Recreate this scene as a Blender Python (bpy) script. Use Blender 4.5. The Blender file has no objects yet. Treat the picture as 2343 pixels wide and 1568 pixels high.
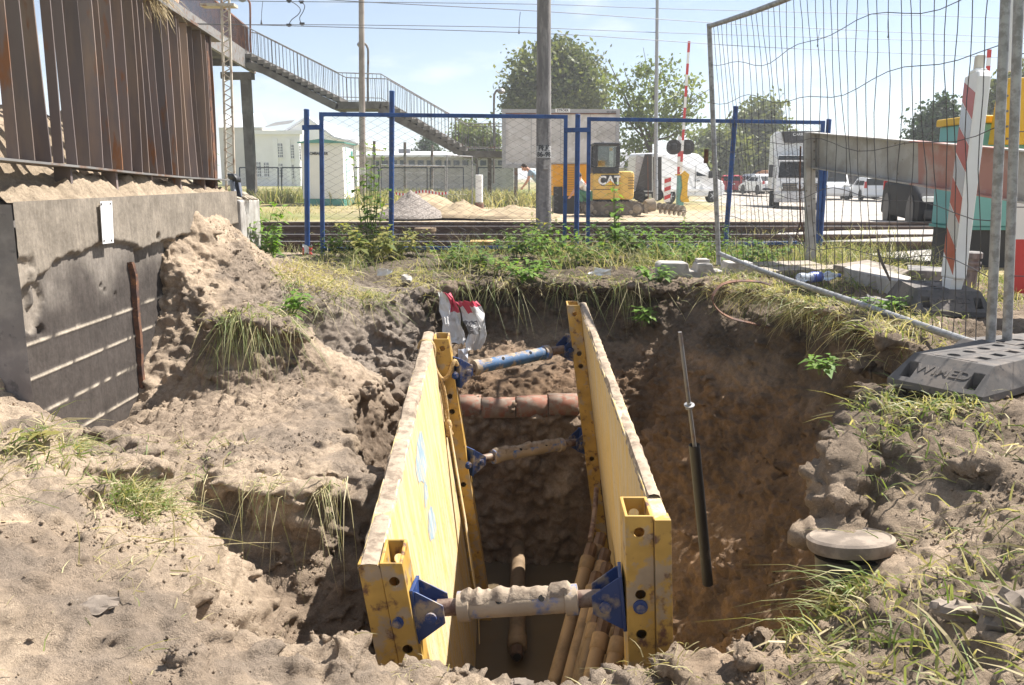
import bpy, bmesh, math, random
import numpy as np
from mathutils import Vector, Matrix
from mathutils import geometry as mgeo
from mathutils.bvhtree import BVHTree

scene = bpy.context.scene
col = scene.collection
CZ = 1.55                      # camera height above the far road
FPX = 1950.0                   # focal length in pixels of a 2342 px wide picture
PITCH = math.atan(377.0 / FPX)

# ---------------------------------------------------------------- camera
cam = bpy.data.cameras.new("camera")
cam_ob = bpy.data.objects.new("camera", cam)
col.objects.link(cam_ob)
cam.sensor_fit = 'HORIZONTAL'
cam.sensor_width = 36.0
cam.lens = 36.0 * FPX / 2342.0
cam.clip_start = 0.05
cam.clip_end = 2000.0
cam_ob.location = (0, 0, CZ)
cam_ob.rotation_euler = (math.pi / 2 - PITCH, 0, 0)
scene.camera = cam_ob

# ---------------------------------------------------------------- world and sun
SUN = Vector((0.50, 0.30, 0.80)).normalized()      # direction towards the sun
elev = math.asin(SUN.z)
azim = math.atan2(SUN.x, SUN.y)                    # from +Y towards +X
world = bpy.data.worlds.new("World")
scene.world = world
world.use_nodes = True
wn = world.node_tree
wn.nodes.clear()
w_out = wn.nodes.new("ShaderNodeOutputWorld")
w_bg = wn.nodes.new("ShaderNodeBackground")
w_sky = wn.nodes.new("ShaderNodeTexSky")
w_sky.sky_type = 'NISHITA'
w_sky.sun_disc = False
w_sky.sun_elevation = elev
w_sky.sun_rotation = azim
w_sky.air_density = 0.8
w_sky.dust_density = 0.2
w_sky.ozone_density = 1.6
w_bg.inputs['Strength'].default_value = 0.063
# thin fair-weather clouds, the same all round the horizon
w_tc = wn.nodes.new("ShaderNodeTexCoord")
w_map = wn.nodes.new("ShaderNodeMapping")
w_map.inputs['Scale'].default_value = (1.0, 1.0, 3.2)
w_map.inputs['Location'].default_value = (0.35, 0.1, 0.15)
w_noi = wn.nodes.new("ShaderNodeTexNoise")
w_noi.inputs['Scale'].default_value = 5.5
w_noi.inputs['Detail'].default_value = 7.0
w_noi.inputs['Roughness'].default_value = 0.52
w_ramp = wn.nodes.new("ShaderNodeValToRGB")
w_ramp.color_ramp.elements[0].position = 0.52
w_ramp.color_ramp.elements[0].color = (0.24, 0.24, 0.24, 1)
w_ramp.color_ramp.elements[1].position = 0.74
w_mul = wn.nodes.new("ShaderNodeMath")
w_mul.operation = 'MULTIPLY'
w_mul.inputs[1].default_value = 0.8
w_mix = wn.nodes.new("ShaderNodeMixRGB")
w_mix.inputs['Color2'].default_value = (8.6, 8.9, 9.2, 1)
wn.links.new(w_tc.outputs['Generated'], w_map.inputs['Vector'])
wn.links.new(w_map.outputs['Vector'], w_noi.inputs['Vector'])
wn.links.new(w_noi.outputs['Fac'], w_ramp.inputs['Fac'])
wn.links.new(w_ramp.outputs['Color'], w_mul.inputs[0])
wn.links.new(w_mul.outputs[0], w_mix.inputs['Fac'])
wn.links.new(w_sky.outputs['Color'], w_mix.inputs['Color1'])
wn.links.new(w_mix.outputs['Color'], w_bg.inputs['Color'])
wn.links.new(w_bg.outputs['Background'], w_out.inputs['Surface'])

sun = bpy.data.lights.new("sun", 'SUN')
sun.energy = 5.0
sun.angle = math.radians(0.53)
sun.color = (1.0, 0.96, 0.90)
sun_ob = bpy.data.objects.new("sun", sun)
col.objects.link(sun_ob)
sun_ob.rotation_euler = SUN.to_track_quat('Z', 'Y').to_euler()
sun_ob.location = (30, 20, 50)

vs = scene.view_settings
vs.view_transform = 'Standard'
vs.look = 'None'
vs.gamma = 1.0
vs.use_curve_mapping = False
vs.exposure = 1.25
scene.render.engine = 'CYCLES'
scene.cycles.max_bounces = 6
scene.cycles.transparent_max_bounces = 6

# ---------------------------------------------------------------- pixel -> direction -> place
SP, CP = math.sin(PITCH), math.cos(PITCH)
def ray(u, v):
    x = (u - 1171.0) / FPX
    y = (784.0 - v) / FPX
    return x, CP + y * SP, -SP + y * CP
def P(u, v, Y):
    """point seen at photo pixel (u, v) that stands Y metres in front of the camera"""
    x, dy, dz = ray(u, v)
    t = Y / dy
    return Vector((x * t, Y, CZ + dz * t))
def PZ(u, v, z):
    x, dy, dz = ray(u, v)
    t = (z - CZ) / dz
    return Vector((x * t, dy * t, z))
def PX(u, v, X):
    x, dy, dz = ray(u, v)
    t = X / x
    return Vector((X, dy * t, CZ + dz * t))

rng = random.Random(7)
nrg = np.random.default_rng(11)

# ---------------------------------------------------------------- numpy noise
def _hash(i, j, k, s):
    h = (i * 374761393 + j * 668265263 + k * 2147483647 + s * 974711) & 0xffffffff
    h = ((h ^ (h >> 13)) * 1274126177) & 0xffffffff
    h = ((h ^ (h >> 16)) * 2246822519) & 0xffffffff
    return ((h ^ (h >> 15)) & 0xffffff) / float(0xffffff) * 2 - 1
def vnoise(p, s=0):
    p = np.asarray(p, dtype=np.float64)
    i = np.floor(p).astype(np.int64)
    f = p - i
    f = f * f * f * (f * (f * 6 - 15) + 10)
    out = 0
    for dx in (0, 1):
        wx = f[:, 0] if dx else 1 - f[:, 0]
        for dy in (0, 1):
            wy = f[:, 1] if dy else 1 - f[:, 1]
            for dz in (0, 1):
                wz = f[:, 2] if dz else 1 - f[:, 2]
                out = out + _hash(i[:, 0] + dx, i[:, 1] + dy, i[:, 2] + dz, s) * wx * wy * wz
    return out
def fbm(p, scale, octv=4, s=0, gain=0.5):
    p = np.asarray(p) * scale
    a, tot, out = 1.0, 0.0, 0
    for o in range(octv):
        out = out + a * vnoise(p + 17.3 * o, s + o)
        tot += a
        a *= gain
        p = p * 2.03
    return out / tot
def sstep(a, b, x):
    t = np.clip((x - a) / (b - a), 0, 1)
    return t * t * (3 - 2 * t)

# ---------------------------------------------------------------- things and meshes
def thing(name, label, cat, loc=(0, 0, 0), group=None, rz=0.0):
    o = bpy.data.objects.new(name, None)
    o.empty_display_size = 0.1
    col.objects.link(o)
    o.location = loc
    o.rotation_euler = (0, 0, rz)
    o['label'] = label
    o['category'] = cat
    if group:
        o['group'] = group
    return o
def tag(o, label, cat, group=None):
    o['label'] = label
    o['category'] = cat
    if group:
        o['group'] = group
    return o
def structure(o):
    o['kind'] = 'structure'
    return o
def stuff(o):
    o['kind'] = 'stuff'
    return o

def frame_of(d):
    d = Vector(d).normalized()
    a = Vector((0, 0, 1)) if abs(d.z) < 0.95 else Vector((1, 0, 0))
    x = d.cross(a).normalized()
    y = x.cross(d).normalized()
    return x, y, d

class MB:
    def __init__(s):
        s.v, s.f, s.m = [], [], []
    def add(s, vs, fs, mi=0):
        o = len(s.v)
        s.v.extend([tuple(a) for a in vs])
        s.f.extend([tuple(i + o for i in f) for f in fs])
        s.m.extend([mi] * len(fs))
        return s
    def hexa(s, p, mi=0):
        """eight corners: bottom ring 0-3, top ring 4-7"""
        return s.add(p, [(0, 3, 2, 1), (4, 5, 6, 7), (0, 1, 5, 4), (1, 2, 6, 5), (2, 3, 7, 6), (3, 0, 4, 7)], mi)
    def box(s, c, size, rot=None, mi=0):
        c = Vector(c)
        hx, hy, hz = size[0] / 2, size[1] / 2, size[2] / 2
        p = [Vector(q) for q in ((-hx, -hy, -hz), (hx, -hy, -hz), (hx, hy, -hz), (-hx, hy, -hz),
                                 (-hx, -hy, hz), (hx, -hy, hz), (hx, hy, hz), (-hx, hy, hz))]
        if rot is not None:
            p = [rot @ q for q in p]
        return s.hexa([q + c for q in p], mi)
    def bx(s, x0, x1, y0, y1, z0, z1, mi=0):
        return s.box(((x0 + x1) / 2, (y0 + y1) / 2, (z0 + z1) / 2), (abs(x1 - x0), abs(y1 - y0), abs(z1 - z0)), None, mi)
    def bar(s, a, b, w, h, up=(0, 0, 1), mi=0):
        a, b = Vector(a), Vector(b)
        d = (b - a).normalized()
        up = Vector(up)
        x = d.cross(up)
        if x.length < 1e-5:
            x = d.cross(Vector((1, 0, 0)))
        x.normalize()
        y = x.cross(d).normalized()
        q = [x * (sx * w / 2) + y * (sy * h / 2) for sx, sy in ((-1, -1), (1, -1), (1, 1), (-1, 1))]
        return s.hexa([a + k for k in q] + [b + k for k in q], mi)
    def tube(s, pts, r, n=8, caps=True, mi=0):
        pts = [Vector(p) for p in pts]
        N = len(pts)
        rr = r if isinstance(r, (list, tuple)) else [r] * N
        o = len(s.v)
        x = None
        for i in range(N):
            d = (pts[min(i + 1, N - 1)] - pts[max(i - 1, 0)])
            d = d.normalized() if d.length > 1e-9 else Vector((0, 0, 1))
            if x is None:
                x, y, _ = frame_of(d)
            else:
                x = (x - d * x.dot(d))
                x = x.normalized() if x.length > 1e-6 else frame_of(d)[0]
                y = x.cross(d).normalized()
            for k in range(n):
                a = 2 * math.pi * k / n
                s.v.append(tuple(pts[i] + x * (math.cos(a) * rr[i]) + y * (math.sin(a) * rr[i])))
        for i in range(N - 1):
            for k in range(n):
                a, b = o + i * n + k, o + i * n + (k + 1) % n
                s.f.append((a, b, b + n, a + n)); s.m.append(mi)
        if caps:
            s.f.append(tuple(o + k for k in range(n))[::-1]); s.m.append(mi)
            s.f.append(tuple(o + (N - 1) * n + k for k in range(n))); s.m.append(mi)
        return s
    def prism(s, poly, ext, mi=0):
        poly = [Vector(p) for p in poly]
        ext = Vector(ext)
        n = len(poly)
        fs = [tuple(range(n))[::-1], tuple(range(n, 2 * n))]
        fs += [(i, (i + 1) % n, n + (i + 1) % n, n + i) for i in range(n)]
        return s.add(poly + [p + ext for p in poly], fs, mi)
    def lathe(s, prof, c=(0, 0, 0), axis=(0, 0, 1), n=16, mi=0):
        """prof: list of (radius, height along axis)"""
        x, y, d = frame_of(axis)
        c = Vector(c)
        o = len(s.v)
        for r, h in prof:
            for k in range(n):
                a = 2 * math.pi * k / n
                s.v.append(tuple(c + d * h + x * (r * math.cos(a)) + y * (r * math.sin(a))))
        for i in range(len(prof) - 1):
            for k in range(n):
                a, b = o + i * n + k, o + i * n + (k + 1) % n
                s.f.append((a, b, b + n, a + n)); s.m.append(mi)
        s.f.append(tuple(o + k for k in range(n))[::-1]); s.m.append(mi)
        s.f.append(tuple(o + (len(prof) - 1) * n + k for k in range(n))); s.m.append(mi)
        return s
    def grid(s, rows, mi=0, wrap=False):
        o = len(s.v)
        h, w = len(rows), len(rows[0])
        for r in rows:
            s.v.extend([tuple(p) for p in r])
        for i in range(h - 1):
            for k in range(w - 1 + (1 if wrap else 0)):
                a, b = o + i * w + k, o + i * w + (k + 1) % w
                s.f.append((a, b, b + w, a + w)); s.m.append(mi)
        return s
    def build(s, name, mat, parent=None, smooth=False, bevel=0.0, segs=2, solid=0.0, local=False, fix=True):
        me = bpy.data.meshes.new(name)
        off = Vector((0, 0, 0))
        if parent is not None and not local:
            q = parent
            while q is not None:
                off += q.location
                q = q.parent
        vv = [(a[0] - off.x, a[1] - off.y, a[2] - off.z) for a in s.v]
        me.from_pydata(vv, [], s.f)
        mats = mat if isinstance(mat, (list, tuple)) else [mat]
        for m in mats:
            me.materials.append(M[m] if isinstance(m, str) else m)
        if len(mats) > 1:
            me.polygons.foreach_set('material_index', s.m)
        if fix:
            b = bmesh.new(); b.from_mesh(me)
            bmesh.ops.recalc_face_normals(b, faces=b.faces)
            b.to_mesh(me); b.free()
        if smooth:
            me.polygons.foreach_set('use_smooth', [True] * len(me.polygons))
            try:
                me.set_sharp_from_angle(angle=math.radians(45))
            except Exception:
                pass
        me.update()
        o = bpy.data.objects.new(name, me)
        col.objects.link(o)
        if parent is not None:
            o.parent = parent
        if solid:
            md = o.modifiers.new('solid', 'SOLIDIFY'); md.thickness = solid
        if bevel:
            md = o.modifiers.new('bevel', 'BEVEL'); md.width = bevel; md.segments = segs
            md.limit_method = 'ANGLE'; md.angle_limit = math.radians(35)
        return o

def copy_tree(o, parent=None):
    c = o.copy()
    col.objects.link(c)
    c.parent = parent
    for ch in list(o.children):
        copy_tree(ch, c)
    return c

def bake(o):
    """replace an object's modifiers by their result"""
    dg = bpy.context.evaluated_depsgraph_get()
    me = bpy.data.meshes.new_from_object(o.evaluated_get(dg))
    o.modifiers.clear()
    o.data = me
    return o

def text_mesh(name, txt, size, mat, parent, loc, right, up, extrude=0.002, align='CENTER', spacing=1.0, sx=1.0, bold=0.0):
    """flat lettering as a thin raised mesh: right and up are the directions of the writing"""
    cu = bpy.data.curves.new(name, 'FONT')
    cu.body = txt
    cu.size = size
    cu.extrude = extrude
    cu.offset = bold
    cu.align_x = align
    cu.align_y = 'CENTER'
    cu.space_character = spacing
    cu.resolution_u = 3
    t = bpy.data.objects.new(name, cu)
    col.objects.link(t)
    dg = bpy.context.evaluated_depsgraph_get()
    me = bpy.data.meshes.new_from_object(t.evaluated_get(dg))
    bpy.data.objects.remove(t)
    r, u = Vector(right).normalized(), Vector(up).normalized()
    n = r.cross(u)
    off = Vector((0, 0, 0))
    q = parent
    while q is not None:
        off += q.location
        q = q.parent
    for vtx in me.vertices:
        a = vtx.co
        vtx.co = Vector(loc) + r * (a.x * sx) + u * a.y + n * a.z - off
    me.materials.clear()
    me.materials.append(M[mat])
    o = bpy.data.objects.new(name, me)
    col.objects.link(o)
    o.parent = parent
    return o

# ---------------------------------------------------------------- materials
M = {}
def new_mat(name):
    m = bpy.data.materials.new(name)
    m.use_nodes = True
    nt = m.node_tree
    nt.nodes.clear()
    out = nt.nodes.new('ShaderNodeOutputMaterial')
    b = nt.nodes.new('ShaderNodeBsdfPrincipled')
    nt.links.new(b.outputs['BSDF'], out.inputs['Surface'])
    M[name] = m
    return m, nt, b, out
def N(nt, t, **kw):
    n = nt.nodes.new(t)
    for k, v in kw.items():
        if k in n.inputs:
            n.inputs[k].default_value = v
        else:
            setattr(n, k, v)
    return n
def c4(c):
    return (c[0], c[1], c[2], 1.0)
def noise_node(nt, vec, scale, detail=5, rough=0.55, dist=0.0):
    n = N(nt, 'ShaderNodeTexNoise', Scale=scale, Detail=detail, Roughness=rough, Distortion=dist)
    nt.links.new(vec, n.inputs['Vector'])
    return n.outputs['Fac']
def ramp_node(nt, fac, stops):
    r = nt.nodes.new('ShaderNodeValToRGB')
    while len(r.color_ramp.elements) < len(stops):
        r.color_ramp.elements.new(0.5)
    for e, (p, c) in zip(r.color_ramp.elements, stops):
        e.position = p
        e.color = c4(c) if not isinstance(c, (int, float)) else (c, c, c, 1)
    nt.links.new(fac, r.inputs['Fac'])
    return r.outputs['Color']
def mix_node(nt, fac, a, b, blend='MIX'):
    m = nt.nodes.new('ShaderNodeMixRGB')
    m.blend_type = blend
    for sock, val in ((m.inputs['Fac'], fac), (m.inputs['Color1'], a), (m.inputs['Color2'], b)):
        if isinstance(val, bpy.types.NodeSocket):
            nt.links.new(val, sock)
        elif isinstance(val, (int, float)):
            sock.default_value = val
        else:
            sock.default_value = c4(val)
    return m.outputs['Color']
def coords(nt, scale=(1, 1, 1), kind='Object'):
    tc = nt.nodes.new('ShaderNodeTexCoord')
    mp = nt.nodes.new('ShaderNodeMapping')
    mp.inputs['Scale'].default_value = scale
    nt.links.new(tc.outputs[kind], mp.inputs['Vector'])
    return mp.outputs['Vector']
def bump(nt, b, height, strength, dist=0.01):
    bn = nt.nodes.new('ShaderNodeBump')
    bn.inputs['Strength'].default_value = strength
    bn.inputs['Distance'].default_value = dist
    nt.links.new(height, bn.inputs['Height'])
    nt.links.new(bn.outputs['Normal'], b.inputs['Normal'])

def worn(name, base, second, amount=0.5, scale=6.0, rough=0.7, metal=0.0, bmp=0.15, bdist=0.004,
         stretch=(1, 1, 1), third=None, t_amount=0.3, t_scale=30.0, detail=6, spec=0.5, sharp=0.06):
    """base colour broken up by patches of a second (and third) colour, with fine relief"""
    m, nt, b, out = new_mat(name)
    v = coords(nt, stretch)
    f = noise_node(nt, v, scale, detail, 0.62)
    lo = 0.5 + (0.5 - amount) * 0.55
    k = ramp_node(nt, f, [(max(lo - sharp, 0), 0.0), (min(lo + sharp, 1), 1.0)])
    c = mix_node(nt, k, base, second)
    f2 = noise_node(nt, v, t_scale, 4, 0.6)
    if third is not None:
        lo2 = 0.5 + (0.5 - t_amount) * 0.55
        k2 = ramp_node(nt, f2, [(max(lo2 - 0.04, 0), 0.0), (min(lo2 + 0.04, 1), 1.0)])
        c = mix_node(nt, k2, c, third)
    f3 = noise_node(nt, v, scale * 0.6, 3, 0.5)
    vv = ramp_node(nt, f3, [(0.3, 0.8), (0.7, 1.15)])
    c = mix_node(nt, 1.0, c, vv, 'MULTIPLY')
    nt.links.new(c, b.inputs['Base Color'])
    b.inputs['Roughness'].default_value = rough
    b.inputs['Metallic'].default_value = metal
    b.inputs['Specular IOR Level'].default_value = spec
    if bmp:
        bump(nt, b, mix_node(nt, 0.5, f, f2), bmp, bdist)
    return m

def plain(name, base, rough=0.6, metal=0.0, var=0.12, scale=8.0, spec=0.5):
    m, nt, b, out = new_mat(name)
    v = coords(nt)
    f = noise_node(nt, v, scale, 4, 0.6)
    k = ramp_node(nt, f, [(0.3, 1 - var), (0.7, 1 + var)])
    nt.links.new(mix_node(nt, 1.0, base, k, 'MULTIPLY'), b.inputs['Base Color'])
    b.inputs['Roughness'].default_value = rough
    b.inputs['Metallic'].default_value = metal
    b.inputs['Specular IOR Level'].default_value = spec
    return m
# ---- soil: colour comes from what each patch of ground is made of (attribute), grain and pebbles from noise
def soil_mat():
    m, nt, b, out = new_mat('soil')
    v = coords(nt)
    at = nt.nodes.new('ShaderNodeAttribute'); at.attribute_name = 'soil'
    f1 = noise_node(nt, v, 11.0, 9, 0.74)
    f2 = noise_node(nt, v, 42.0, 8, 0.78)
    f3 = noise_node(nt, v, 260.0, 3, 0.7)
    k1 = ramp_node(nt, f1, [(0.25, 0.74), (0.5, 1.0), (0.75, 1.24)])
    k2 = ramp_node(nt, f2, [(0.3, 0.72), (0.7, 1.22)])
    k3 = ramp_node(nt, f3, [(0.3, 0.8), (0.72, 1.2)])
    c = mix_node(nt, 1.0, at.outputs['Color'], k1, 'MULTIPLY')
    c = mix_node(nt, 1.0, c, k2, 'MULTIPLY')
    c = mix_node(nt, 1.0, c, k3, 'MULTIPLY')
    # pale pebbles
    vo = N(nt, 'ShaderNodeTexVoronoi', Scale=34.0)
    nt.links.new(v, vo.inputs['Vector'])
    sp = ramp_node(nt, vo.outputs['Distance'], [(0.05, 1.0), (0.11, 0.0)])
    gate = ramp_node(nt, noise_node(nt, v, 14.0, 2, 0.5), [(0.56, 0.0), (0.62, 0.8)])
    c = mix_node(nt, mix_node(nt, 1.0, sp, gate, 'MULTIPLY'), c, (0.42, 0.37, 0.31))
    nt.links.new(c, b.inputs['Base Color'])
    b.inputs['Roughness'].default_value = 0.95
    b.inputs['Specular IOR Level'].default_value = 0.15
    h = mix_node(nt, 0.35, f2, f3)
    h = mix_node(nt, 0.45, h, f1)
    vc = N(nt, 'ShaderNodeTexVoronoi', Scale=62.0); nt.links.new(v, vc.inputs['Vector'])
    vd = N(nt, 'ShaderNodeTexVoronoi', Scale=150.0); nt.links.new(v, vd.inputs['Vector'])
    gate2 = ramp_node(nt, noise_node(nt, v, 5.0, 4, 0.6), [(0.42, 0.0), (0.6, 1.0)])
    crumbs = mix_node(nt, 0.4, vc.outputs['Distance'], vd.outputs['Distance'])
    h = mix_node(nt, mix_node(nt, 1.0, gate2, (0.16, 0.16, 0.16), 'MULTIPLY'), h, mix_node(nt, 1.0, (0.9, 0.9, 0.9), crumbs, 'SUBTRACT'))
    bump(nt, b, h, 0.95, 0.045)
soil_mat()

def wood_yellow():
    """weathered yellow plank facing: paint rubbed through along the grain, streaks of dried mud"""
    m, nt, b, out = new_mat('yellow_board')
    v = coords(nt, (1, 1, 1))
    vs_ = coords(nt, (5.0, 5.0, 0.55))
    vg = coords(nt, (40.0, 40.0, 1.2))
    f = noise_node(nt, vs_, 3.0, 7, 0.7, 0.4)
    g = noise_node(nt, vg, 3.0, 4, 0.7)
    k = ramp_node(nt, f, [(0.40, 0.0), (0.58, 1.0)])
    c = mix_node(nt, k, (0.60, 0.43, 0.16), (0.55, 0.46, 0.32))
    kg = ramp_node(nt, g, [(0.57, 0.0), (0.66, 0.85)])
    c = mix_node(nt, kg, c, (0.30, 0.22, 0.13))
    kk = ramp_node(nt, noise_node(nt, vg, 5.5, 3, 0.6), [(0.64, 0.0), (0.68, 0.9)])
    c = mix_node(nt, kk, c, (0.09, 0.06, 0.04))
    nt.links.new(c, b.inputs['Base Color'])
    b.inputs['Roughness'].default_value = 0.75
    b.inputs['Specular IOR Level'].default_value = 0.25
    bump(nt, b, mix_node(nt, 0.6, f, g), 0.35, 0.006)
wood_yellow()
worn('yellow_steel', (0.46, 0.28, 0.06), (0.13, 0.06, 0.035), 0.30, 19.0, 0.55, 0.0, 0.2, 0.003,
     third=(0.34, 0.26, 0.17), t_amount=0.38, t_scale=12.0)
worn('dry_mud', (0.37, 0.295, 0.22), (0.25, 0.195, 0.145), 0.45, 24.0, 0.95, 0.0, 0.8, 0.012, spec=0.1)
worn('blue_steel', (0.016, 0.045, 0.16), (0.30, 0.24, 0.17), 0.40, 11.0, 0.5, 0.0, 0.2, 0.003)
worn('old_blue', (0.26, 0.36, 0.43), (0.55, 0.47, 0.32), 0.42, 9.0, 0.8, 0.0, 0.1, 0.002, stretch=(4, 4, 1))
worn('strut_sleeve', (0.03, 0.12, 0.36), (0.37, 0.29, 0.205), 0.66, 9.0, 0.85, 0.0, 0.7, 0.01)
worn('rod_steel', (0.24, 0.17, 0.125), (0.11, 0.06, 0.045), 0.45, 20.0, 0.6, 0.2, 0.3, 0.003)
plain('hole_dark', (0.01, 0.009, 0.008), 0.9)
worn('rust', (0.16, 0.075, 0.042), (0.075, 0.042, 0.032), 0.5, 9.0, 0.85, 0.0, 0.3, 0.004,
     third=(0.26, 0.12, 0.05), t_amount=0.28, t_scale=26.0)
worn('fin_steel', (0.22, 0.175, 0.145), (0.155, 0.135, 0.135), 0.55, 3.4, 0.8, 0.0, 0.3, 0.003, stretch=(1, 1, 0.25),
     third=(0.20, 0.10, 0.05), t_amount=0.26, t_scale=9.0)
worn('galvanised', (0.33, 0.33, 0.33), (0.23, 0.225, 0.22), 0.45, 26.0, 0.5, 0.35, 0.1, 0.002)
worn('wire_steel', (0.085, 0.085, 0.09), (0.075, 0.06, 0.05), 0.4, 30.0, 0.6, 0.2, 0.0)
worn('old_steel', (0.20, 0.19, 0.18), (0.16, 0.085, 0.05), 0.35, 5.0, 0.7, 0.1, 0.2, 0.003)
worn('fence_blue', (0.022, 0.075, 0.24), (0.014, 0.045, 0.16), 0.45, 7.0, 0.42, 0.0, 0.1, 0.002,
     third=(0.11, 0.11, 0.12), t_amount=0.12, t_scale=24.0)
worn('fence_dark', (0.035, 0.055, 0.09), (0.06, 0.06, 0.07), 0.45, 4.0, 0.6, 0.0, 0.0)
worn('rubber_grey', (0.125, 0.115, 0.108), (0.18, 0.155, 0.135), 0.45, 7.0, 0.82, 0.0, 0.35, 0.004,
     third=(0.10, 0.093, 0.09), t_amount=0.3, t_scale=45.0, spec=0.2)
worn('concrete_pale', (0.42, 0.395, 0.36), (0.32, 0.29, 0.26), 0.45, 9.0, 0.9, 0.0, 0.35, 0.004,
     third=(0.22, 0.195, 0.17), t_amount=0.15, t_scale=55.0, spec=0.2)
worn('concrete_pole', (0.27, 0.255, 0.24), (0.17, 0.16, 0.155), 0.5, 2.5, 0.9, 0.0, 0.2, 0.004, stretch=(3, 3, 0.8),
     third=(0.12, 0.115, 0.11), t_amount=0.2, t_scale=9.0, spec=0.2)
worn('concrete_far', (0.17, 0.16, 0.145), (0.11, 0.10, 0.088), 0.5, 1.2, 0.9, 0.0, 0.0, spec=0.2)
worn('clay', (0.25, 0.105, 0.065), (0.23, 0.155, 0.11), 0.5, 11.0, 0.85, 0.0, 0.3, 0.004,
     third=(0.24, 0.185, 0.14), t_amount=0.42, t_scale=16.0)
worn('casing_beige', (0.25, 0.17, 0.095), (0.18, 0.12, 0.065), 0.45, 8.0, 0.7, 0.0, 0.2, 0.003,
     third=(0.19, 0.13, 0.08), t_amount=0.2, t_scale=18.0)
worn('socket_brown', (0.085, 0.048, 0.03), (0.13, 0.08, 0.05), 0.4, 14.0, 0.6, 0.2, 0.2, 0.003)
worn('black_plastic', (0.022, 0.022, 0.023), (0.12, 0.10, 0.08), 0.25, 9.0, 0.45, 0.0, 0.1, 0.002)
worn('rope', (0.50, 0.34, 0.15), (0.34, 0.22, 0.10), 0.5, 90.0, 0.95, 0.0, 0.8, 0.003)
plain('white_plate', (0.80, 0.80, 0.80), 0.5, 0.0, 0.03)
plain('white_paint', (0.78, 0.78, 0.76), 0.55, 0.0, 0.05, 3.0)
plain('white_wall', (0.82, 0.81, 0.78), 0.85, 0.0, 0.05, 0.6)
plain('cream_wall', (0.62, 0.58, 0.50), 0.85, 0.0, 0.08, 0.6)
plain('grey_wall', (0.40, 0.38, 0.35), 0.9, 0.0, 0.12, 0.5)
plain('roof_grey', (0.20, 0.20, 0.21), 0.8, 0.0, 0.12, 0.8)
plain('teal_roof', (0.10, 0.30, 0.27), 0.5, 0.0, 0.08)
plain('teal_box', (0.16, 0.40, 0.38), 0.5, 0.0, 0.06, 3.0)
plain('window_glass', (0.05, 0.065, 0.08), 0.12, 0.0, 0.15, 0.8)
plain('car_glass', (0.014, 0.017, 0.02), 0.15, 0.0, 0.1, spec=0.12)
plain('letter_black', (0.03, 0.03, 0.032), 0.6)
plain('letter_white', (0.78, 0.78, 0.76), 0.6)
plain('red_paint', (0.55, 0.045, 0.04), 0.5, 0.0, 0.1, 3.0)
plain('red_film', (0.42, 0.06, 0.035), 0.3, 0.0, 0.12, 2.0)
plain('yellow_paint', (0.72, 0.42, 0.02), 0.5, 0.0, 0.08, 3.0)
plain('digger_yellow', (0.68, 0.43, 0.10), 0.5, 0.0, 0.07, 2.0)
plain('orange_yellow', (0.78, 0.36, 0.01), 0.5, 0.0, 0.06, 2.0)
plain('black_part', (0.025, 0.025, 0.027), 0.55)
plain('tyre', (0.016, 0.0155, 0.015), 0.85, 0.0, 0.2)
plain('track_rubber', (0.14, 0.115, 0.09), 0.9, 0.0, 0.3, 5.0)
plain('rim_alloy', (0.50, 0.50, 0.52), 0.35, 0.5)
plain('car_white', (0.76, 0.76, 0.76), 0.3, 0.0, 0.02)
plain('car_dark', (0.012, 0.012, 0.014), 0.6, 0.0, 0.05, spec=0.08)
plain('car_red', (0.40, 0.03, 0.035), 0.25, 0.0, 0.05)
plain('car_silver', (0.45, 0.46, 0.48), 0.3, 0.3, 0.05)
plain('car_orange', (0.45, 0.20, 0.09), 0.4, 0.0, 0.05)
plain('lamp_red', (0.45, 0.01, 0.01), 0.25)
plain('lamp_clear', (0.75, 0.74, 0.68), 0.15)
plain('amber', (0.75, 0.42, 0.03), 0.3)
plain('skin', (0.50, 0.27, 0.18), 0.6)
plain('hair', (0.035, 0.022, 0.015), 0.8)
plain('shirt_white', (0.66, 0.64, 0.60), 0.9)
plain('vest_orange', (0.62, 0.12, 0.03), 0.85)
plain('trousers_green', (0.06, 0.16, 0.10), 0.9)
plain('clothes_blue', (0.24, 0.31, 0.36), 0.9)
worn('jacket_cloth', (0.14, 0.155, 0.20), (0.18, 0.19, 0.235), 0.4, 9.0, 0.95, 0.0, 0.4, 0.004, spec=0.1)
plain('jacket_grey', (0.28, 0.29, 0.32), 0.95)
plain('glove', (0.42, 0.36, 0.28), 0.95, 0.0, 0.25, 20.0)
worn('bag_white', (0.66, 0.65, 0.63), (0.45, 0.42, 0.38), 0.35, 9.0, 0.45, 0.0, 0.3, 0.004)
plain('bag_red', (0.48, 0.045, 0.08), 0.45)
plain('bag_grey', (0.16, 0.16, 0.165), 0.5)
worn('rail_side', (0.085, 0.055, 0.042), (0.13, 0.085, 0.06), 0.45, 5.0, 0.85, 0.0, 0.2, 0.003)
plain('rail_head', (0.42, 0.42, 0.43), 0.28, 0.9, 0.1)
worn('sleeper', (0.16, 0.125, 0.10), (0.11, 0.085, 0.065), 0.5, 6.0, 0.95)
worn('board_old', (0.36, 0.31, 0.25), (0.24, 0.20, 0.16), 0.5, 5.0, 0.95, 0.0, 0.4, 0.004, stretch=(1, 6, 6))
worn('sheet_grey', (0.58, 0.56, 0.55), (0.46, 0.44, 0.42), 0.4, 1.3, 0.8, 0.0, 0.0,
     third=(0.64, 0.63, 0.63), t_amount=0.35, t_scale=4.0)
worn('beam_zinc', (0.44, 0.425, 0.40), (0.36, 0.335, 0.30), 0.5, 5.0, 0.62, 0.2, 0.15, 0.002,
     third=(0.20, 0.16, 0.12), t_amount=0.16, t_scale=22.0)
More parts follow.
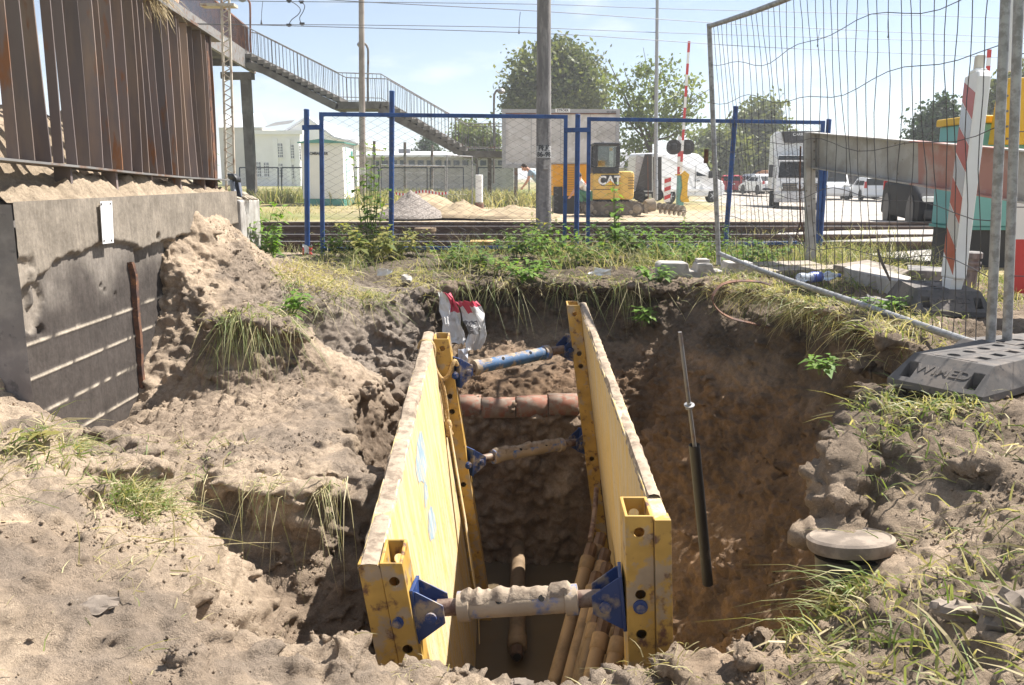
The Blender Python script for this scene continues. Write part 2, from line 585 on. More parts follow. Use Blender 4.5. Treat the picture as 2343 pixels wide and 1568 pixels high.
worn('beam_red', (0.42, 0.22, 0.18), (0.44, 0.36, 0.32), 0.45, 2.5, 0.6, 0.1, 0.1, 0.002)
worn('bark', (0.13, 0.10, 0.075), (0.085, 0.065, 0.05), 0.5, 6.0, 0.95)

def leaf_mat(name, c1, c2, trans=0.35, rough=0.55, scale=3.0, jitter=True):
    m, nt, b, out = new_mat(name)
    at = nt.nodes.new('ShaderNodeAttribute'); at.attribute_name = 'tint'
    c = mix_node(nt, at.outputs['Fac'], c1, c2)
    nt.links.new(c, b.inputs['Base Color'])
    b.inputs['Roughness'].default_value = rough
    b.inputs['Specular IOR Level'].default_value = 0.3
    tr = nt.nodes.new('ShaderNodeBsdfTranslucent')
    nt.links.new(mix_node(nt, 1.0, c, (1.35, 1.4, 0.7), 'MULTIPLY'), tr.inputs['Color'])
    mx = nt.nodes.new('ShaderNodeMixShader')
    mx.inputs['Fac'].default_value = trans
    nt.links.new(b.outputs['BSDF'], mx.inputs[1])
    nt.links.new(tr.outputs['BSDF'], mx.inputs[2])
    nt.links.new(mx.outputs['Shader'], out.inputs['Surface'])
leaf_mat('grass_blade', (0.125, 0.185, 0.045), (0.56, 0.47, 0.28), 0.33)
leaf_mat('weed_leaf', (0.07, 0.14, 0.028), (0.18, 0.24, 0.055), 0.4)
leaf_mat('weed_bright', (0.11, 0.21, 0.03), (0.20, 0.30, 0.06), 0.4)
leaf_mat('weed_dry', (0.10, 0.14, 0.03), (0.34, 0.29, 0.10), 0.38)
leaf_mat('tree_leaf', (0.075, 0.10, 0.035), (0.21, 0.215, 0.08), 0.35)
leaf_mat('tree_leaf_pale', (0.11, 0.15, 0.055), (0.24, 0.26, 0.11), 0.38)
leaf_mat('tree_leaf_dark', (0.022, 0.05, 0.018), (0.055, 0.09, 0.03), 0.25)
plain('stem', (0.13, 0.17, 0.05), 0.7)

def concrete_wall_mat():
    m, nt, b, out = new_mat('concrete_wall')
    v = coords(nt)
    at = nt.nodes.new('ShaderNodeAttribute'); at.attribute_name = 'soil'
    f1 = noise_node(nt, v, 3.0, 8, 0.7)
    f2 = noise_node(nt, v, 45.0, 5, 0.7)
    fs = noise_node(nt, coords(nt, (1, 14, 1.2)), 3.0, 5, 0.6)
    c = mix_node(nt, 1.0, at.outputs['Color'], ramp_node(nt, f1, [(0.3, 0.74), (0.7, 1.24)]), 'MULTIPLY')
    c = mix_node(nt, 1.0, c, ramp_node(nt, f2, [(0.3, 0.8), (0.7, 1.18)]), 'MULTIPLY')
    c = mix_node(nt, 1.0, c, ramp_node(nt, fs, [(0.35, 0.86), (0.65, 1.1)]), 'MULTIPLY')
    nt.links.new(c, b.inputs['Base Color'])
    b.inputs['Roughness'].default_value = 0.92
    b.inputs['Specular IOR Level'].default_value = 0.2
    bump(nt, b, mix_node(nt, 0.5, f1, f2), 0.45, 0.012)
concrete_wall_mat()

def water_mat():
    m, nt, b, out = new_mat('muddy_water')
    v = coords(nt)
    f = noise_node(nt, v, 2.0, 4, 0.5)
    c = ramp_node(nt, f, [(0.3, (0.115, 0.085, 0.052)), (0.7, (0.155, 0.115, 0.07))])
    nt.links.new(c, b.inputs['Base Color'])
    b.inputs['Roughness'].default_value = 0.16
    bump(nt, b, noise_node(nt, v, 9.0, 2, 0.5), 0.05, 0.01)
water_mat()

def far_ground_mat():
    m, nt, b, out = new_mat('far_ground')
    v = coords(nt)
    at = nt.nodes.new('ShaderNodeAttribute'); at.attribute_name = 'soil'
    f1 = noise_node(nt, v, 0.5, 8, 0.7)
    f2 = noise_node(nt, v, 6.0, 6, 0.7)
    c = mix_node(nt, 1.0, at.outputs['Color'], ramp_node(nt, f1, [(0.3, 0.72), (0.7, 1.25)]), 'MULTIPLY')
    c = mix_node(nt, 1.0, c, ramp_node(nt, f2, [(0.3, 0.7), (0.7, 1.25)]), 'MULTIPLY')
    nt.links.new(c, b.inputs['Base Color'])
    b.inputs['Roughness'].default_value = 0.95
    b.inputs['Specular IOR Level'].default_value = 0.15
    bump(nt, b, f2, 0.6, 0.06)
far_ground_mat()
worn('road_dust', (0.40, 0.365, 0.325), (0.33, 0.30, 0.265), 0.45, 0.8, 0.92, 0.0, 0.25, 0.01,
     third=(0.26, 0.235, 0.21), t_amount=0.2, t_scale=5.0, spec=0.2)
plain('track_box', (0.42, 0.27, 0.10), 0.8, 0.0, 0.2, 6.0)
plain('sheet_grey_white', (0.46, 0.45, 0.43), 0.8, 0.0, 0.08, 20.0)
plain('film_silver', (0.50, 0.51, 0.53), 0.25, 0.3, 0.06, 3.0)
plain('bottle_label', (0.10, 0.14, 0.42), 0.4)
plain('bag_pale', (0.55, 0.58, 0.64), 0.5)
worn('clay_board', (0.30, 0.20, 0.15), (0.24, 0.18, 0.14), 0.45, 8.0, 0.9, 0.0, 0.4, 0.005)
def bottle_mat():
    m, nt, b, out = new_mat('bottle_plastic')
    b.inputs['Base Color'].default_value = (0.80, 0.86, 0.93, 1)
    b.inputs['Roughness'].default_value = 0.12
    b.inputs['Transmission Weight'].default_value = 0.55
    b.inputs['IOR'].default_value = 1.3
    bump(nt, b, noise_node(nt, coords(nt), 60.0, 2, 0.5), 0.4, 0.004)
bottle_mat()
plain('roof_pale', (0.60, 0.61, 0.63), 0.7, 0.0, 0.06, 0.5)
plain('teal_pale', (0.50, 0.68, 0.66), 0.6)
plain('wire_line', (0.06, 0.06, 0.07), 0.6)
worn('rust_bright', (0.22, 0.09, 0.045), (0.13, 0.06, 0.04), 0.5, 3.0, 0.85, 0.0, 0.0)
worn('rust_panel', (0.50, 0.20, 0.10), (0.55, 0.47, 0.42), 0.45, 1.4, 0.85, 0.0, 0.0)
worn('mast_paint', (0.48, 0.42, 0.34), (0.25, 0.15, 0.09), 0.35, 5.0, 0.8, 0.0, 0.0)
plain('billboard_grey', (0.36, 0.36, 0.37), 0.7)
plain('louvre_yellow', (0.36, 0.22, 0.05), 0.6)
plain('track_dusty', (0.26, 0.215, 0.16), 0.9, 0.0, 0.2, 4.0)
worn('wall_body', (0.20, 0.18, 0.17), (0.27, 0.245, 0.225), 0.45, 4.0, 0.92, 0.0, 0.4, 0.01, third=(0.13, 0.12, 0.115), t_amount=0.25, t_scale=12.0, spec=0.2)
plain('straw', (0.46, 0.36, 0.20), 0.8, 0.0, 0.25, 30.0)
def cab_glass():
    m, nt, b, out = new_mat('cab_glass')
    tr = nt.nodes.new('ShaderNodeBsdfTransparent'); tr.inputs['Color'].default_value = (0.82, 0.86, 0.84, 1)
    gl = nt.nodes.new('ShaderNodeBsdfGlossy'); gl.inputs['Roughness'].default_value = 0.03
    mx = nt.nodes.new('ShaderNodeMixShader'); mx.inputs['Fac'].default_value = 0.1
    nt.links.new(tr.outputs[0], mx.inputs[1]); nt.links.new(gl.outputs[0], mx.inputs[2]); nt.links.new(mx.outputs[0], out.inputs['Surface'])
cab_glass()
plain('panel_dark', (0.07, 0.065, 0.06), 0.8, 0.0, 0.15, 1.0)
plain('pole_zinc', (0.32, 0.33, 0.34), 0.5, 0.3, 0.06, 2.0)
plain('signal_dark', (0.035, 0.033, 0.032), 0.7)
worn('gravel', (0.30, 0.265, 0.235), (0.17, 0.145, 0.125), 0.5, 22.0, 0.95, 0.0, 0.9, 0.03, spec=0.1)
worn('sand_pale', (0.38, 0.30, 0.195), (0.29, 0.22, 0.145), 0.45, 3.0, 0.95, 0.0, 0.5, 0.03, spec=0.1)
worn('concrete_pole_warm', (0.33, 0.285, 0.25), (0.26, 0.22, 0.195), 0.5, 2.0, 0.9, 0.0, 0.0, spec=0.2)
worn('earth_lump', (0.20, 0.165, 0.135), (0.28, 0.23, 0.185), 0.45, 14.0, 0.95, 0.0, 0.6, 0.01, spec=0.1)
worn('strut_blue', (0.05, 0.12, 0.24), (0.37, 0.29, 0.205), 0.42, 12.0, 0.7, 0.0, 0.3, 0.005)

def vary_by_object(name, lo, hi):
    """each object that wears this material is a little lighter or darker than the next"""
    m = M[name]; nt = m.node_tree
    b = next(n for n in nt.nodes if n.type == 'BSDF_PRINCIPLED')
    src = b.inputs['Base Color'].links[0].from_socket
    oi = nt.nodes.new('ShaderNodeObjectInfo')
    nt.links.new(mix_node(nt, 1.0, src, ramp_node(nt, oi.outputs['Random'], [(0.0, lo), (1.0, hi)]), 'MULTIPLY'), b.inputs['Base Color'])
vary_by_object('fin_steel', (0.72, 0.66, 0.62), (1.7, 1.55, 1.42))
vary_by_object('casing_beige', (0.75, 0.75, 0.75), (1.2, 1.2, 1.2))
# ================================================================ the excavated ground
PXMIN, PXMAX, PYMIN, PYMAX = -3.7, 4.3, 1.0, 10.9
ctrl = [
 # near edge
 (-3.7,.7,.62),(-2,.7,.52),(-1,.7,.42),(0,.7,.3),(1,.7,.5),(2,.7,.68),(4.3,.7,.8),
 (-3.7,1.8,.62),(-2,1.8,.52),(-1.2,1.8,.40),(-.6,1.8,.29),(0,1.8,.15),(.5,1.8,.2),(1.1,1.7,.45),(2,1.7,.66),(4.3,1.8,.8),
 # rim in front of the trench
 (-1.25,2.3,.42),(-.95,2.2,.36),(-.63,2.34,.21),(-.45,2.42,.12),(-.28,2.44,.10),(-.135,2.40,.05),(.1,2.36,.02),(.3,2.38,.06),(.57,2.38,.15),(.82,2.33,.25),
 # left ground
 (-3.7,3,.6),(-2.6,2.9,.55),(-1.65,2.86,.5),(-1.33,2.49,.43),(-1.01,2.76,.30),(-1.32,2.96,.38),(-1.91,3.22,.56),(-2.03,3.58,.50),(-2.5,3.6,.55),
 (-1.92,3.80,.30),(-1.66,4.03,.25),(-1.46,4.08,.28),(-1.05,3.7,.32),(-.94,3.38,.36),(-1.15,3.42,.36),(-.75,3.52,.34),(-.6,3.5,.31),(-1.6,3.5,.34),
 (-.985,3.17,.06),(-.8,3.2,.02),(-1.2,3.2,.2),(-.72,3.3,.08),(-.64,2.85,-.25),(-.75,2.62,-.12),(-.8,2.9,-.15),(-.6,2.52,-.2),(-.62,3.15,-.05),
 (-1.39,4.4,.27),(-1.37,4.6,.25),(-1.31,5.28,.2),(-.85,4.08,.28),(-.98,4.5,.26),(-1.63,5.48,.66),(-1.52,5.05,.27),(-1.78,5.0,.24),(-1.85,5.5,.62),
 (-1.4,5.75,.5),(-1.45,5.45,.25),(-1.2,6.2,.17),
 (-1.59,6.42,.16),(-1.25,6.48,.14),(-.98,6.5,.12),(-1.51,6.74,.575),(-1.2,6.86,.575),(-.91,6.98,.575),(-1.72,6.6,.45),(-1.75,6.4,.3),
 (-.72,6.95,.13),(-.70,7.45,.16),(-.75,7.6,.58),(-.86,7.1,.56),
 # the sand heap against the end of the concrete wall
 (-1.89,7.04,.72),(-2.2,8.1,.72),(-2.45,7.3,1.22),(-2.42,6.45,1.34),(-2.13,6.8,1.03),(-2.3,6.7,1.18),(-2.29,6.2,.95),(-1.97,6.3,.78),(-1.85,6.0,.70),(-2.1,7.5,.86),
 (-2.4,6.08,1.24),(-2.4,5.95,1.08),(-2.4,5.8,.63),(-2.4,5.4,.28),(-2.4,5.1,.07),(-2.4,4.6,.13),(-2.4,4.2,.36),(-2.4,4.02,.45),(-2.1,5.8,.68),(-2.1,5.6,.45),(-2.1,5.2,.2),(-2.0,4.6,.17),(-2.15,4.15,.3),
 (-3.7,4.12,.6),(-3.0,4.1,.55),(-2.5,4.06,.5),
 (-2.5,6.08,1.24),(-2.5,5.95,1.08),(-2.5,5.8,0.63),(-2.5,5.6,0.45),(-2.5,5.4,0.28),(-2.5,5.25,0.16),(-2.5,5.1,0.07),(-2.5,4.85,0.1),(-2.5,4.6,0.13),(-2.5,4.4,0.2),(-2.5,4.2,0.36),(-2.4,5.6,.45),(-2.4,5.25,.16),(-2.4,4.85,.1),(-2.4,4.4,.2),(-2.5,6.45,1.34),(-2.5,7.3,1.22),
 # fill held behind the wall
 (-2.58,4.3,1.46),(-3.0,4.3,1.5),(-3.7,4.3,1.55),(-2.58,4.8,1.54),(-2.58,5.3,1.55),(-2.58,5.8,1.54),(-2.58,6.4,1.48),(-2.58,7.0,1.45),(-2.58,7.35,1.40),
 (-2.72,4.3,1.60),(-2.72,4.8,1.80),(-2.72,5.3,1.80),(-2.72,5.8,1.78),(-2.72,6.3,1.64),(-2.72,6.9,1.50),(-2.7,7.35,1.42),(-3.0,4.8,1.95),(-3.0,5.6,1.95),(-3.0,6.4,1.72),(-3.0,7.3,1.42),(-3.7,5,2.1),(-3.7,6.4,1.8),(-3.7,7.35,1.42),
 (-2.5,7.65,.72),(-3.0,7.65,.70),(-3.7,7.65,.70),
 # grass strip between pit and blue fence
 (-3.7,9,.66),(-2.5,8.6,.66),(-1.4,8,.66),(-.5,7.95,.64),(.5,7.95,.65),(1.4,7.9,.66),(2.4,8,.71),(1.6,7.5,.70),(4.3,8,.7),
 (-3.7,10.9,.6),(-2,10.9,.6),(0,10.9,.6),(2,10.9,.6),(4.3,10.9,.62),(-3,10.2,.64),(-1,10,.645),(1,10,.645),(3,10,.65),
 (-.5,7.7,.60),(0,7.72,.61),(.5,7.66,.61),(1.0,7.48,.63),(1.4,7.3,.65),
 (-.5,7.48,.16),(0,7.46,.17),(.5,7.36,.16),(.95,7.1,.17),(1.25,6.95,.30),
 (-.5,6.6,-.02),(0,6.55,-.02),(.5,6.55,0),(.75,6.6,-.08),(-.5,7.0,.06),(0,7.0,.08),(.5,6.95,.08),
 # right rim and right side
 (1.70,7.0,.70),(2.10,5.7,.73),(2.14,5.0,.74),(2.02,4.3,.74),(1.72,3.5,.70),(1.52,3.22,.67),(1.32,2.99,.60),(1.17,2.64,.37),(1.0,2.4,.32),
 (2.6,7,.72),(4.3,7,.72),(4.3,5,.76),(2.7,4.8,.75),(2.6,4,.76),(4.3,3,.8),(2.6,2.6,.74),(1.63,2.59,.6),(1.35,2.62,.44),(1.5,2.1,.56),(2.0,3.2,.70),
 (1.75,3.4,.64),(2.0,3.3,.64),(2.0,3.85,.645),(2.35,3.7,.645),(2.3,4.05,.65),(2.7,3.9,.66),(2.4,5.1,.70),(2.5,5.8,.70),(2.9,5.1,.70),(2.9,5.8,.70),
 # right wall of the pit
 (1.48,6.6,.40),(1.60,6.45,.45),(1.25,6.2,-.1),(1.9,5.6,.22),(1.55,5.5,-.28),(1.15,5.4,-.72),(.85,5.3,-1.0),
 (1.93,4.9,.20),(1.58,4.8,-.30),(1.15,4.7,-.76),(.85,4.6,-1.02),
 (1.82,4.25,.20),(1.48,4.15,-.28),(1.12,4.1,-.74),(.85,4.0,-1.02),
 (1.5,3.5,.18),(1.25,3.4,-.26),(1.0,3.35,-.66),(.8,3.3,-.98),
 (1.18,2.98,.10),(1.0,2.9,-.3),(.82,2.85,-.72),(1.0,2.62,-.08),(.86,2.58,-.35),(.7,2.56,-.7),(.63,2.46,-.4),
 (.9,6.3,-.5),(.7,6.15,-.75),(1.1,6.75,.05),
]
def soilL(y):
    return float(np.interp(y, [2.5, 2.8, 3.1, 3.35, 3.6, 3.9, 4.15, 4.5, 5.5, 6.0, 6.2], [-.25, -.3, -.2, .12, .22, .0, -.45, -.6, -.55, -.4, -.12]))
for y in np.linspace(2.50, 6.10, 19):
    y = float(y)
    ctrl += [(-.42, y, -1.45), (.46, y, -1.45), (-.50, y, soilL(y)), (.54, y, -1.0 if y < 5.9 else -.5)]
for x in (-.3, -.1, .1, .3):
    ctrl += [(x, 2.50, -1.45), (x, 6.10, -1.45), (x, 6.20, -.13), (x, 6.42, -.09), (x, 4.3, -1.45)]
ctrl += [(-.5, 6.22, -.12), (-.5, 6.42, -.08), (.5, 6.22, -.12), (.5, 6.42, -.06)]
# the narrow slot left of the panel's far half
for y in (4.25, 4.6, 5.0, 5.5, 5.9):
    w = float(np.interp(y, [4.25, 4.6, 5.0, 5.5, 5.9], [-.72, -.82, -.92, -.93, -.84]))
    ctrl += [(w, y, -.55), (w - .07, y, .26 if y < 5.3 else .18), (-.62, y, -.6)]
ctrl += [(-.62, 6.15, -.2), (-.75, 6.2, .0), (-.8, 6.5, .1)]

GS = 0.02
gx = np.arange(PXMIN, PXMAX + 1e-6, GS)
gy = np.arange(PYMIN, PYMAX + 1e-6, GS)
def tri_heights(points):
    pts = [Vector((p[0], p[1])) for p in points]
    vo, eo, fo, ov, oe, of = mgeo.delaunay_2d_cdt(pts, [], [], 0, 1e-5)
    zz = [points[o[0]][2] for o in ov]
    H = np.full((len(gy), len(gx)), 0.6)
    for f in fo:
        a, b, c = [(vo[i].x, vo[i].y, zz[i]) for i in f]
        x0, x1 = min(a[0], b[0], c[0]), max(a[0], b[0], c[0])
        y0, y1 = min(a[1], b[1], c[1]), max(a[1], b[1], c[1])
        i0, i1 = np.searchsorted(gx, x0 - 1e-6), np.searchsorted(gx, x1 + 1e-6)
        j0, j1 = np.searchsorted(gy, y0 - 1e-6), np.searchsorted(gy, y1 + 1e-6)
        if i1 <= i0 or j1 <= j0:
            continue
        X, Y = np.meshgrid(gx[i0:i1], gy[j0:j1])
        den = (b[1] - c[1]) * (a[0] - c[0]) + (c[0] - b[0]) * (a[1] - c[1])
        if abs(den) < 1e-12:
            continue
        l1 = ((b[1] - c[1]) * (X - c[0]) + (c[0] - b[0]) * (Y - c[1])) / den
        l2 = ((c[1] - a[1]) * (X - c[0]) + (a[0] - c[0]) * (Y - c[1])) / den
        l3 = 1 - l1 - l2
        k = (l1 >= -1e-6) & (l2 >= -1e-6) & (l3 >= -1e-6)
        H[j0:j1, i0:i1][k] = (l1 * a[2] + l2 * b[2] + l3 * c[2])[k]
    return H
H = tri_heights(ctrl)
def blur(A, n):
    for _ in range(n):
        B = np.pad(A, 1, mode='edge')
        A = (B[:-2, 1:-1] + B[2:, 1:-1] + B[1:-1, :-2] + B[1:-1, 2:] + 2 * B[1:-1, 1:-1]) / 6
    return A
Hs = blur(H, 8)
XX, YY = np.meshgrid(gx, gy)
steep = np.hypot(*np.gradient(blur(H, 2), GS))
keep = sstep(1.5, 4.0, blur(np.maximum(steep, blur(steep, 4)), 3))[...]
H = Hs * (1 - keep) + blur(H, 2) * keep
pp = np.stack([XX.ravel(), YY.ravel(), np.zeros(XX.size)], 1)
H = H + (0.045 * fbm(pp, 1.7, 3, 5)).reshape(H.shape)
def ground_h(x, y):
    i = int(np.clip((x - PXMIN) / GS, 0, len(gx) - 1)); j = int(np.clip((y - PYMIN) / GS, 0, len(gy) - 1))
    return float(H[j, i])

def cells(p, scale, s):
    """distance to the nearest of a set of scattered points: rounded lumps with sharp creases"""
    p = p * scale
    i = np.floor(p).astype(np.int64)
    best = np.full(len(p), 9.0)
    for a in (-1, 0, 1):
        for b in (-1, 0, 1):
            for c in (-1, 0, 1):
                g = i + np.array([a, b, c])
                dx = g[:, 0] + .5 + .5 * _hash(g[:, 0], g[:, 1], g[:, 2], s) - p[:, 0]
                dy = g[:, 1] + .5 + .5 * _hash(g[:, 0], g[:, 1], g[:, 2], s + 7) - p[:, 1]
                dz = g[:, 2] + .5 + .5 * _hash(g[:, 0], g[:, 1], g[:, 2], s + 13) - p[:, 2]
                best = np.minimum(best, dx * dx + dy * dy + dz * dz)
    return np.minimum(np.sqrt(best), 1.0)

def build_pit():
    nx, ny = len(gx), len(gy)
    top = np.stack([XX.ravel(), YY.ravel(), H.ravel()], 1)
    bot = top.copy(); bot[:, 2] = -1.85
    idx = np.arange(nx * ny).reshape(ny, nx)
    n = nx * ny
    q = np.stack([idx[:-1, :-1], idx[:-1, 1:], idx[1:, 1:], idx[1:, :-1]], -1).reshape(-1, 4)
    ring = np.concatenate([idx[0, :], idx[1:, -1], idx[-1, -2::-1], idx[-2:0:-1, 0]])
    r2 = np.roll(ring, -1)
    side = np.stack([r2, ring, ring + n, r2 + n], -1)
    V = [top, bot]
    F = [q, q[:, ::-1] + n, side]
    tri = []
    nv = 2 * n
    # clods and sods that stick out of the ground
    b = bmesh.new(); bmesh.ops.create_icosphere(b, subdivisions=2, radius=1.0)
    iv = np.array([v.co[:] for v in b.verts]); it = np.array([[v.index for v in f.verts] for f in b.faces]); b.free()
    spots = []
    R = np.random.default_rng(5)
    def scatter(nn, x0, x1, y0, y1, r0, r1, flat=0.7, sink=0.2):
        for _ in range(nn):
            x, y = R.uniform(x0, x1), R.uniform(y0, y1)
            r = r0 + (r1 - r0) * R.random() ** 2.2
            z = ground_h(x, y)
            if x > -.46 and x < .5 and 2.5 < y < 6.12:
                continue
            spots.append((x, y, z - r * sink + r * .1, r * R.uniform(.8, 1.3), r * R.uniform(.8, 1.3), r * R.uniform(flat * .7, flat * 1.1)))
    scatter(330, -2.0, -.55, 1.8, 4.2, .012, .05)
    scatter(130, -.85, -.52, 2.5, 3.5, .02, .05, .9)
    scatter(170, -2.35, -1.3, 4.2, 6.6, .012, .042)
    scatter(150, -1.0, .5, 6.3, 7.6, .02, .07, .8)
    scatter(150, .5, 1.5, 6.0, 7.5, .02, .06, .8)
    scatter(200, .6, 2.1, 2.6, 6.3, .012, .05)
    scatter(200, .2, 2.2, 1.6, 2.6, .012, .04)
    scatter(220, -2.7, -2.47, 4.35, 7.3, .012, .05, .8)
    scatter(26, -1.3, -.85, 6.35, 6.6, .02, .06, .9)
    # overhanging sod lips: chains of flat lumps
    def lip(pts, r, rz, out=(0, 0), n=10, dz=0.0):
        pts = [Vector(p) for p in pts]
        for k in range(n):
            t = k / (n - 1) * (len(pts) - 1)
            i = min(int(t), len(pts) - 2)
            p = pts[i].lerp(pts[i + 1], t - i)
            x, y = p.x + out[0] + R.uniform(-.02, .02), p.y + out[1] + R.uniform(-.02, .02)
            spots.append((x, y, p.z + dz + R.uniform(-.012, .012), r * R.uniform(.8, 1.25), r * R.uniform(.8, 1.2), rz * R.uniform(.8, 1.2)))
    lip([(-1.2, 3.38, .33), (-.95, 3.28, .31), (-.75, 3.36, .30)], .085, .05, (0, -.06), 11)
    lip([(-1.0, 3.3, .2), (-.8, 3.32, .18)], .08, .07, (0, -.03), 4)
    lip([(-1.9, 5.5, .64), (-1.6, 5.42, .63), (-1.42, 5.65, .52)], .12, .06, (0, -.04), 8)
    lip([(-.8, 7.2, .57), (-.4, 7.55, .60), (.2, 7.62, .61), (.8, 7.45, .61), (1.3, 7.15, .64)], .13, .055, (0, 0), 18)
    lip([(1.62, 7.0, .69), (1.83, 6.4, .70), (2.03, 5.6, .71), (2.08, 4.9, .72), (1.96, 4.3, .72)], .09, .045, (-.03, 0), 22)
    lip([(1.72, 3.6, .60), (1.45, 3.25, .60), (1.24, 2.95, .56), (1.12, 2.7, .38)], .11, .06, (-.03, 0), 10)
    lip([(-.95, 5.3, .18), (-1.0, 5.7, .15), (-.95, 6.1, .13)], .06, .06, (.03, 0), 6)
    lip([(-2.0, 3.35, .52), (-1.75, 3.0, .50), (-1.5, 3.2, .40)], .10, .06, (.02, .02), 8)
    # big earth lumps
    for s_ in [(-1.02, 6.68, .36, .09, .08, .10), (-.92, 6.72, .25, .10, .09, .11), (-.95, 6.4, .15, .10, .1, .07),
               (1.75, 2.35, .62, .16, .13, .10), (2.05, 2.62, .70, .22, .15, .12), (1.55, 2.72, .58, .12, .1, .08),
               (1.42, 2.95, .58, .09, .08, .06), (1.75, 4.1, .50, .09, .10, .06), (1.85, 4.4, .55, .1, .09, .06),
               (-.2, 2.3, .06, .16, .1, .05), (-.5, 2.25, .17, .14, .1, .06), (.55, 2.28, .13, .15, .09, .05), (.75, 2.2, .2, .14, .1, .05), (-.83, 1.98, .33, .09, .07, .05),
               (-1.62, 3.66, .33, .09, .07, .06), (-1.72, 3.72, .33, .08, .06, .05), (-1.84, 3.80, .34, .09, .07, .06), (-1.97, 3.86, .34, .09, .07, .07)]:
        spots.append(s_)
    for (x, y, z, a, b_, c_) in spots:
        ang = R.uniform(0, 6.28)
        w = iv * np.array([a, b_, c_])
        w = w * (1 + .38 * vnoise(iv * 1.9 + R.uniform(0, 50), 3))[:, None]
        ca, sa = math.cos(ang), math.sin(ang)
        w = np.stack([w[:, 0] * ca - w[:, 1] * sa, w[:, 0] * sa + w[:, 1] * ca, w[:, 2]], 1) + np.array([x, y, z])
        V.append(w); tri.append(it + nv); nv += len(iv)
    V = np.concatenate(V)
    me = bpy.data.meshes.new('pit_raw')
    quads = np.concatenate(F)
    faces = quads.tolist() + np.concatenate(tri).tolist()
    me.from_pydata(V.tolist(), [], faces)
    o = bpy.data.objects.new('ground', me)
    col.objects.link(o)
    md = o.modifiers.new('r', 'REMESH')
    md.mode = 'VOXEL'; md.voxel_size = VOXEL; md.adaptivity = 0.0
    bake(o)
    me = o.data
    b = bmesh.new(); b.from_mesh(me)
    kill = [v for v in b.verts if v.co.z < -1.6 or (v.co.z < .25 and (v.co.x < PXMIN + .06 or v.co.x > PXMAX - .06 or v.co.y < PYMIN + .06 or v.co.y > PYMAX - .06))]
    bmesh.ops.delete(b, geom=kill, context='VERTS')
    b.to_mesh(me); b.free()
    me.update()
    nvt = len(me.vertices)
    co = np.empty(nvt * 3); me.vertices.foreach_get('co', co); co = co.reshape(-1, 3)
    no = np.empty(nvt * 3); me.vertices.foreach_get('normal', no); no = no.reshape(-1, 3)
    # relief
    inner = (co[:, 0] > -.46) & (co[:, 0] < .6) & (co[:, 1] > 2.45) & (co[:, 1] < 6.0)
    dirt = np.where(inner, .3, 1.0)
    rough_l = 1.0
    d = .026 * fbm(co, 4.2, 3, 1) + .016 * fbm(co, 11.0, 3, 9)
    cl = fbm(co, 24.0, 3, 21)
    rid = 1 - np.abs(fbm(co, 8.5, 4, 41)) * 2.2
    d = d + .016 * (rid - .55)
    d = d + .008 * np.sign(cl) * np.abs(cl) ** .8
    # crumbly clods: rounded cells of broken earth, in patches
    vis = (co[:, 0] > -2.75) & (co[:, 0] < 2.9) & (co[:, 1] > 1.5) & (co[:, 1] < 9.0) & ~inner
    pv = co[vis] + .02 * np.stack([vnoise(co[vis] * 19, 70), vnoise(co[vis] * 19, 71), vnoise(co[vis] * 19, 72)], 1)
    patch = sstep(-.25, .30, fbm(co[vis], 1.6, 3, 61))
    patch2 = sstep(-.1, .35, fbm(co[vis], 2.6, 3, 63))
    sw = 1 - sstep(.40, .85, no[vis, 2])
    cutm = sstep(5.6, 6.0, co[vis, 1]) * (1 - sstep(7.1, 7.3, co[vis, 1])) * sstep(-1.85, -1.7, co[vis, 0]) * (1 - sstep(-1.15, -.9, co[vis, 0]))
    slotm = (1 - sstep(-.5, -.45, co[vis, 0])) * sstep(-1.15, -1.05, co[vis, 0]) * sstep(3.9, 4.2, co[vis, 1]) * (1 - sstep(5.6, 6.0, co[vis, 1]))
    sw = sw * (1 - .85 * np.maximum(cutm, slotm * .7))
    patch = patch * (1 - .8 * cutm)  # middle stretch of the beam in a faded reddish tone
    rb = sstep(.95, 1.15, co[vis, 0]) * (1 - sstep(3.6, 4.2, co[vis, 1]))
    patch = patch * (1 - .65 * rb); patch2 = patch2 * (1 - .4 * rb); sw = sw * (1 - .6 * rb)
    d[vis] += .062 * (.42 - cells(pv, 13.0, 5)) * ((.22 + .78 * patch) * (1 + .7 * sw)) + .032 * (.42 - cells(pv, 31.0, 6)) * ((.35 + .65 * patch2) * (1 + .6 * sw))
    big = sw > .05
    pb = pv[big] + .05 * np.stack([vnoise(pv[big] * 7, 74), vnoise(pv[big] * 7, 75), vnoise(pv[big] * 7, 76)], 1)
    dv = np.zeros(len(pv)); dv[big] = sw[big] * (1 - .6 * sstep(1.0, 1.3, pv[big, 0])) * (.10 * (.42 - cells(pb, 5.5, 8)))
    d[vis] += dv
    # erosion streaks down the steep right wall
    st = (1 - sstep(.35, .75, no[:, 2])) * sstep(.4, .7, co[:, 0])
    q = co * np.array([1.0, 1.0, .28]) + np.array([0, 1, 0]) * co[:, 2:3] * .3
    d = d + st * (.10 * fbm(q, 3.2, 3, 33) + .035 * fbm(q, 12.0, 3, 35))
    # lumpy dry crumbs on the sand
    co2 = co + no * (d * dirt)[:, None]
    # keep soil behind the trench panels
    z = co2[:, 2]
    xm_r = .48 + (0.05 + .085 * np.clip((co2[:, 1] - 2.56) / 3.3, 0, 1)) * (.55 - z)
    xm_l = -.50 + .14 * (.38 - z) - .05 * np.clip((co2[:, 1] - 2.6) / 2.7, 0, 1)
    k = (co2[:, 1] > 2.5) & (co2[:, 1] < 6.0) & (z > -1.38) & (co2[:, 0] > .2) & (co2[:, 0] < xm_r)
    co2[k, 0] = xm_r[k]
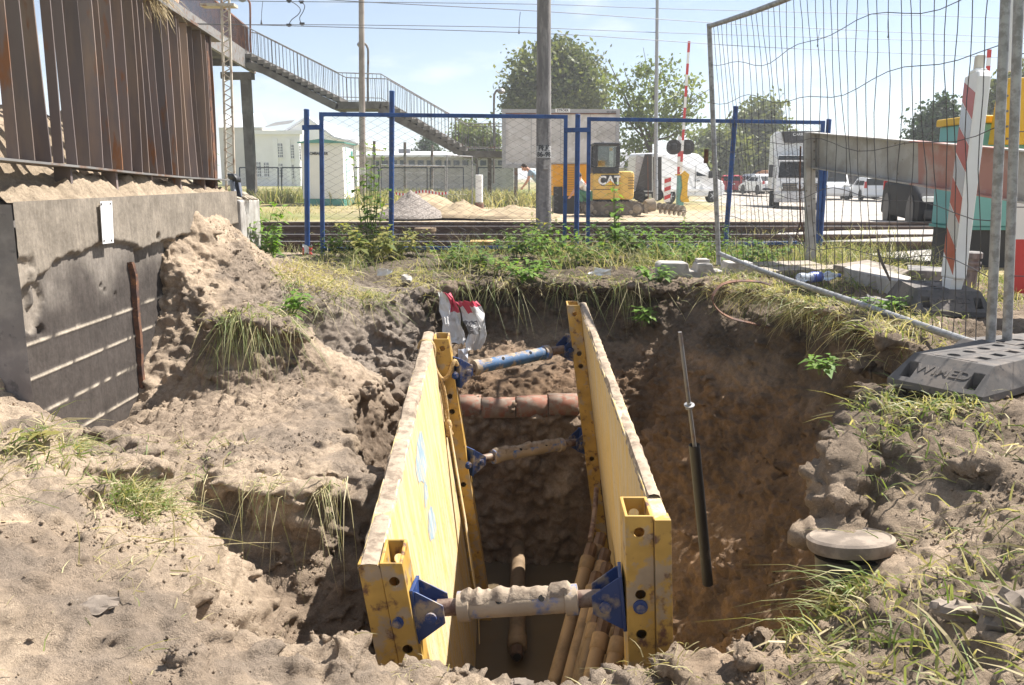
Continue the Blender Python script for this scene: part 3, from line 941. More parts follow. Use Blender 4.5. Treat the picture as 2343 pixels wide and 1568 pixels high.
    k = (co2[:, 1] > 2.52) & (co2[:, 1] < 5.5) & (z > -1.38) & (co2[:, 0] < 0) & (co2[:, 0] > xm_l)
    co2[k, 0] = xm_l[k]
    me.vertices.foreach_set('co', co2.ravel())
    # soil kinds
    S = np.array((.46, .355, .255)); S2 = np.array((.325, .25, .183)); D = np.array((.115, .088, .066)); B = np.array((.165, .104, .062)); G = np.array((.235, .195, .16)); T = np.array((.36, .275, .197))
    x, y, z = co2[:, 0], co2[:, 1], co2[:, 2]
    n1 = fbm(co2, 2.2, 3, 50); n2 = fbm(co2, 7.0, 3, 52)
    c = S * (1 - sstep(-.25, .35, n1))[:, None] + S2 * sstep(-.25, .35, n1)[:, None]
    def over(c, w, k):
        return c * (1 - w)[:, None] + k * w[:, None]
    n0 = fbm(co2, 1.1, 4, 58)
    c = over(c, .75 * sstep(.12, .34, n0 + .35 * n2), np.array((.215, .172, .134)))
    right = sstep(.35, .6, x + .08 * n2)
    back = sstep(6.0, 6.35, y + .1 * n1 - .35 * sstep(-1.0, -1.7, x) * 3)
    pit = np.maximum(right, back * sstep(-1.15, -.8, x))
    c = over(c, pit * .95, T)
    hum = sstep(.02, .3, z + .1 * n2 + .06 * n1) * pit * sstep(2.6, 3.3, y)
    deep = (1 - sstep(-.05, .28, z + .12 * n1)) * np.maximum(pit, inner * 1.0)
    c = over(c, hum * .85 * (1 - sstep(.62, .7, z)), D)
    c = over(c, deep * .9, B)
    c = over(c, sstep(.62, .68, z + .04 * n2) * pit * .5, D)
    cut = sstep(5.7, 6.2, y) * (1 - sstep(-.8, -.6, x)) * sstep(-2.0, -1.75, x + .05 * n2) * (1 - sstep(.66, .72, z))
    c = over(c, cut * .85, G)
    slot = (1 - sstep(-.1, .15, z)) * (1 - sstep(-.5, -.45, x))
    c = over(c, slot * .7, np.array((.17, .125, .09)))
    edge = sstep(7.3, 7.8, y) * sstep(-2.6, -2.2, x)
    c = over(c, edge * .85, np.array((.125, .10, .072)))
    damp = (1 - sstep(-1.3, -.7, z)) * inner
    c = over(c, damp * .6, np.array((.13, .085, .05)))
    n3 = fbm(co2, 5.0, 4, 56)
    c = c * (1 + (.16 + .22 * pit) * n2 + .55 * pit * n3)[:, None]
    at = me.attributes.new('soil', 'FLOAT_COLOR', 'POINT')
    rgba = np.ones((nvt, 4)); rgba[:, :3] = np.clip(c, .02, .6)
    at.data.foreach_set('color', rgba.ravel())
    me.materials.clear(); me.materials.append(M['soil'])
    me.polygons.foreach_set('use_smooth', [True] * len(me.polygons))
    me.update()
    structure(o)
    return o
VOXEL = 0.0135
pit = build_pit()

def tri_centres(ob):
    me = ob.data
    n = len(me.polygons)
    ce = np.empty(n * 3); me.polygons.foreach_get('center', ce); ce = ce.reshape(-1, 3)
    nn = np.empty(n * 3); me.polygons.foreach_get('normal', nn); nn = nn.reshape(-1, 3)
    ar = np.empty(n); me.polygons.foreach_get('area', ar)
    return ce, nn, ar
PC, PN, PA = tri_centres(pit)
TOPM = {}
def top_z(x, y):
    """highest ground at (x, y)"""
    k = (np.abs(PC[:, 0] - x) < .03) & (np.abs(PC[:, 1] - y) < .03)
    return float(PC[k, 2].max()) if k.any() else ground_h(x, y)

# ---- ground beyond the pit, out to the horizon
far_pts = [(-60,-20,.6),(0,-20,.6),(60,-20,.6),(-3.7,.7,.60),(4.3,.7,.78),(-3.7,4,.58),(4.3,4,.75),(-3.7,8,.66),(4.3,8,.68),(-3.7,10.9,.56),(0,10.9,.56),(4.3,10.9,.58),
  (8,3,.75),(-8,3,.6),(8,8,.66),(6.5,10.5,.66),(6.5,13,.71),(6.5,17,.66),(9,13,.70),(12,13,.68),(-8,8,.6),(8,11,.69),(-8,11,.53),(14,11,.66),(30,11,.6),(-30,11,.53),(-30,17,.53),(-8,17,.53),(0,17,.53),(3,17,.53),(12,17,.5),(30,17,.4),
  (-30,34,.5),(-9,34,.5),(-4,26,.46),(0,28,.34),(3.3,29.5,.27),(8,29,.22),(8.8,41,.33),(-3,40,.45),(4,40,.36),(14,43,-.1),(9,30,.12),(25,59,.03),(20,50,-.05),(30,40,.1),(45,45,.1),
  (-20,60,.5),(0,60,.4),(15,65,.2),(30,70,.05),(60,80,.1),(-60,90,.5),(0,120,.3),(80,150,.2),(-200,300,0),(0,300,0),(200,300,0),(0,700,0),(500,500,0),(-500,500,0)]
FPT = np.array(far_pts)
def far_z(x, y):
    d = (FPT[:, 0] - x) ** 2 + (FPT[:, 1] - y) ** 2 + .2
    w = 1 / d ** 1.6
    return float((w * FPT[:, 2]).sum() / w.sum())
def build_far():
    xs = [-700, -400, -200, -120, -80] + list(np.arange(-60, -5, 2.5)) + [PXMIN + .12] + list(np.arange(-3, 4, .5)) + [PXMAX - .12] + list(np.arange(5, 20, .5)) + list(np.arange(20, 62, 2.5)) + [80, 120, 200, 400, 700]
    ys = [-40, -10, -3, 0, PYMIN + .12] + list(np.arange(1.5, 10.6, .75)) + [PYMAX - .12] + list(np.arange(11.2, 30, .5)) + list(np.arange(30, 70, 1.5)) + [75, 82, 90, 100, 120, 150, 200, 300, 450, 700, 1200]
    mb = MB()
    V = [(x, y, far_z(x, y) - .03) for y in ys for x in xs]
    w = len(xs)
    F = []
    for j in range(len(ys) - 1):
        for i in range(len(xs) - 1):
            cx, cy = (xs[i] + xs[i + 1]) / 2, (ys[j] + ys[j + 1]) / 2
            if PXMIN + .12 < cx < PXMAX - .12 and PYMIN + .12 < cy < PYMAX - .12:
                continue
            F.append((j * w + i, j * w + i + 1, (j + 1) * w + i + 1, (j + 1) * w + i))
    mb.add(V, F)
    o = mb.build('far_ground', 'far_ground', smooth=True, fix=False)
    co = np.array(V)
    n = fbm(co, .12, 4, 3)
    n2 = fbm(co, .5, 3, 8)
    x, y = co[:, 0], co[:, 1]
    dry = np.array((.30, .245, .12)); green = np.array((.13, .16, .045)); sand = np.array((.40, .32, .22)); dust = np.array((.39, .35, .30)); ball = np.array((.17, .135, .105))
    w = sstep(-.2, .4, n)[:, None]
    c = dry * (1 - w) + green * w
    def over(c, w, k):
        return c * (1 - w)[:, None] + k * w[:, None]
    c = over(c, sstep(-5.5, -2.5, x + 2 * n2) * sstep(16.5, 18, y) * (1 - sstep(33, 37, y)), sand)
    c = over(c, sstep(4, 7, x + 2 * n2 - .18 * (y - 17)) * sstep(8, 12, y), dust)
    c = over(c, sstep(10.6, 11.0, y) * (1 - sstep(16.8, 17.6, y + .5 * n2)) * (1 - sstep(4.5, 7, x)), ball)
    c = over(c, sstep(4, 5, x) * (1 - sstep(11, 12, y)) * .6, np.array((.33, .25, .16)))
    at = o.data.attributes.new('soil', 'FLOAT_COLOR', 'POINT')
    rgba = np.ones((len(c), 4)); rgba[:, :3] = c
    at.data.foreach_set('color', rgba.ravel())
    structure(o)
    return o
far_ground = build_far()

# ---- loose crumbs and small stones lying on the dug earth
def crumbs():
    R = np.random.default_rng(77)
    x, y, z = PC.T
    w = (x > -2.65) & (x < 2.6) & (y > 1.5) & (y < 8.2) & ~((x > -.5) & (x < .56) & (y > 2.45) & (y < 6.1)) & (PN[:, 2] > .12)
    pt = .06 + sstep(-.05, .35, fbm(PC, 3.1, 3, 66)) * 1.9
    near = 1 + 1.2 * (1 - sstep(2.2, 4.5, y)) + 1.0 * ((x < -.5) & (y < 3.5) & (x > -.95)) + 1.2 * ((y > 6.2) & (y < 7.5))
    wt = w * PA * pt * near
    n = 42000
    i = R.choice(len(PC), n, p=wt / wt.sum())
    p = PC[i] + R.normal(size=(n, 3)) * .006
    b = bmesh.new(); bmesh.ops.create_icosphere(b, subdivisions=1, radius=1.0)
    b.free(); iv = np.array([(1,0,0),(-1,0,0),(0,1,0),(0,-1,0),(0,0,1),(0,0,-1)], float); it = np.array([(0,2,4),(2,1,4),(1,3,4),(3,0,4),(2,0,5),(1,2,5),(3,1,5),(0,3,5)])
    r = .0024 + .0085 * R.random(n) ** 4
    k = len(iv)
    jit = R.uniform(.55, 1.25, (n, k))
    sc = R.uniform(.7, 1.35, (n, 1, 3))
    ang = R.uniform(0, 6.28, n); ca, sa = np.cos(ang), np.sin(ang)
    v = iv[None] * jit[..., None] * sc * r[:, None, None]
    v = np.stack([v[..., 0] * ca[:, None] - v[..., 1] * sa[:, None], v[..., 0] * sa[:, None] + v[..., 1] * ca[:, None], v[..., 2]], -1)
    v = v + p[:, None, :] + PN[i][:, None, :] * (r * .1)[:, None, None]
    f = it[None] + (np.arange(n) * k)[:, None, None]
    me = bpy.data.meshes.new('earth_crumbs')
    nv, nf = n * k, n * len(it)
    me.vertices.add(nv); me.vertices.foreach_set('co', v.reshape(-1).astype(np.float32))
    me.loops.add(nf * 3); me.loops.foreach_set('vertex_index', f.reshape(-1).astype(np.int32))
    me.polygons.add(nf); me.polygons.foreach_set('loop_start', np.arange(0, nf * 3, 3, dtype=np.int32))
    me.update(calc_edges=True)
    src = np.empty(len(pit.data.vertices) * 4); pit.data.attributes['soil'].data.foreach_get('color', src); src = src.reshape(-1, 4)
    first = np.empty(len(pit.data.polygons), dtype=np.int32); pit.data.polygons.foreach_get('loop_start', first)
    lv = np.empty(len(pit.data.loops), dtype=np.int32); pit.data.loops.foreach_get('vertex_index', lv)
    c = src[lv[first[i]]].copy(); c[:, :3] *= R.uniform(.9, 1.3, (n, 1))
    at = me.attributes.new('soil', 'FLOAT_COLOR', 'POINT'); at.data.foreach_set('color', np.repeat(c, k, 0).reshape(-1))
    me.materials.append(M['soil'])
    o = bpy.data.objects.new('earth_crumbs', me); col.objects.link(o)
    stuff(o); tag(o, 'loose crumbs of earth and small stones around the pit', 'earth')
crumbs()

# ---- dusty road over the level crossing
def road():
    mb = MB(); rows = []
    for k in range(70):
        t = (k / 69) ** 1.6
        y = 9.0 + 150 * t
        cx = 7.8 + .42 * (y - 12) if y > 12 else 7.8
        w = 4.2 + .03 * (y - 9)
        rows.append([Vector((cx + w * s, y, far_z(cx + w * s, y) - .03 + .012 + .02 * (1 - abs(s)))) for s in np.linspace(-1, 1, 15)])
    mb.grid(rows)
    structure(mb.build('road', 'road_dust', smooth=True))
road()
# ================================================================ trench box
def pnt_left(y):   # (x outer, x mid, x inner, z top) of the left panel at distance y
    t = (y - 2.62) / (5.40 - 2.62)
    return -.506 - .066 * t, -.437 - .06 * t, -.359 - .038 * t, .29 + .27 * t
def pnt_right(y):
    t = (y - 2.56) / (5.99 - 2.56)
    return .501 + .025 * t, .452 + .022 * t, .358 + .024 * t, .48 + .20 * t
LEAN_L = lambda y: .155 - .02 * (y - 2.6) / 2.8
LEAN_R = lambda y: .05 + .085 * (y - 2.56) / 3.4
HGT = 2.05

box_t = thing('trench_box', 'yellow steel trench box of two leaning panels standing in the muddy pit', 'trench box', (0, 4.2, -1.45))
def panel(fn, lean, y0, y1, side):
    """one wall: weathered facing between its two end posts"""
    rows_in, rows_out = [], []
    ny, nz = 40, 26
    def corner(y, d, which):
        xo, xm, xi, zt = fn(y)
        x = xo if which == 0 else xm
        return Vector((x + lean(y) * d, y, zt - d))
    mb = MB()
    R = random.Random(side + 3)
    loops = []
    for iy in range(ny + 1):
        y = y0 + (y1 - y0) * iy / ny
        top_j = R.uniform(-.004, .004)
        ring = []
        for k in range(nz + 1):
            ring.append(corner(y, HGT * k / nz + (top_j if k == 0 else 0), 1))
        for k in range(nz, -1, -1):
            ring.append(corner(y, HGT * k / nz + (top_j if k == 0 else 0), 0))
        loops.append(ring)
    mb.grid(loops, wrap=True)
    n = len(loops[0])
    mb.f.append(tuple(range(n))); mb.m.append(0)
    mb.f.append(tuple(range(ny * n, ny * n + n))); mb.m.append(0)
    o = mb.build('wall_panel', ['yellow_board'], box_t, bevel=.005)
    # steel channel closing the near end
    e = MB(); g = .004
    q = []
    for d in (-.004, HGT - .02):
        a, b_ = corner(y0, d, 0), corner(y0, d, 1)
        s_ = 1 if b_.x > a.x else -1
        q.append([a + Vector((-s_ * g, -.014, 0)), b_ + Vector((s_ * .0, -.014, 0)), b_ + Vector((0, -.001, 0)), a + Vector((-s_ * g, .05, 0))])
    e.hexa(q[1] + q[0]); e.build('end_channel', 'yellow_steel', o, bevel=.002)
    return o
panL = panel(pnt_left, LEAN_L, 2.64, 5.40, 0)
panL['label'] = 'sunlit left panel with rubbed yellow paint and blue smears'
panR = panel(pnt_right, LEAN_R, 2.56, 5.99, 1)
# faded blue paint marks left on the sunny panel (thin skins of paint)
for i, (u, v, du, dv, s) in enumerate([(963, 1052, 12, 58, .3), (988, 1200, 9, 38, .4), (974, 1130, 4, 30, .2)]):
    mb = MB()
    rows = []
    for a in range(22):
        th = 2 * math.pi * a / 22
        rr = 1 + .12 * math.sin(3 * th + i) + .06 * math.sin(7 * th)
        uu, vv = u + du * rr * math.cos(th) + s * 10 * math.sin(th) * 0.3, v + dv * rr * math.sin(th)
        # meet the inner face of the leaning panel
        x, dy, dz = ray(uu, vv)
        t = 3.0
        for _ in range(20):
            y = dy * t
            xo, xm, xi, zt = pnt_left(y)
            d = zt - (CZ + dz * t)
            X = xm + LEAN_L(y) * d + .0015
            t = X / x
        rows.append(Vector((x * t, dy * t, CZ + dz * t)))
    mb.add(rows, [tuple(range(22))])
    mb.build('paint_smear', 'old_blue', panL)

def post(fn, lean, y0, y1, wt, name='post', drop=2.0, rows_=((.08,), (.55, .66), (.72,))):
    """hollow square post, its pin holes cut through"""
    def sect(d, grow=0.0):
        out = []
        for y, w in ((y0, 0), (y1, 0)):
            xo, xm, xi, zt = fn(y)
            out.append((min(xm, xi), max(xm, xi), y, zt, lean(y)))
        a, b = out
        e = .0015
        g = grow
        return [Vector((a[0] + e + g + a[4] * d, a[2] + g, a[3] - d)), Vector((a[1] - e - g + a[4] * d, a[2] + g, a[3] - d)),
                Vector((b[1] - e - g + b[4] * d, b[2] - g, b[3] - d)), Vector((b[0] + e + g + b[4] * d, b[2] - g, b[3] - d))]
    mb = MB()
    o4, i4 = sect(-.012), sect(-.012, .011)
    O4, I4 = sect(drop), sect(drop, .011)
    vs_ = o4 + i4 + O4 + I4
    f = []
    for k in range(4):
        n = (k + 1) % 4
        f += [(k, n, 4 + n, 4 + k), (k, 8 + k, 8 + n, n), (4 + k, 4 + n, 12 + n, 12 + k), (8 + k, 12 + k, 12 + n, 8 + n)]
    mb.add(vs_, f)
    o = mb.build(name, 'yellow_steel', box_t)
    # cut the pin holes through front and back plates
    c = MB()
    for row in rows_:
        for d in row:
            s = sect(d)
            m = (s[0] + s[1]) / 2
            e = (s[3] + s[2]) / 2
            ax = (e - m).normalized()
            c.lathe([(.0175, -.05), (.0175, (e - m).length + .05)], m, ax, 14)
    cut = c.build('cut', 'yellow_steel')
    cut.location = (0, 0, 0)
    md = o.modifiers.new('b', 'BOOLEAN'); md.operation = 'DIFFERENCE'; md.object = cut; md.solver = 'EXACT'
    bpy.context.view_layer.update()
    bake(o)
    bpy.data.objects.remove(cut)
    md = o.modifiers.new('bevel', 'BEVEL'); md.width = .003; md.segments = 2; md.limit_method = 'ANGLE'
    return o
post(pnt_left, LEAN_L, 2.62, 2.78, .08, rows_=((.055,), (.30,), (.46,)))
post(pnt_left, LEAN_L, 5.25, 5.40, .1, rows_=((.05,), (.36,), (.46,), (.95,)))
post(pnt_right, LEAN_R, 2.56, 2.71, .1, rows_=((.045,), (.26,), (.40,)))
post(pnt_right, LEAN_R, 5.84, 5.99, .14, rows_=((.05,), (.33,), (.42,), (1.1,)))
# mud caked along the tops
def mud_cap(fn, y0, y1, seed, amp):
    R = np.random.default_rng(seed)
    rows = []
    n = 90
    for i in range(n + 1):
        y = y0 + (y1 - y0) * i / n
        xo, xm, xi, zt = fn(y)
        h = max(.002, .006 + amp * float(fbm(np.array([[y * 3.1, seed, 0]]), 1.6, 3, seed)[0]))
        a, b = (xo, xm) if xo < xm else (xm, xo)
        j = float(R.uniform(-.004, .004))
        rows.append([Vector((a - .003 + j, y, zt - .01)), Vector((a + .008, y, zt + h)), Vector(((a + b) / 2, y, zt + h * 1.35)), Vector((b - .008, y, zt + h)), Vector((b + .003 + j, y, zt - .008))])
    return rows
for fn, y0, y1, sd, am, side in ((pnt_left, 2.62, 5.38, 2, .03, panL), (pnt_right, 2.72, 5.95, 4, .016, panR)):
    mb = MB(); mb.grid(mud_cap(fn, y0, y1, sd, am))
    mb.build('mud_crust', 'dry_mud', side, smooth=True, fix=True)
# loose strip of steel skin on the left panel's far lower edge
mb = MB()
def lp(y, d, off=.004):
    xo, xm, xi, zt = pnt_left(y)
    return Vector((xm + LEAN_L(y) * d + off, y, zt - d))
pts_a = [lp(5.1, .5, .03), lp(4.95, .75, .045), lp(4.85, 1.0, .06), lp(4.7, 1.2, .07), lp(4.6, 1.42, .08), lp(4.55, 1.6, .06)]
pts_b = [lp(5.14, .5, .03), lp(5.03, .75, .045), lp(4.92, 1.0, .06), lp(4.8, 1.2, .07), lp(4.66, 1.42, .08), lp(4.57, 1.6, .06)]
mb.grid([pts_a, pts_b])
mb.build('torn_strip', 'yellow_board', panL, solid=.006)

# ---- spreader struts between the panels
def strut(y_l, z_l, y_r, z_r, rs, sleeve=(.16, .80), collar=.8, label='', paint='strut_sleeve', crust=1.0):
    def inner(fn, lean, y, z):
        xo, xm, xi, zt = fn(y)
        return xi + lean(y) * (zt - z)
    xl = inner(pnt_left, LEAN_L, y_l, z_l)
    xr = inner(pnt_right, LEAN_R, y_r, z_r)
    a, b = Vector((xl, y_l, z_l)), Vector((xr, y_r, z_r))
    d = (b - a).normalized()
    L = (b - a).length
    root = thing('spreader_strut', label, 'strut', a)
    br = .085
    p0, p1 = a + d * br * .9, b - d * br * .9
    mb = MB(); mb.tube([p0, p1], rs * .68, 16)
    mb.build('rod', 'rod_steel', root, smooth=True)
    s0, s1 = a + d * (L * sleeve[0]), a + d * (L * sleeve[1])
    n = 36
    pts = [s0.lerp(s1, i / n) for i in range(n + 1)]
    R = random.Random(int(L * 1000))
    mb = MB(); mb.tube(pts, [rs * (1 + R.uniform(0, .03)) for _ in pts], 20)
    mb.build('sleeve', paint, root, smooth=True)
    for f in (.03, .97):
        q = s0.lerp(s1, f)
        mb = MB(); mb.lathe([(rs * 1.02, -.022), (rs * 1.2, -.02), (rs * 1.2, .02), (rs * 1.02, .022)], q, d, 20)
        mb.build('collar', 'strut_sleeve', root, smooth=True)
    for f in (.35, .72):                         # adjusting holes
        q = s0.lerp(s1, f)
        up = (Vector((0, -0.75, .66)) - d * d.dot(Vector((0, -0.75, .66)))).normalized()
        mb = MB(); mb.lathe([(.011, 0), (.011, rs + .0025)], q, up, 12)
        mb.build('pin_hole', 'hole_dark', root)
    # caked mud on the upper side
    rows = []
    side = d.cross(Vector((0, 0, 1))).normalized()
    upv = side.cross(d).normalized()
    if upv.z < 0: upv = -upv
    for i in range(n + 1):
        c = pts[i]
        h = .006 + .017 * abs(float(fbm(np.array([[i * .33, L * 7, 0]]), 1.0, 3, 4)[0])) * 2
        e = .95 + .25 * float(fbm(np.array([[i * .4, 3 + L, 5]]), 1.0, 2, 8)[0])
        if i in (0, n): h = .001
        h = h * crust - (1 - crust) * .006
        rows.append([c + side * (math.cos(th) * (rs + h * w)) + upv * (math.sin(th) * (rs + h * w)) for th, w in
                     ((math.pi / 2 - e, .12), (math.pi / 2 - e * .5, .8), (math.pi / 2, 1.1), (math.pi / 2 + e * .5, .8), (math.pi / 2 + e, .12))])
    mb = MB(); mb.grid(rows)
    mb.build('mud_crust', 'dry_mud', root, smooth=True)
    # blue end brackets: two cheek plates, a back plate and a pin
    for end, dd in ((a, d), (b, -d)):
        brk = MB()
        z = Vector((0, 0, 1)); z = (z - dd * z.dot(dd)).normalized()
        yv = dd.cross(z).normalized()
        if yv.y > 0: yv = -yv
        h = rs * 2.15
        for s_ in (-1, 1):
            c = end + yv * (s_ * rs * 1.05)
            brk.prism([c + z * h + dd * .004, c + z * h * .95 + dd * .02, c + dd * br * 1.25 + z * rs * .75, c + dd * br * 1.25 - z * rs * .75, c - z * h * .95 + dd * .02, c - z * h + dd * .004], yv * .006)
        brk.box(end + dd * .006, (.012, rs * 2.7, h * 2.1), Matrix((dd, yv, z)).transposed())
        bo = brk.build('end_bracket', 'blue_steel', root, bevel=.002)
        pin = MB(); pin.lathe([(.014, -rs * 1.6), (.014, rs * 1.55), (.02, rs * 1.56), (.02, rs * 1.75), (.006, rs * 1.8)], end + dd * br * .75, yv, 12)
        pin.build('pin', 'blue_steel', bo, smooth=True)
        bb = MB(); bb.lathe([(.024, 0), (.024, .008), (.014, .010), (.014, .018)], end + yv * (rs * 1.3 + .02) - dd * .05 - z * .0, yv, 14)
        bb.build('bolt_head', 'blue_steel', bo, smooth=True)
    return root
strut(2.70, .095, 2.64, .175, .043, (.22, .77), label='mud-caked near spreader strut above the bundle of drill casings')
strut(5.32, .330, 5.91, .372, .043, (.15, .78), label='blue spreader strut at the far end just under the panel tops', paint='strut_blue', crust=.35)
strut(5.32, -.268, 5.91, -.315, .040, (.20, .80), label='muddy far spreader strut hung below the blue one')

# ---- rope round the far left post
def rope_pt(u, v, Y): return P(u, v, Y)
mb = MB()
pts = [P(958,797,5.22),P(965,782,5.2),P(985,783,5.2),P(993,800,5.2),P(992,830,5.2),P(1001,855,5.2),P(1013,868,5.2),P(1026,858,5.2),P(1034,838,5.2),P(1040,826,5.22),P(1046,836,5.24)]
def smooth_path(p, n=6):
    out = []
    for i in range(len(p) - 1):
        p0, p1, p2, p3 = p[max(i - 1, 0)], p[i], p[i + 1], p[min(i + 2, len(p) - 1)]
        for k in range(n):
            t = k / n
            out.append(.5 * ((2 * p1) + (p2 - p0) * t + (2 * p0 - 5 * p1 + 4 * p2 - p3) * t * t + (3 * p1 - p0 - 3 * p2 + p3) * t ** 3))
    out.append(p[-1])
    return out
rope_root = thing('rope', 'frayed tan rope knotted round the post beside the plastic sack', 'rope', P(1000, 850, 5.2))
mb.tube(smooth_path(pts), .013, 8); mb.build('loop', 'rope', rope_root, smooth=True)
mb = MB(); mb.tube(smooth_path([P(1003,858,5.2),P(1006,880,5.18),P(1014,910,5.16),P(1017,945,5.15),P(1021,968,5.14)]), .009, 8)
mb.tube(smooth_path([P(1008,862,5.19),P(1016,890,5.17),P(1022,925,5.15),P(1026,965,5.13)]), .008, 8)
mb.build('tail', 'rope', rope_root, smooth=True)
mb = MB(); mb.lathe([(.006, -.05), (.022, -.03), (.027, 0), (.02, .025), (.03, .05), (.024, .065), (.006, .075)], P(1025, 975, 5.13), (.1, -.1, -1), 10)
mb.build('knot', 'rope', rope_root, smooth=True)

# ---- drill casings leaning in the trench
CAS_D = Vector((-.215, -.6, -.38)).normalized()
tops = [(1375,1225,4.62),(1353,1249,4.5),(1385,1261,4.48),(1389,1293,4.35),(1365,1314,4.25),(1373,1364,4.02),(1406,1373,4.0),(1372,1398,3.82),(1384,1417,3.68),(1420,1408,3.78),(1424,1426,3.62)]
def casing(name_pt, first=None):
    d = CAS_D
    p = Vector((0, 0, 0))
    root = thing('drill_casing', 'beige drill casing with brown threaded socket leaning against the shaded panel', 'pipe', p, 'drill casings leaning in the trench')
    def tb(r0, a, b, r1=None, n=14):
        return MB().tube([p + d * a, p + d * b], [r0, r1 or r0], n, False)
    m = MB(); m.lathe([(.022, .05), (.030, .0), (.034, .0), (.034, .10)], p, d, 8); m.build('socket', 'socket_brown', root, local=True)
    m = MB(); m.lathe([(.020, .012), (.021, .011)], p, d, 10); m.build('bore', 'hole_dark', root, local=True)
    m = MB(); m.lathe([(.034, .085), (.041, .087), (.041, .16), (.036, .165)], p, d, 16); m.build('collar', 'casing_beige', root, smooth=True, local=True)
    m = MB(); m.lathe([(.0355, .16), (.0365, .2), (.0365, 1.75)], p, d, 16); m.build('tube', 'casing_beige', root, smooth=True, local=True)
    return root
c0 = casing(None)
for i, (u, v, y) in enumerate(tops):
    c = c0 if i == 0 else copy_tree(c0)
    c.location = P(u, v, y)
    L = (c.location.z + 1.42) / -CAS_D.z
    c.scale = (1, 1, 1)
mb = MB()
a, b = P(1293, 1700, 3.4), P(1362, 1130, 5.35)
mb.tube(smooth_path([P(1350,1235,4.7),P(1357,1195,4.9),P(1362,1150,5.05),P(1364,1118,5.15)]), .016, 10)
tag(mb.build('thin_rod', 'rod_steel', smooth=True), 'thin rusty rod standing behind the drill casings against the panel', 'rod')

# ---- water on the trench floor, drain pipe in the end wall
mb = MB()
rows = [[Vector((-.5 + 1.25 * i / 12, 2.3 + 4.0 * j / 30, -1.36)) for i in range(13)] for j in range(31)]
mb.grid(rows)
structure(mb.build('water', 'muddy_water', smooth=True))
pipe = thing('drain_pipe', 'muddy beige pipe coming out of the trench end wall into the water', 'pipe', (.055, 5.6, -1.3))
d = Vector((-.012, -1, -.045)).normalized()
a = Vector((.05, 6.35, -1.21))
m = MB(); m.lathe([(.052, 0), (.052, 1.45), (.060, 1.46), (.060, 1.58), (.05, 1.59)], a, d, 20); m.build('tube', 'casing_beige', pipe, smooth=True)
m = MB(); m.lathe([(.034, 1.58), (.040, 1.58), (.040, 1.66), (.032, 1.67)], a, d, 8); m.build('socket', 'socket_brown', pipe)
m = MB(); m.lathe([(.024, 1.672), (.025, 1.673)], a, d, 10); m.build('bore', 'hole_dark', pipe)

# ---- clay cable tiles across the end of the trench
for i, (u0, u1, v0, v1) in enumerate([(1046, 1100, 912, 940), (1102, 1178, 907, 952), (1181, 1252, 905, 949), (1254, 1320, 902, 944)]):
    a, b = P(u0, (v0 + v1) / 2, 6.3), P(u1, (v0 + v1) / 2, 6.3)
    dd = (b - a).normalized()
    r = .088
    rows = []
    for k in range(9):
        th = math.pi * (k / 8) * 1.15 - .25
        cs, sn = math.cos(th), math.sin(th)
        off = Vector((0, -math.copysign(abs(cs) ** .55, cs) * r, math.copysign(abs(sn) ** .6, sn) * r * .92 - .03))
        rows.append([a + off, a.lerp(b, .5) + off, b + off])
    mb = MB(); mb.grid(rows)
    o = mb.build('cable_tile', 'clay', smooth=True, solid=-.018)
    labs = ['dirt-covered clay cable tile at the left end of the row under the strut', 'broad red clay cable tile second in the row in the trench end wall',
            'red clay cable tile third in the row in the trench end wall', 'clay cable tile touching the shaded yellow panel at the row end']
    tag(o, labs[i], 'clay tile', 'clay cable tiles in the trench end wall')
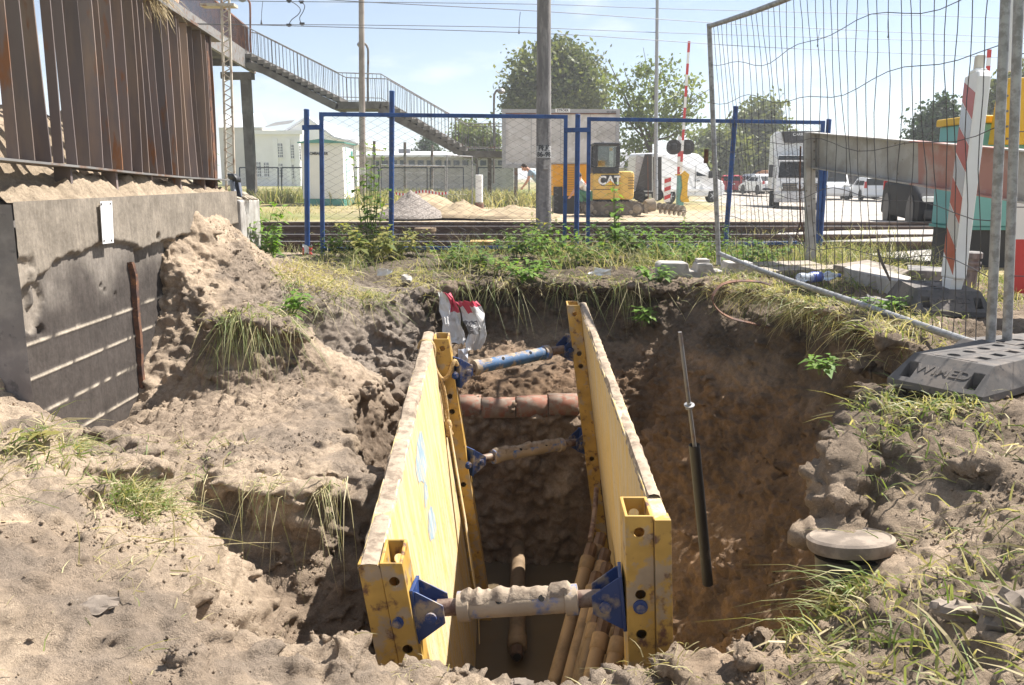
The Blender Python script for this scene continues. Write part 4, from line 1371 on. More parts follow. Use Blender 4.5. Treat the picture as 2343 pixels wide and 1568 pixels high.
# ================================================================ old concrete retaining wall on the left
def concrete_wall():
    root = thing('concrete_wall', 'weathered board-marked concrete retaining wall below the rusty steel fence', 'wall', (-2.4, 5.6, 0))
    X0 = -2.40
    y0, y1, z0, z1 = 4.10, 7.45, -.10, 1.44
    st = .0125
    ys = np.arange(y0, y1 + 1e-6, st); zs = np.arange(z0, z1 + 1e-6, st)
    Yg, Zg = np.meshgrid(ys, zs)
    pts = np.stack([np.zeros(Yg.size), Yg.ravel(), Zg.ravel()], 1)
    n1 = fbm(pts, 3.0, 4, 81).reshape(Yg.shape); n2 = fbm(pts, 14.0, 3, 83).reshape(Yg.shape); n3 = fbm(pts, 45.0, 2, 85).reshape(Yg.shape)
    d = .002 * n1 + .0016 * n2 + .0014 * n3
    # upper pour stands proud, with a broken lower edge
    crack = np.interp(ys, [4.1, 4.25, 4.5, 4.8, 5.15, 5.35, 5.5, 5.75, 5.95, 7.5], [.97, 1.06, 1.14, 1.16, 1.17, 1.14, 1.10, 1.13, 1.12, 1.15])[None, :] + .025 * n2 + .03 * n1
    up = sstep(-.006, .012, Zg - crack)
    d = d + .030 * up
    # spalled corner and pockets
    cm = 1 - sstep(.05, .42, np.hypot((Yg - 4.15) / 1.0, (Zg - .98) / .75))
    sp = sstep(.12, .26, (n1 + .7 * n2) * cm + .5 * cm - .18)
    d = d - .022 * sp
    for (yy, zz, r) in ((4.95, .93, .014), (4.99, .90, .012), (5.12, .86, .011), (4.28, .78, .03), (5.75, 1.16, .025)):
        d = d - .035 * (1 - sstep(r * .5, r * 1.4, np.hypot(Yg - yy, Zg - zz) + .006 * n2))
    # fins of mortar squeezed between the shuttering boards
    rid = np.zeros_like(d)
    for k, zz in enumerate((.74, .56, .37, .19, .02)):
        w = .0065 + .003 * n2
        on = sstep(-.35, .1, n1 * .8 + n2 * .7 + .15)
        rid = np.maximum(rid, (1 - sstep(w * .4, w * 1.3, np.abs(Zg - zz - .004 * n2))) * on)
    rid = rid * (1 - up)
    d = d + .007 * rid
    # right-hand bay set back beyond the rusty strip
    back = sstep(5.42, 5.435, Yg + .01 * n2) * (1 - up)
    d = d - .035 * back
    V = np.stack([X0 + d.ravel(), Yg.ravel(), Zg.ravel()], 1)
    h, w = Yg.shape
    idx = np.arange(h * w).reshape(h, w)
    F = np.stack([idx[:-1, :-1], idx[:-1, 1:], idx[1:, 1:], idx[1:, :-1]], -1).reshape(-1, 4)
    me = bpy.data.meshes.new('face')
    me.from_pydata((V - np.array([-2.4, 5.6, 0])).tolist(), [], F.tolist())
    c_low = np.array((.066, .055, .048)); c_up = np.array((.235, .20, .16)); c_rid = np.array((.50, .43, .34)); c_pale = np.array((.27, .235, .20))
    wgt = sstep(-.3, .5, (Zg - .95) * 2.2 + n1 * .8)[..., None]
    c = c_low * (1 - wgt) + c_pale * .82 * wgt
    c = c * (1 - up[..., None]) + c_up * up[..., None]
    c = c * (1 - sp[..., None] * .6) + np.array((.34, .29, .235)) * sp[..., None] * .6
    c = c * (1 - rid[..., None]) + c_rid * rid[..., None]
    c = c * (1 + .16 * n2[..., None])
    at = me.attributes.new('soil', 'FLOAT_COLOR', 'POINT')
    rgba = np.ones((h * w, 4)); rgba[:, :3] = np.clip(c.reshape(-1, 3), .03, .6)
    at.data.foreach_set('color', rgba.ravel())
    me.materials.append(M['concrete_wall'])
    me.polygons.foreach_set('use_smooth', [True] * len(me.polygons))
    o = bpy.data.objects.new('face', me); col.objects.link(o); o.parent = root
    # body behind the face, and the return face on the near side
    mb = MB()
    mb.bx(-4.4, X0 - .05, y0 + .001, 4.6, z0, z1 - .005)
    mb.bx(-2.80, X0 - .05, 4.6, y1, z0, z1 - .004)
    b = mb.build('body', 'wall_body', root)
    # near face relief
    xs = np.arange(-4.4, X0 + .03, .025); zz = np.arange(z0, z1 + .001, .025)
    Xg, Zq = np.meshgrid(xs, zz)
    p = np.stack([Xg.ravel(), np.full(Xg.size, 4.1), Zq.ravel()], 1)
    dd = .008 * fbm(p, 6.0, 4, 91)
    rr = np.stack([Xg.ravel(), 4.098 + dd - .004, Zq.ravel()], 1)
    mb = MB(); h2, w2 = Xg.shape
    mb.grid([[Vector(rr[i * w2 + k]) for k in range(w2)] for i in range(h2)])
    mb.build('near_face', 'wall_body', root, smooth=True)
    mb = MB(); mb.bx(-2.82, X0 + .028, y0 - .002, y1, z1 - .03, z1 + .004)
    # rusty strip let into the joint
    mb = MB()
    zs_ = [z0 + .15 * k for k in range(9)]
    rows = []
    R = random.Random(4)
    prof = [PX(297, 600, X0 + .01), PX(304, 622, X0 + .015), PX(309, 680, X0 + .015), PX(315, 760, X0 + .012), PX(321, 850, X0 + .01), PX(326, 905, X0 + .01)]
    for p in smooth_path(prof, 5):
        j = R.uniform(-.006, .006)
        rows.append([p + Vector((-.03, -.018 + j, 0)), p + Vector((.018, -.014 + j, 0)), p + Vector((.02, .016 + j, 0)), p + Vector((-.03, .02 + j, 0))])
    mb.grid(rows)
    mb.build('rusty_strip', 'rust', root)
    return root
concrete_wall()
# far pier of the wall
mb = MB()
a = PX(475, 452, -2.42); 
mb.bx(-2.75, -2.35, 7.47, 8.05, .55, 1.36)
tag(mb.build('concrete_pier', 'concrete_pale', bevel=.02), 'short concrete pier past the end of the retaining wall under the glove', 'pier')
# white plate screwed to the wall
pl = thing('wall_plate', 'blank white metal plate screwed to the concrete wall', 'plate', PX(244, 505, -2.36))
X = -2.352
p = [PX(228, 462, X), PX(255, 460, X), PX(259, 556, X), PX(234, 559, X)]
mb = MB(); mb.prism([p[3], p[2], p[1], p[0]], (.004, 0, 0)); mb.build('plate', 'white_plate', pl, bevel=.0015)
for q in ((232, 467), (252, 466), (238, 551), (255, 550)):
    c = PX(q[0], q[1], X + .005)
    mb = MB(); mb.lathe([(.007, 0), (.007, .003), (.003, .005)], c, (1, 0, 0), 8); mb.build('screw', 'old_steel', pl)
for q in ((236, 500),):
    mb = MB(); mb.bx(-2.40, X, p[0].y + .02, p[0].y + .05, p[2].z, p[1].z - .02); mb.build('backing_batten', 'board_old', pl)

# ================================================================ rusty fin fence on top of the wall
def fin_fence():
    root = thing('steel_fin_fence', 'rusty fence of upright steel fins holding back loose sand', 'fence', (-2.5, 5.9, 1.42))
    X = -2.47
    def rail_z(y): return float(np.interp(y, [3.9, 4.3, 5.0, 5.7, 6.6, 7.6], [1.655, 1.64, 1.615, 1.585, 1.555, 1.535]))
    def top_zz(y): return float(np.interp(y, [3.9, 6.3, 7.6], [3.05, 2.74, 2.66]))
    us = [0, 22, 43, 86, 120, 157, 183, 213, 241, 269, 289, 312, 332, 355, 370, 388, 404, 421, 434, 447, 461, 477, 488, 500, 511, 520]
    R = random.Random(3)
    ys = []
    for u in us:
        ys.append(-X * FPX / (1171 - u) * .985)
    y = ys[0]
    ys = [ys[0] - .14] + ys
    for i, y in enumerate(ys):
        zb, zt = rail_z(y) + .005, top_zz(y)
        lx = R.uniform(-.018, .018); ly = R.uniform(-.014, .014)
        yaw = R.uniform(-.30, .22)
        w = .115 + R.uniform(-.012, .02)
        if i in (4, 7, 8): w *= .45
        th = .007
        rows = []
        n = 12
        for k in range(n + 1):
            t = k / n
            bow = math.sin(t * math.pi) * lx * .5
            o = Vector((X + lx * t + bow, y + ly * t, zb + (zt - zb) * t))
            a = yaw + .05 * math.sin(2 * t + i)
            ax = Vector((-math.cos(a), math.sin(a), 0)); an = Vector((math.sin(a), math.cos(a), 0))
            rows.append([o - an * th / 2, o + an * th / 2, o + an * th / 2 + ax * w, o - an * th / 2 + ax * w])
        mb = MB(); mb.grid(rows, wrap=True)
        mb.f.append((0, 1, 2, 3)); mb.m.append(0); q = n * 4; mb.f.append((q, q + 1, q + 2, q + 3)); mb.m.append(0)
        mb.build('fin', 'fin_steel', root)
    # bottom rail, bent
    mb = MB()
    rows = []
    yy = np.linspace(3.9, 7.50, 30)
    for y in yy:
        z = rail_z(float(y))
        rows.append([Vector((X + .03, y, z - .012)), Vector((X + .03, y, z)), Vector((X - .12, y, z)), Vector((X - .12, y, z - .012))])
    mb.grid(rows, wrap=True); mb.build('bottom_rail', 'old_steel', root)
    mb = MB()
    rows = []
    for y in yy:
        z = top_zz(float(y))
        rows.append([Vector((X + .035, y, z)), Vector((X + .035, y, z + .02)), Vector((X - .12, y, z + .02)), Vector((X - .12, y, z))])
    mb.grid(rows, wrap=True); mb.build('top_rail', 'old_steel', root)
    for u in (8, 197, 297, 375, 438, 491):
        y = -X * FPX / (1171 - u) * .985
        mb = MB(); mb.bx(X - .09, X - .0, y - .012, y + .012, 1.34, rail_z(y) - .013); mb.build('foot', 'fin_steel', root)
    y = -X * FPX / (1171 - 517) * .985
    mb = MB(); mb.bx(X - .09, X, y - .03, y + .03, 1.3, top_zz(y)); mb.build('end_post', 'rust', root)
    return root
fin_fence()
# sand spilling through the fence on to the wall top
def spill():
    ys = np.arange(4.12, 7.46, .014); ss = np.linspace(0, 1, 34)
    Yg, Sg = np.meshgrid(ys, ss)
    q = np.stack([Sg.ravel() * .6, Yg.ravel(), np.zeros(Yg.size)], 1)
    n1 = fbm(q, 2.4, 3, 101).reshape(Yg.shape); n2 = fbm(q, 9.0, 3, 103).reshape(Yg.shape)
    ce = cells(q, 17.0, 9).reshape(Yg.shape); ce2 = cells(q, 38.0, 10).reshape(Yg.shape)
    X = -2.395 - .58 * Sg + .012 * n2
    amp = np.interp(ys, [4.1, 4.5, 5.0, 5.6, 6.2, 6.8, 7.45], [.07, .10, .11, .12, .09, .06, .02])[None, :]
    Z = 1.432 + amp * (1 + .8 * n1) * sstep(0, .22, Sg) + .34 * sstep(.25, .9, Sg) * (amp / .11) * (1 + .4 * n1) + (.05 * (.45 - ce) + .02 * (.45 - ce2) + .025 * n2) * sstep(0, .08, Sg)
    h, w = Yg.shape
    V = np.stack([X.ravel(), Yg.ravel(), Z.ravel()], 1)
    idx = np.arange(h * w).reshape(h, w)
    F = np.stack([idx[:-1, :-1], idx[:-1, 1:], idx[1:, 1:], idx[1:, :-1]], -1).reshape(-1, 4)[:, ::-1]
    me = bpy.data.meshes.new('spilled_sand'); me.from_pydata(V.tolist(), [], F.tolist())
    at = me.attributes.new('soil', 'FLOAT_COLOR', 'POINT'); rgba = np.ones((h * w, 4)); rgba[:, :3] = np.array((.40, .315, .225)) * (1 + .12 * n2.ravel())[:, None]
    at.data.foreach_set('color', rgba.ravel())
    me.materials.append(M['soil']); me.polygons.foreach_set('use_smooth', [True] * len(me.polygons))
    o = bpy.data.objects.new('spilled_sand', me); col.objects.link(o)
    stuff(o); tag(o, 'loose sand spilling through the fin fence on to the wall top', 'sand')
spill()
# straw hung over the top of the fence
def straw_tuft(name, label, cat, centre, spread, n, L, droop, seed, mat='straw', r=.0022):
    R = random.Random(seed)
    root = thing(name, label, cat, centre)
    mb = MB()
    for i in range(n):
        p = Vector(centre) + Vector((R.gauss(0, spread[0]), R.gauss(0, spread[1]), R.gauss(0, spread[2])))
        a = R.uniform(0, 6.28); el = R.uniform(-.9, .7)
        d = Vector((math.cos(a) * math.cos(el), math.sin(a) * math.cos(el), math.sin(el)))
        l = L * R.uniform(.4, 1.2)
        pts = [p + d * (l * t) + Vector((0, 0, -droop * l * t * t)) for t in (0, .35, .7, 1)]
        mb.tube(pts, [r, r, r * .8, r * .4], 3, False)
    stuff(mb.build('stalks', mat, root, fix=False))
    return root
y = 6.2
mb = MB()
tuft = straw_tuft('straw_bundle', 'matted straw and earth hanging over the top rail of the fin fence', 'straw', (-2.52, 6.25, 2.80), (.04, .10, .03), 150, .17, .8, 5)
mb = MB()
R = random.Random(9)
for k in range(14):
    c = Vector((-2.53 + R.uniform(-.05, .04), 6.25 + R.uniform(-.2, .2), 2.79 + R.uniform(-.03, .08)))
    mb.lathe([(.005, -.05), (.045 + R.uniform(0, .02), -.025), (.055 + R.uniform(0, .02), .01), (.03, .045), (.004, .055)], c, (R.uniform(-.4, .4), R.uniform(-.4, .4), 1), 9)
mb.build('earth', 'dry_mud', tuft, smooth=True)
# grey jacket hung on the fence end, gloves on the pier
def cloth_sheet(name, mat, root, outline_l, outline_r, Y, folds=4, depth=.05, thick=.012, nseg=14):
    rows = []
    for i in range(len(outline_l)):
        a, b = outline_l[i], outline_r[i]
        row = []
        for k in range(nseg + 1):
            t = k / nseg
            u, v = a[0] + (b[0] - a[0]) * t, a[1] + (b[1] - a[1]) * t
            dep = math.sin(t * math.pi * folds + i * .35) * depth * (.35 + .65 * i / len(outline_l)) + math.sin(t * math.pi) * -.06
            row.append(P(u, v, Y + dep))
        rows.append(row)
    mb = MB(); mb.grid(rows)
    return mb.build(name, mat, root, smooth=True, solid=thick)
jk = thing('jacket', 'grey-blue work jacket hung on the end of the fin fence', 'jacket', P(545, 490, 7.75))
cloth_sheet('body', 'jacket_cloth', jk, [(522,402),(524,415),(527,430),(530,446),(532,462),(532,478),(530,492)], [(546,404),(551,420),(554,436),(559,452),(563,468),(567,482),(569,494)], 7.72, 4, .05)
cloth_sheet('lapel', 'jacket_grey', jk, [(524,412),(526,425),(528,440),(531,452)], [(533,414),(538,428),(541,440),(536,452)], 7.62, 1, .02, .01, 6)
cloth_sheet('collar', 'black_part', jk, [(519,399),(521,406),(525,414)], [(541,398),(551,408),(552,418)], 7.64, 2, .03, .015, 8)
def glove(root_label, base, ang, seed):
    root = thing('work_glove', root_label, 'glove', base, 'gloves lying on the pier')
    mb = MB(); R = random.Random(seed)
    ca, sa = math.cos(ang), math.sin(ang)
    def T(x, y, z): return Vector(base) + Vector((x * ca - y * sa, x * sa + y * ca, z))
    mb.tube([T(-.10, 0, .02), T(-.05, 0, .024), T(0, 0, .03), T(.05, .0, .026)], [.034, .036, .045, .03], 10)
    for k, yy in enumerate((-.035, -.012, .012, .034)):
        l = (.075, .09, .085, .065)[k]
        mb.tube([T(.02, yy, .028), T(.06, yy * 1.3, .026), T(.05 + l, yy * 1.7, .004)], [.012, .0115, .008], 8)
    mb.tube([T(-.03, .035, .024), T(.0, .065, .02), T(.03, .078, .012)], [.014, .012, .008], 8)
    mb.build('fabric', 'glove', root, smooth=True)
glove('pale cotton work glove lying flat on the concrete pier', (-2.52, 7.62, 1.36), .3, 1)
glove('pale work glove drooping over the edge of the pier', (-2.40, 7.72, 1.355), -.5, 2)
# ================================================================ railway tracks
def rail_mesh(mb, Y, x0, x1, z0):
    prof = [(-.065, 0), (.065, 0), (.065, .012), (.012, .03), (.010, .115), (.034, .128), (.035, .165), (.028, .170), (-.028, .170), (-.035, .165), (-.034, .128), (-.010, .115), (-.012, .03), (-.065, .012)]
    n = len(prof)
    xs = np.linspace(x0, x1, 24)
    rows = [[Vector((x, Y + a, z0 + b)) for a, b in prof] for x in xs]
    mb.grid(rows, wrap=True)
for label, ys, tr in (('rusty railway track beside the blue mesh fence', (11.30, 12.735), 0), ('second railway track just beyond the concrete pole', (14.90, 16.335), 1)):
    root = thing('railway_track', label, 'railway track', (0, sum(ys) / 2, .55), 'railway tracks')
    for Y in ys:
        mb = MB(); rail_mesh(mb, Y, -55, 45, .555); r = mb.build('rail', 'rail_side', root)
        mb = MB(); mb.bx(-55, 45, Y - .024, Y + .024, .7245, .7275); mb.build('running_surface', 'rail_head', r)
    ym = sum(ys) / 2
    sl = None
    for k in range(34):
        x = -12.2 + k * .6 + (tr * .2)
        if sl is None:
            mb = MB(); mb.bx(-.12, .12, -1.28, 1.28, -.12, .0); sl = mb.build('sleeper', 'sleeper', root, bevel=.02, local=True)
            s = sl
        else:
            s = sl.copy(); col.objects.link(s)
        s.location = (x, 0, .01)
# low track-side boxes
mb = MB(); mb.bx(-.50, -.24, 10.75, 11.0, .55, .74); mb.bx(-.53, -.21, 10.72, 11.03, .74, .765)
tag(mb.build('cable_box', 'track_box', bevel=.006), 'low ochre cable box beside the near rail among weeds', 'box')
mb = MB(); c = P(973, 535, 13.4); mb.lathe([(.16, -.02), (.15, .16), (.17, .17), (.17, .22), (.06, .225)], (c.x, 13.4, .56), (0, 0, 1), 18)
tag(mb.build('track_bollard', 'casing_beige', smooth=True), 'round beige marker stub between the two rails', 'marker')

# ================================================================ blue chain-link fence
def Yf(u): return 10.1 + .9 * (u - 700) / 1195
def PF(u, v): return P(u, v, Yf(u))
def chain_link(root, c00, c10, c11, c01, pitch=.0805, r=.0028, ph=.083, mat='wire_steel'):
    """zig-zag wires hooked into each other, stretched over the quad bottom-left, bottom-right, top-right, top-left"""
    W = ((c10 - c00).length + (c11 - c01).length) / 2
    Hh = ((c01 - c00).length + (c11 - c10).length) / 2
    nx = int(W / pitch); nz = int(Hh / (ph / 2))
    nrm = (c10 - c00).cross(c01 - c00).normalized()
    mb = MB()
    for k in range(nx + 1):
        pts = []
        for j in range(nz + 1):
            s = (k + .5 + (.5 if (j + k) % 2 else -.5)) / nx
            s = min(max(s * (nx / (nx + .999)), 0), 1)
            t = j / nz
            sag = .012 * math.sin(s * 17 + 3 * t) * math.sin(t * 7 + s * 5)
            p = (c00.lerp(c10, s)).lerp(c01.lerp(c11, s), t) + nrm * (.003 if j % 2 else -.003) + nrm * sag
            pts.append(p)
        mb.tube(pts, r, 3, False)
    return mb.build('chain_link', mat, root, fix=False)
def sq_bar(mb, a, b, w): mb.bar(a, b, w, w, (0, 1, 0))
def frame_panel(label, tl, tr, bl, br, mesh_bottom):
    root = thing('chain_link_fence', label, 'fence panel', (bl + br) / 2, 'blue fence panels')
    mb = MB(); sq_bar(mb, tl, tr, .045); mb.build('top_bar', 'fence_blue', root, bevel=.003)
    for a, b in ((bl, tl), (br, tr)):
        mb = MB(); mb.bar(a, b + (b - a).normalized() * .0225, .046, .046, (0, 1, 0)); mb.build('upright', 'fence_blue', root, bevel=.003)
    a, b = bl.lerp(tl, mesh_bottom), br.lerp(tr, mesh_bottom)
    mb = MB(); sq_bar(mb, a, b, .04); mb.build('bottom_bar', 'fence_blue', root, bevel=.003)
    chain_link(root, a, b, tr, tl)
    return root
pan1 = frame_panel('blue framed chain-link fence panel between the leafy shrub and concrete pole', PF(735, 262), PF(1294, 268), PF(738, 588), PF(1291, 582), .055)
pan2 = frame_panel('blue framed chain-link fence panel in front of the yellow mini excavator', PF(1347, 273), PF(1882, 281), PF(1344, 580), PF(1868, 566), .04)
def fpost(u0, v0, u1, v1, label, r=.031):
    a, b = PF(u1, v1), PF(u0, v0)
    root = thing('fence_post', label, 'post', a, 'blue fence posts')
    mb = MB(); mb.tube([a - (b - a).normalized() * .1, b], r, 16); mb.build('tube', 'fence_blue', root, smooth=True)
    mb = MB(); mb.lathe([(r * 1.03, -.01), (r * 1.03, .004), (r * .8, .01)], b, b - a, 16); mb.build('cap', 'fence_blue', root, smooth=True)
    return root
p1 = fpost(701, 252, 703, 590, 'scuffed blue post at the free end of the fence with tape at its foot')
fpost(895, 209, 893, 585, 'tall blue post wired to the middle of the left fence panel').location.y += .055
fpost(1322, 263, 1318, 590, 'blue post between the two framed fence panels').location.y += .03
fpost(1686, 244, 1661, 570, 'tall leaning blue post behind the right fence panel').location.y += .06
fpost(1898, 274, 1876, 572, 'short blue post beside the galvanised beam end').location.y += .03
for (a, b, par) in ((PF(693, 293), PF(738, 292), pan1), (PF(1289, 299), PF(1350, 298), pan2)):
    mb = MB(); mb.bar(a + Vector((0, -.045, 0)), b + Vector((0, -.045, 0)), .012, .055); mb.build('connector', 'fence_blue', par, bevel=.002)
# tape scrap round the first post
mb = MB()
c = P(704, 573, 10.05)
R = random.Random(2)
rows = []
for i in range(5):
    rows.append([c + Vector((math.cos(a) * (.045 + .02 * R.random()), math.sin(a) * .05 - .02, .045 - i * .022 + .012 * R.random() + (.02 * math.sin(3 * a)))) for a in [2 * math.pi * k / 18 for k in range(18)]])
mb.grid(rows, wrap=True)
mb.m = [(1 if (f[0] // 3) % 2 else 0) for f in mb.f]
tag(mb.build('warning_tape', ['white_paint', 'red_paint'], solid=.002), 'scrap of red and white tape tied low round the blue end post', 'tape')

# ================================================================ concrete pole with sign
pole = thing('concrete_pole', 'stout grey concrete pole with a painted number between the tracks', 'pole', P(1243, 527, 13.9))
b0 = P(1243, 527, 13.9)
top = P(1245, -420, 13.9)
mb = MB()
n = 40
mb.tube([b0 + (top - b0) * (i / n) - Vector((0, 0, .05 if i == 0 else 0)) for i in range(n + 1)], [.127 - .034 * i / n for i in range(n + 1)], 22)
mb.build('shaft', 'concrete_pole', pole, smooth=True)
def on_pole(v): return P(1243.5, v, 13.9)
rows = []
for v in (335, 341, 348, 355, 362):
    c = on_pole(v); rows.append([c + Vector((math.sin(a) * .128, -math.cos(a) * .128, 0)) for a in np.linspace(-1.15, 1.15, 13)])
mb = MB(); mb.grid(rows); mb.build('number_field', 'sheet_grey_white', pole, smooth=True)
def text_on_pole(txt, v, size):
    o = text_mesh('lettering', txt, size, 'letter_black', pole, Vector((0, 0, 0)), (1, 0, 0), (0, 0, 1), .001, bold=.004)
    c = on_pole(v)
    for vt in o.data.vertices:
        w = vt.co + Vector(pole.location)
        ang = w.x / .128
        rr = .1295 - w.y * .5
        vt.co = c + Vector((math.sin(ang) * rr, -math.cos(ang) * rr, w.z)) - Vector(pole.location)
text_on_pole('PŁK', 340.5, .115)
text_on_pole('86-98', 354.5, .105)
c = on_pole(378)
mb = MB(); mb.box(c + Vector((.035, -.125, 0)), (.085, .03, .14)); mb.build('junction_plate', 'concrete_pale', pole, bevel=.004)

# ================================================================ temporary mesh fence (galvanised)
def heras(label, Lb, Lt, Rb, Rt, bar_pts, wires, fr_r=.021, seed=4, bent=True):
    root = thing('mesh_fence_panel', label, 'fence panel', Lb, 'temporary mesh fence panels')
    for a, b in ((Lb, Lt), (Rb, Rt)):
        mb = MB(); mb.tube([a, a.lerp(b, .5), b], fr_r, 14); mb.build('upright', 'galvanised', root, smooth=True)
    tp = [Lt.lerp(Rt, t) + Vector((0, 0, -.02 - .05 * math.sin(t * math.pi) * bent)) for t in np.linspace(0, 1, 9)]
    tp[0] = Lt + Vector((0, 0, -.02)); tp[-1] = Rt + Vector((0, 0, -.02))
    mb = MB(); mb.tube(tp, fr_r * .95, 12); mb.build('top_bar', 'galvanised', root, smooth=True)
    bp = smooth_path(bar_pts, 6)
    mb = MB(); mb.tube(bp, fr_r * .95, 12); mb.build('bottom_bar', 'galvanised', root, smooth=True)
    R = random.Random(seed)
    def along(path, s):
        f = s * (len(path) - 1); i = min(int(f), len(path) - 2)
        return path[i].lerp(path[i + 1], f - i)
    # arc-length tables
    def table(path, n=100):
        L = [0]
        for i in range(len(path) - 1): L.append(L[-1] + (path[i + 1] - path[i]).length)
        def at(s):
            t = s * L[-1]
            for i in range(len(L) - 1):
                if t <= L[i + 1] + 1e-9:
                    return path[i].lerp(path[i + 1], (t - L[i]) / max(L[i + 1] - L[i], 1e-9))
            return path[-1]
        return at
    bt, tt = table(bp), table(tp)
    side = (Rb - Lb).normalized()
    nrm = side.cross(Vector((0, 0, 1))).normalized()
    for k in range(1, wires):
        s = k / wires
        a, b = bt(s), tt(s)
        kink = R.choice([0, 0, 0, 0, 1]) * bent
        pts = []
        off = R.uniform(-.012, .012); off2 = R.uniform(-.012, .012)
        for j, t in enumerate(np.linspace(0, 1, 13)):
            w = math.sin(t * math.pi)
            jig = .010 * math.sin(t * math.pi * 6 + k * 1.7) + off * math.sin(t * 2 * math.pi) + off2 * w
            jig += kink * .03 * math.sin(t * math.pi * 3 + k) * w
            pts.append(a.lerp(b, t) + side * jig + nrm * (.02 * math.sin(t * 5 + k * .7) * w * bent))
        mb = MB(); mb.tube(pts, .0023, 5, False); mb.build('wire', 'wire_steel', root, fix=False)
    for q, hgt in enumerate((.17, .33, .50, .67, .83)):
        pts = []
        for j, s in enumerate(np.linspace(0.0, 1, 25)):
            a, b = bt(s), tt(s)
            t = hgt + .02 * math.sin(s * 9 + q * 2.1) * bent + (.012 * math.sin(s * 23 + q) * bent)
            pts.append(a.lerp(b, t) + nrm * .004)
        mb = MB(); mb.tube(pts, .0023, 5, False); mb.build('wire', 'wire_steel', root, fix=False)
    return root
Lb, Lt = P(1644, 606, 7.6), P(1622, 55, 7.6)
Rb = P(2263, 836, 3.80)
dirR = (P(2300, 0, 3.80) - Rb).normalized()
Rt = Rb + dirR * 2.02
bar = [P(1645, 580, 7.6), P(1700, 603, 7.2), P(1800, 640, 6.3), P(1925, 682, 5.3), P(2040, 722, 4.75), P(2150, 760, 4.25), P(2258, 797, 3.80)]
hp = heras('bent galvanised mesh fence panel running along the right rim of the pit', Lb, Lt, Rb, Rt, bar, 36)
mb = MB(); c = P(1624, 358, 7.6); mb.bx(c.x - .05, c.x - .02, c.y - .02, c.y + .02, c.z - .06, c.z + .06); mb.build('rusty_clip', 'rust', hp)
Lb2 = P(2302, 812, 3.92); Lt2 = Lb2 + (P(2330, 0, 3.92) - P(2302, 812, 3.92)).normalized() * 2.02
Rb2 = Lb2 + Vector((2.9, -1.6, .03)); Rt2 = Rb2 + Vector((.05, 0, 2.0))
heras('second mesh fence panel standing behind the post on the double rubber foot', Lb2, Lt2, Rb2, Rt2, [Lb2.lerp(Lt2, .02), Lb2.lerp(Rb2, .5) + Vector((0, 0, .06)), Rb2 + Vector((0, 0, .07))], 30, seed=8, bent=False)

# ================================================================ fence feet
def rubber_foot(label, c, yaw, L, W, Hh, word, tilt=0.0):
    root = thing('rubber_foot', label, 'fence foot', c, 'rubber fence feet', rz=yaw)
    mb = MB()
    s = .13                                        # sloped short ends
    bot = [(-L / 2, -W / 2, 0), (L / 2, -W / 2, 0), (L / 2, W / 2, 0), (-L / 2, W / 2, 0)]
    low = [(x, y, .03) for x, y, z in bot]
    top = [(-L / 2 + s, -W / 2 + .035, Hh), (L / 2 - s, -W / 2 + .035, Hh), (L / 2 - s, W / 2 - .035, Hh), (-L / 2 + s, W / 2 - .035, Hh)]
    mb.add([Vector(p) for p in bot + low + top],
           [(3, 2, 1, 0)] + [(i, (i + 1) % 4, 4 + (i + 1) % 4, 4 + i) for i in range(4)] + [(4 + i, 4 + (i + 1) % 4, 8 + (i + 1) % 4, 8 + i) for i in range(4)] + [(8, 9, 10, 11)])
    body = mb.build('body', 'rubber_grey')
    cut = MB()
    for sx in (-1, 1):                             # lifting pockets in the sloped ends, slots in the top
        for sy in (-1, 1):
            cut.box((sx * (L / 2 - .055), sy * (W / 2 - .065), Hh * .62), (.07, .045, Hh * .7))
        cut.box((sx * (L / 2 - .150), 0, Hh), (.012, W * .45, .02))
    for x in np.linspace(-L / 2 + .22, L / 2 - .22, 4):
        cut.lathe([(.026, Hh - .05), (.026, Hh + .05)], (x, .045, 0), (0, 0, 1), 14)
        cut.box((x + .03, -.06, Hh), (.05, .05, .05))
    co = cut.build('cut', 'rubber_grey'); 
    md = body.modifiers.new('b', 'BOOLEAN'); md.use_self = True; md.operation = 'DIFFERENCE'; md.object = co; md.solver = 'EXACT'
    bpy.context.view_layer.update()
    bake(body); bpy.data.objects.remove(co); body.parent = root
    md = body.modifiers.new('bevel', 'BEVEL'); md.width = .008; md.segments = 2; md.limit_method = 'ANGLE'; md.angle_limit = math.radians(30)
    # raised maker's word on the sloped end
    slope = Vector((s, 0, Hh - .03)).normalized()
    nrm = Vector((-(Hh - .03), 0, s)).normalized()
    cc = Vector((-L / 2 + s * .52, 0, .03 + (Hh - .03) * .50)) + nrm * .001
    save = root.location.copy(); root.location = (0, 0, 0)
    text_mesh('raised_word', word, .062, 'rubber_grey', root, cc, (0, -1, 0), slope, .004, bold=.0012, sx=1.1)
    root.location = save
    return root
f1 = rubber_foot('grey rubber fence foot with a raised word carrying the tall fence post', (2.03, 3.57, .69), math.radians(34), .80, .40, .13, 'WIMED')
zf = .68
f2 = rubber_foot('grey rubber fence foot with a raised word under the striped beacon', (2.72, 5.42, .735), math.radians(78), .80, .42, .14, 'WIMED')
f3 = rubber_foot('grey rubber foot lying under the second fence panel\'s post', (2.44, 3.90, .675), math.radians(20), .80, .40, .13, 'WIMED')
